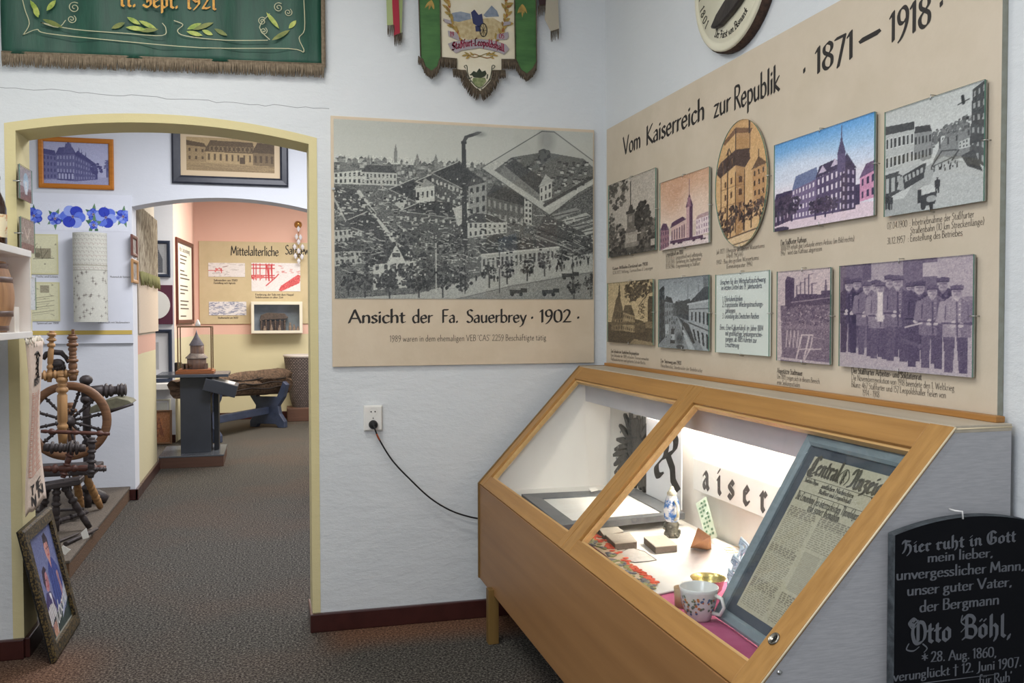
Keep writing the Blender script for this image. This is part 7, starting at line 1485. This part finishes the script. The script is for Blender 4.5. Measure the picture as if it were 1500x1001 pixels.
# hanging textile
ht = thing('hanging_textile', 'striped woven hanging with green fringe over plain linen on the far left wall', 'wall hanging', (-1.13, 9.4, 1.45))
q = [(-1.13,8.769,2.475),(-1.13,10.118,2.685),(-1.13,10.045,2.02),(-1.13,8.709,1.871),(-1.13,8.667,1.443),(-1.13,10.049,1.516)]; y0, y1 = 8.76, q[1][1]
b = MB(); n = 22; zA, zB = 1.98, 2.6
for i in range(n):
    ya_, yb2 = y0+(y1-y0)*i/n, y0+(y1-y0)*(i+.94)/n; b.prism([(-1.128, ya_), (-1.112-.006*(i % 2), (ya_+yb2)/2), (-1.128, yb2)], 'Z', zA, zB)
b.build('striped_weave', mat('brown_ecru_stripe', (196, 184, 160), .8, c2=(120, 104, 86), scale=30, stretch=(1, 6, .4), contrast=(.42, .58)), ht)
b = MB(); r = random.Random(5)
for k in range(60): y = y0+(y1-y0)*k/60; b.tube([(-1.115, y, zA+.03), (-1.108+r.uniform(-.01, .01), y+r.uniform(-.03, .03), zA-.05-r.random()*.05)], [.014, .006], 5)
b.build('green_fringe', mat('sage_fringe', (140, 138, 92), .9), ht)
b = MB(); b.box(-1.142, -1.13, y0, y1+.05, 1.45, 2.58, .001); b.build('linen', mat('ecru_linen', (204, 188, 170), .85, c2=(196, 180, 160), scale=50, bump=.1), ht)
# pictures in the alcove
blue = mat('dark_blue_frame', (44, 52, 70), .4); whitem = mat('white_mount', (224, 226, 232), .7)
p = Pic(50, 90, 200, 81); p.poly([(.3, 1), (.3, .5), (.55, .2), (.8, .5), (.8, 1)], 90, 30); p.poly([(.5, .3), (.55, .1), (.6, .3)], 60); p.rect(0, .7, .3, 1, 120, 20); p.grain(8).tone((40, 44, 54), (206, 208, 212))
framed('framed_picture', 'top picture in the white alcove, dark blue frame with a grey house', 'framed picture', -1.5, -1.203, 2.1, 2.56, 12.198, .04, .03, blue, p, .02, whitem)
mr = thing('oval_mount_picture', 'maroon panel with a white oval mount, second picture in the white alcove', 'framed picture', (-1.33, 12.19, 1.505))
b = MB(); b.box(-1.52, -1.18, 12.17, 12.198, 1.505, 2.0, .003); b.build('panel', mat('maroon_velvet', (86, 42, 62), .8), mr)
b = MB(); b.lathe([(.0, 0), (.17, 0), (.17, .008), (0, .008)], (-1.38, 12.17, 1.75), (0, -1, 0), 28)
for v in b.bm.verts: v.co.z = 1.75+(v.co.z-1.75)*1.05
[setattr(f, 'smooth', False) for f in b.bm.faces]; b.build('oval_mount', mat('oval_white', (226, 226, 224), .6), mr)
p = Pic(50, 100, 190, 82); p.rect(.1, .3, .6, .9, 120, 40); p.grain(12).tone((90, 92, 100), (216, 218, 222))
framed('framed_picture', 'large picture in white mount and blue frame below the maroon panel in the alcove', 'framed picture', -1.62, -1.19, .775, 1.44, 12.15, .045, .04, blue, p, .12, whitem)
b = MB(); b.box(-1.9, -1.17, 11.98, 12.198, .69, .765, .004); tag(b.build('wall_shelf', M['white'], org=(-1.5, 12.1, .69)), 'white wall shelf under the large picture in the alcove', 'shelf')
p = Pic(44, 60, 214, 83); p.poly([(.45, .9), (.55, .3), (.65, .9)], 110, 20); p.grain(6).tone((110, 112, 112), (220, 222, 214))
framed('framed_picture', 'small pale picture with a spire standing under the alcove shelf', 'framed picture', -1.5, -1.215, .1, .56, 12.14, .025, .02, mat('ivory_frame', (206, 204, 190), .5), p, .02, whitem, tilt=.06)
p = Pic(44, 60, (166, 112, 74), 84); p.grain(10); p.blobs(.5, .5, .25, .3, 40, .05, ((140, 86, 60), (184, 120, 76))); p.line([(.3, .8), (.5, .2), (.7, .8)], .03, (120, 70, 56))
framed('framed_picture', 'orange brown picture leaning on the floor in front of the pale spire picture', 'framed picture', -1.5, -1.192, .004, .43, 12.02, .025, .025, mat('brown_picture_frame', (120, 90, 66), .5), p, 0, None, tilt=.1)
# text frame on the angled wall
WA, WB = Vector((-1.165, 12.2, 0)), Vector((-1.045, 13.5, 0)); wd = (WB-WA).normalized(); wn = Vector((wd.y, -wd.x, 0))
tf = thing('framed_text', 'tall framed sheet of printed lines on the salmon angled wall', 'framed text', tuple(WA+wd*.3+wn*.01+Vector((0, 0, 1.55))))
O_ = WA+wd*.1+wn*.002+Vector((0, 0, 1.5)); b = MB(); frame_mb(b, O_, wd, VZ, wn, 1.16, 1.12, .06, .03); b.build('frame', mat('mahogany', (84, 44, 34), .4), tf)
b = MB(); slab(b, O_+wd*.05+Vector((0, 0, .05)), wd, VZ, wn, 1.06, 1.02, .002, .01); b.build('sheet', mat('cream_sheet', (222, 216, 200), .7), tf)
b = MB(); r = random.Random(9); write(b, 'Alte Salzordnung', O_+wd*.2+Vector((0, 0, .96))+wn*.011, wd, VZ, .07, .75)
for i in range(17):
    z = .9-.05*i; w = r.uniform(.3, .7)
    if i % 4 != 3: slab(b, O_+wd*.25+Vector((0, 0, z))+wn*.011, wd, VZ, wn, w, .016, 0, .0003)
b.build('lettering', M['inkgrey'], tf)
# the far board
fb = thing('display_board', 'beige board titled Mittelalterliche Salzgewinnung on the salmon wall of the far room', 'display board', (0, 14.63, 1.486))
q = [(-1.032,14.62,2.759),(-1.046,14.62,1.486),(-.566,14.62,2.568),(.148,14.62,2.579),(.252,14.62,2.581)]; b = MB(); b.box(q[0][0], 1.3, 14.625, 14.6485, q[1][2], q[0][2], .003); b.build('panel', mat('khaki_board', (196, 182, 146), .7, c2=(204, 190, 156), scale=4), fb)
b = MB(); write(b, 'Mittelalterliche', (q[2][0], 14.623, q[2][2]-.02), UX, VZ, .14, q[3][0]-q[2][0], nib=.13, thin=.05); b.build('title_lettering', M['ink'], fb)
b = MB(); write(b, 'Salzgewinnung', (q[4][0], 14.623, q[4][2]-.005), UX, VZ, .14, .68, nib=.13, thin=.05); b.build('title_lettering', M['ink'], fb)
def far_pic(lab, L, pic):
    a = L[0]; c = L[1]; t = thing('drawing', lab, 'drawing', (a[0], 14.62, c[2]), 'drawings on the far board')
    b = MB(); b.box(a[0], c[0], 14.617, 14.6245, c[2], a[2]); b.build('card', whitem, t); print_mesh('print', pic, (a[0], 14.616, c[2]), UX, VZ, c[0]-a[0], a[2]-c[2], t)
RD = (196, 70, 76); p = pic_sketch(91, 70, 32, (224, 222, 222), (176, 172, 172), 26); p.line([(0, .55), (.4, .55)], .02, RD); p.blobs(.27, .5, .1, .14, 16, .02, ((206, 110, 110),)); p.line([(.4, .3), (.5, .25)], .02, (150, 120, 120)); p.line([(.35, .4), (.36, .7)], .02, RD); far_pic('small pale drawing with a little red in the upper left of the far board', [(-.897,14.62,2.427),(-.357,14.62,2.213)], p)
p = Pic(100, 56, (226, 224, 226), 92); p.grain(5)
for x in (.05, .1, .18, .3, .36, .42): p.line([(x, .05), (x, .6)], .02, RD)
for y in (.08, .2, .45, .52): p.line([(0, y), (.47, y)], .02, RD)
p.blobs(.12, .5, .12, .06, 24, .02, (RD, (214, 120, 120))); p.line([(.32, .1), (.36, .62)], .03, RD); p.line([(.4, .1), (.42, .55)], .025, RD); p.poly([(.55, .95), (.6, .8), (.95, .4), (1, .45), (.98, .7), (.6, 1)], (206, 92, 96), 60); p.line([(.3, .8), (.5, .5), (.55, .4)], .02, RD)
for k in range(14): x, y = .5+.5*p.r.rand(), .1+.3*p.r.rand(); p.line([(x, y), (x+.04, y)], .012, (206, 130, 130))
far_pic('large red drawing of a wooden crane on the far board', [(-.263,14.62,2.436),(.476,14.62,1.995)], p)
far_pic('small blue grey sketch of a town in the lower left of the far board', [(-.894,14.62,1.831),(-.343,14.62,1.621)], pic_sketch(93, 70, 28, (222, 222, 226), (120, 130, 160), 90))
for lab, L, sd in (('upper dark print at the right edge of the far board', [(.595,14.62,2.436),(.845,14.62,2.094)], 94), ('lower dark print at the right edge of the far board', [(.59,14.62,1.899),(.842,14.62,1.619)], 95)): far_pic(lab, L, pic_sketch(sd, 40, 50, (200, 196, 190), (50, 46, 46), 60))
b = MB()
for L, w, s in (([(-.82,14.62,2.146)], .35, 'Salzsieden um 1500'), ([(-.821,14.62,2.104)], .32, 'Darstellung nach Agricola'), ([(-.207,14.62,1.928)], .58, 'Förderung der Sole mit dem Haspel'), ([(-.208,14.62,1.886)], .42, 'Solebrunnen in alter Zeit'), ([(-.767,14.62,1.569)], .3, 'Stadtansicht um 1600')): write(b, s, (L[0][0], 14.623, L[0][2]), UX, VZ, .03, w, nib=.14, thin=.08)
b.build('caption_lettering', M['inkgrey'], fb)
# glazed showcase
q = [(-.265,14.38,1.829),(.497,14.38,1.83),(.493,14.38,1.344),(-.27,14.38,1.339)]; x0, x1, z0, z1 = q[3][0], q[1][0], q[3][2], q[0][2]
sb = thing('wall_showcase', 'white glazed wall box with a salt works model under the far board', 'showcase', (x0, 14.5, z0))
b = MB(); frame_mb(b, (x0, 14.4, z0), UX, VZ, (0, -1, 0), x1-x0, z1-z0, .045, .02, 0); b.build('front_frame', mat('ivory_paint', (216, 212, 196), .5), sb)
b = MB()
for a in ((x0, x1, z0, z0+.02), (x0, x1, z1-.02, z1), (x0, x0+.02, z0, z1), (x1-.02, x1, z0, z1)): b.box(a[0], a[1], 14.4, 14.624, a[2], a[3])
b.build('box_sides', mat('ivory_paint_sides', (210, 206, 192), .5), sb)
b = MB(); b.box(x0+.02, x1-.02, 14.612, 14.622, z0+.02, z1-.02); b.build('painted_backdrop', mat('blue_grey_backdrop', (138, 148, 166), .8, c2=(112, 122, 128), scale=3), sb)
b = MB(); b.box(x0+.03, x1-.03, 14.394, 14.398, z0+.03, z1-.03); b.build('glass', M['glass'], sb)
sm = thing('salt_works_model', 'brown model of a thatched wooden salt hut inside the wall box', 'model', (.1, 14.5, z0+.021)); zf = z0+.0205
mw_ = wood('model_wood', (104, 84, 70), (70, 56, 46), 'Z', 20)
b = MB(); b.prism([(x0+.12, zf+.16), (x0+.14, zf+.26), (x0+.24, zf+.3), (x0+.5, zf+.29), (x0+.56, zf+.22), (x0+.5, zf+.2), (x0+.2, zf+.19)], 'Y', 14.46, 14.58, .008); b.build('thatched_roof', mat('thatch', (96, 82, 72), .9, c2=(70, 60, 52), scale=40, bump=.5), sm)
for i in range(6):
    x = x0+.15+.07*i; b = MB(); b.turned((x, 14.475, zf), (x, 14.475, zf+.19), .014, n=8); b.build('post', mw_, sm)
b = MB(); b.box(x0+.16, x0+.5, 14.505, 14.57, zf, zf+.17); b.build('wall', mat('model_dark_wall', (60, 50, 48), .8), sm)
for i, (dx, h) in enumerate(((.2, .1), (.3, .12), (.42, .11), (.58, .15), (.64, .12), (.7, .09))):
    b = MB(); b.lathe([(0, 0), (.022, 0), (.026, h*.5), (.012, h*.8), (.016, h*.92), (0, h)], (x0+dx, 14.428, zf), n=10); tag(b.build('model_figure', mat('model_figure_clay', (150, 130, 112), .8, c2=(96, 84, 76), scale=30), org=(x0+dx, 14.428, zf)), 'tiny clay figure standing before the hut in the wall box', 'figure', 'tiny figures in the wall box')
# crystal sconce
cr = thing('crystal_wall_lamp', 'crystal drop wall lamp hanging over the far board', 'wall lamp', [(.451,14.55,3.069)][0]); q = [(.45,14.5,3.043),(.449,14.5,2.916),(.447,14.5,2.788),(.447,14.5,2.682),(.446,14.5,2.576)]
b = MB(); b.lathe([(0, 0), (.06, 0), (.05, .02), (.02, .05), (0, .06)], (q[0][0], 14.648, q[0][2]), (0, -1, 0), 16); b.tube([(q[0][0], 14.6, q[0][2]), (q[0][0], 14.5, q[0][2])], .01, 6); b.build('mount', M['brass'], cr)
cm = mat('cut_crystal', (224, 228, 240), .1, spec=.8)
for i, (px_, dz) in enumerate(((0, 0), (-.03, -.12), (.03, -.13), (0, -.2), (-.06, -.28), (.06, -.28), (0, -.34), (-.05, -.42), (.05, -.43), (0, -.5))):
    b = MB(); b.lathe([(0, .05), (.022, .02), (.03, 0), (.015, -.03), (0, -.05)], (q[0][0]+px_, 14.5, q[0][2]-.08+dz), n=8, smooth=False); b.build('crystal_drop', cm, cr)
b = MB(); b.tube([(q[0][0], 14.5, q[0][2]), (q[0][0], 14.5, q[0][2]-.58)], .006, 6); b.build('chain', M['brass'], cr)
# bench with hollow log
M['blue_wood'] = mat('slate_blue_paint', (58, 68, 92), .55, c2=(46, 54, 74), scale=8)
bh_ = thing('trestle_bench', 'slate blue trestle bench carrying the hollow log', 'bench', (-.4, 13.6, 0))
LA, LB = Vector([(-1.107,11.7,.702)][0]), Vector([(.182,13.85,.624)][0]); LD = LB-LA; LD.z = 0; LL = LD.length; LD.normalize(); LU = Vector((-LD.y, LD.x, 0))
def trestle(t):
    O_ = LA+LD*LL*t; O_.z = 0; zb = LA.z+(LB.z-LA.z)*t-(.125+.075*t)+.02-.045; b = MB()
    L = [(-.28, 0), (-.18, 0), (-.14, .05), (.14, .05), (.18, 0), (.28, 0), (.28, .09), (.2, .2), (.18, zb*.75), (.27, zb+.02), (.32, zb+.2), (.26, zb+.25), (.225, zb+.16), (.16, zb+.02), (-.16, zb+.02), (-.225, zb+.16), (-.26, zb+.25), (-.32, zb+.2), (-.27, zb+.02), (-.18, zb*.75), (-.2, .2), (-.28, .09)]
    m = Matrix((LU, -LD, Vector((0, 0, 1)))).transposed().to_4x4(); m.translation = O_; b.prism(L, 'Y', -.045, .045, .006, m); return b
trestle(.84).build('trestle', M['blue_wood'], bh_); trestle(.2).build('trestle', M['blue_wood'], bh_)
b = MB(); O_ = LA.copy(); O_.z = 0; obox(b, O_, LD, LU, (0, 0, 1), LL*.2+.05, LL*.84-.05, -.04, .04, .2, .3, .008); b.build('rail', M['blue_wood'], bh_)
lg = MB(); r = random.Random(11); nseg, nr = 16, 20; R = []
for i in range(nseg+1):
    t = i/nseg; cc_ = LA.lerp(LB, t)+Vector((0, 0, .02)); row = []
    for j in range(nr):
        a = 2*PI*j/nr; k = (.125+.075*t)*(1+.16*math.sin(3*a+t*2)+.1*math.sin(7*a+t*9)+r.uniform(-.1, .1))
        if abs(a-PI*.5) < .5: k *= .86
        if i in (0, nseg): k *= .9
        if math.sin(a) < -.3: k = min(k, .125+.075*t)
        k = min(k, .2/max(.01, abs(math.cos(a))))
        row.append(lg.bm.verts.new(cc_+LU*k*math.cos(a)+Vector((0, 0, k*math.sin(a)))))
    R.append(row)
for i in range(nseg):
    for j in range(nr): f = lg.bm.faces.new([R[i][j], R[i][(j+1) % nr], R[i+1][(j+1) % nr], R[i+1][j]]); f.smooth = j % 3 > 0
for row, sg in ((R[0], 1), (R[-1], -1)):
    cv = lg.bm.verts.new(sum((v.co for v in row), Vector())/nr+LD*.1*sg)
    for j in range(nr): lg.bm.faces.new([row[j], row[(j+1) % nr], cv])
lgz = thing('hollow_log', 'weathered grey brown hollowed log pipe lying on the blue bench', 'log', tuple(LA)); bark = wood('weathered_log', (112, 90, 72), (46, 37, 31), 'X', 7, .9, .8)
lg.build('trunk', bark, lgz, normals=True)
b = MB()
for dz, dr in ((.06, .9), (.0, 1.0), (-.07, .94)):
    b.tube([LA.lerp(LB, .06+.085*i)-LU*(dr*(.125+.075*(.06+.085*i))+.006*math.sin(i*2))+Vector((0, 0, dz+.02+.014*math.sin(i*1.7+dz*30))) for i in range(11)], .011, 5)
b.build('split_groove', mat('log_crack', (38, 30, 26), .9), lgz)
# basket on its block
q = [(.249,14.606,0)][0]
b = MB(); bx0 = .25; b.box(bx0, .78, 14.12, 14.6, 0, .2, .01); tag(b.build('wooden_block', wood('block_brown', (102, 74, 60), (84, 60, 50), 'X', 4), org=(.5, 14.3, 0)), 'low brown wooden block under the wicker basket', 'block')
wk = thing('wicker_basket', 'tall grey wicker basket standing on the low brown block', 'basket', (.47, 14.35, .2005))
m_, N, L_, B_ = _nt('wicker'); tc_ = N.new('ShaderNodeTexCoord'); br = N.new('ShaderNodeTexBrick'); br.inputs['Scale'].default_value = 1; br.inputs['Brick Width'].default_value = .045; br.inputs['Row Height'].default_value = .024; br.inputs['Mortar Size'].default_value = .007
br.inputs['Color1'].default_value = lin((146, 132, 126)); br.inputs['Color2'].default_value = lin((112, 100, 96)); br.inputs['Mortar'].default_value = lin((52, 46, 46)); L_.new(tc_.outputs['UV'], br.inputs['Vector']); L_.new(br.outputs['Color'], B_.inputs['Base Color'])
bp_ = N.new('ShaderNodeBump'); bp_.inputs['Strength'].default_value = .8; L_.new(br.outputs['Fac'], bp_.inputs['Height']); bp_.invert = True; L_.new(bp_.outputs[0], B_.inputs['Normal']); B_.inputs['Roughness'].default_value = .7
b = MB(); b.lathe([(.135, 0), (.17, .12), (.2, .3), (.235, .55), (.262, .79)], (.47, 14.35, .2005), n=40); uv = b.bm.loops.layers.uv.new('UVMap')
for f in b.bm.faces:
    c_ = f.calc_center_median(); ac = math.atan2(c_.y-14.35, c_.x-.47)
    for l in f.loops:
        a = math.atan2(l.vert.co.y-14.35, l.vert.co.x-.47)
        if a-ac > PI: a -= 2*PI
        if ac-a > PI: a += 2*PI
        l[uv].uv = (a*.24+2, l.vert.co.z)
b.build('woven_side', m_, wk); b = MB(); b.lathe([(.262, .775), (.272, .79), (.27, .81), (.255, .812), (.245, .79)], (.47, 14.35, .2005), n=40); b.build('rim', mat('pale_wicker_rim', (196, 190, 184), .7), wk)
b = MB(); b.lathe([(.25, .79), (.225, .55), (.19, .3), (.125, .012), (0, .01)], (.47, 14.35, .2005), n=32); b.build('inside', mat('wicker_inside', (176, 166, 158), .8, c2=(140, 130, 124), scale=20), wk)
# pedestal with model in a glass case
pdm = mat('anthracite_laminate', (52, 56, 64), .35, c2=(58, 62, 70), scale=5)
pd = thing('pedestal', 'anthracite pedestal stand with brown plinth carrying the glass model case', 'pedestal', (-.8, 10.45, 0))
b = MB(); b.box(-1.135, -.487, 10.1, 10.9, 0, .112, .003); b.build('plinth', wood('brown_plinth', (92, 66, 54), (76, 54, 44), 'X', 4), pd)
b = MB(); b.box(-1.14, -.482, 10.095, 10.905, .112, .128, .003); b.build('plinth_top', mat('grey_plinth_top', (84, 88, 94), .25), pd)
b = MB(); b.box(-.935, -.625, 10.3, 10.62, .128, .955, .003); b.build('column', pdm, pd)
b = MB(); b.box(-.6, -.55, 10.45, 10.7, .128, .955, .003); b.build('column_side', mat('near_black_laminate', (30, 32, 36), .4), pd)
b = MB(); b.box(-1.16, -.43, 10.12, 10.75, .955, .985, .003); b.build('table_top', mat('table_top_grey', (72, 78, 88), .22), pd)
b = MB(); O_ = Vector((-.66, 10.1, .945)); obox(b, O_, Vector((.93, 0, -.26)).normalized(), (0, 1, 0), Vector((.26, 0, .93)).normalized(), .0, .34, 0, .5, -.13, 0, .004); b.build('lectern_wing', pdm, pd)
b = MB(); obox(b, O_, Vector((.93, 0, -.26)).normalized(), (0, 1, 0), Vector((.26, 0, .93)).normalized(), .06, .3, .06, .44, .0, .004); b.build('text_plate', mat('plate_white', (206, 206, 204), .4), pd)
b = MB(); b.box(-1.02, -.95, 10.62, 10.74, .9855, 1.09, .004); tag(b.build('dark_box', M['black'], org=(-.98, 10.6, .9855)), 'small black box behind the glass model case on the pedestal', 'box')
gc = thing('glass_model_case', 'glass case with brass edges and wooden base on the pedestal', 'glass case', (-.78, 10.4, .9855)); zc = .9855
b = MB(); b.box(-.975, -.585, 10.24, 10.6, zc, zc+.03, .004); b.box(-.955, -.605, 10.26, 10.58, zc+.03, zc+.045, .003); b.build('base', wood('orange_base', (158, 98, 58), (130, 78, 44), 'X', 6), gc)
zt2 = 1.49
b = MB()
for x in (-.95, -.61):
    for y in (10.265, 10.575): b.box(x-.006, x+.006, y-.006, y+.006, zc+.045, zt2)
for z in (zt2,):
    for y in (10.265, 10.575): b.box(-.956, -.604, y-.006, y+.006, z-.006, z+.006)
    for x in (-.95, -.61): b.box(x-.006, x+.006, 10.26, 10.58, z-.006, z+.006)
b.build('edge_frame', mat('dark_brass_edge', (110, 86, 58), .4, .5), gc)
b = MB(); g_ = .0015
b.box(-.944, -.616, 10.263, 10.266, zc+.045, zt2-.006); b.box(-.944, -.616, 10.574, 10.577, zc+.045, zt2-.006); b.box(-.952, -.949, 10.27, 10.57, zc+.045, zt2-.006); b.box(-.611, -.608, 10.27, 10.57, zc+.045, zt2-.006); b.build('panes', M['glass'], gc)
tw = thing('tower_model', 'brown model of a round fortified tower inside the glass case', 'model', (-.77, 10.42, zc+.046)); bz_ = zc+.046; mw2 = wood('tower_wood', (120, 92, 76), (84, 62, 52), 'Z', 16); mr_ = mat('tower_roof', (104, 100, 110), .7, c2=(80, 76, 84), scale=20)
b = MB(); b.lathe([(0, 0), (.1, 0), (.1, .12), (0, .12)], (-.77, 10.42, bz_), n=20); b.build('lower_drum', mw2, tw); b = MB(); b.lathe([(.118, .115), (.118, .122), (.05, .19), (0, .19)], (-.77, 10.42, bz_), n=20); b.build('lower_roof', mat('tower_stone_roof', (150, 138, 128), .7, c2=(116, 104, 98), scale=24), tw)
b = MB(); b.lathe([(.072, .15), (.072, .26), (0, .26)], (-.765, 10.42, bz_), n=16); b.build('upper_drum', mw2, tw); b = MB(); b.lathe([(.08, .255), (.07, .275), (.03, .34), (.012, .38), (0, .43)], (-.77, 10.42, bz_), n=12); b.build('spire', mr_, tw)
for dx in (-.11, -.13, .1): b = MB(); b.box(-.77+dx-.018, -.77+dx+.018, 10.36, 10.4, bz_, bz_+.06); b.build('annexe', mw2, tw)
b = MB(); b.lathe([(0, 0), (.03, 0), (.025, .03), (.012, .06), (0, .075)], (-.76, 10.5, zt2+.006), n=8); tag(b.build('white_crystal', mat('white_salt', (232, 230, 226), .5), org=(-.76, 10.5, zt2+.006)), 'small white salt lump on top of the glass model case', 'salt lump')
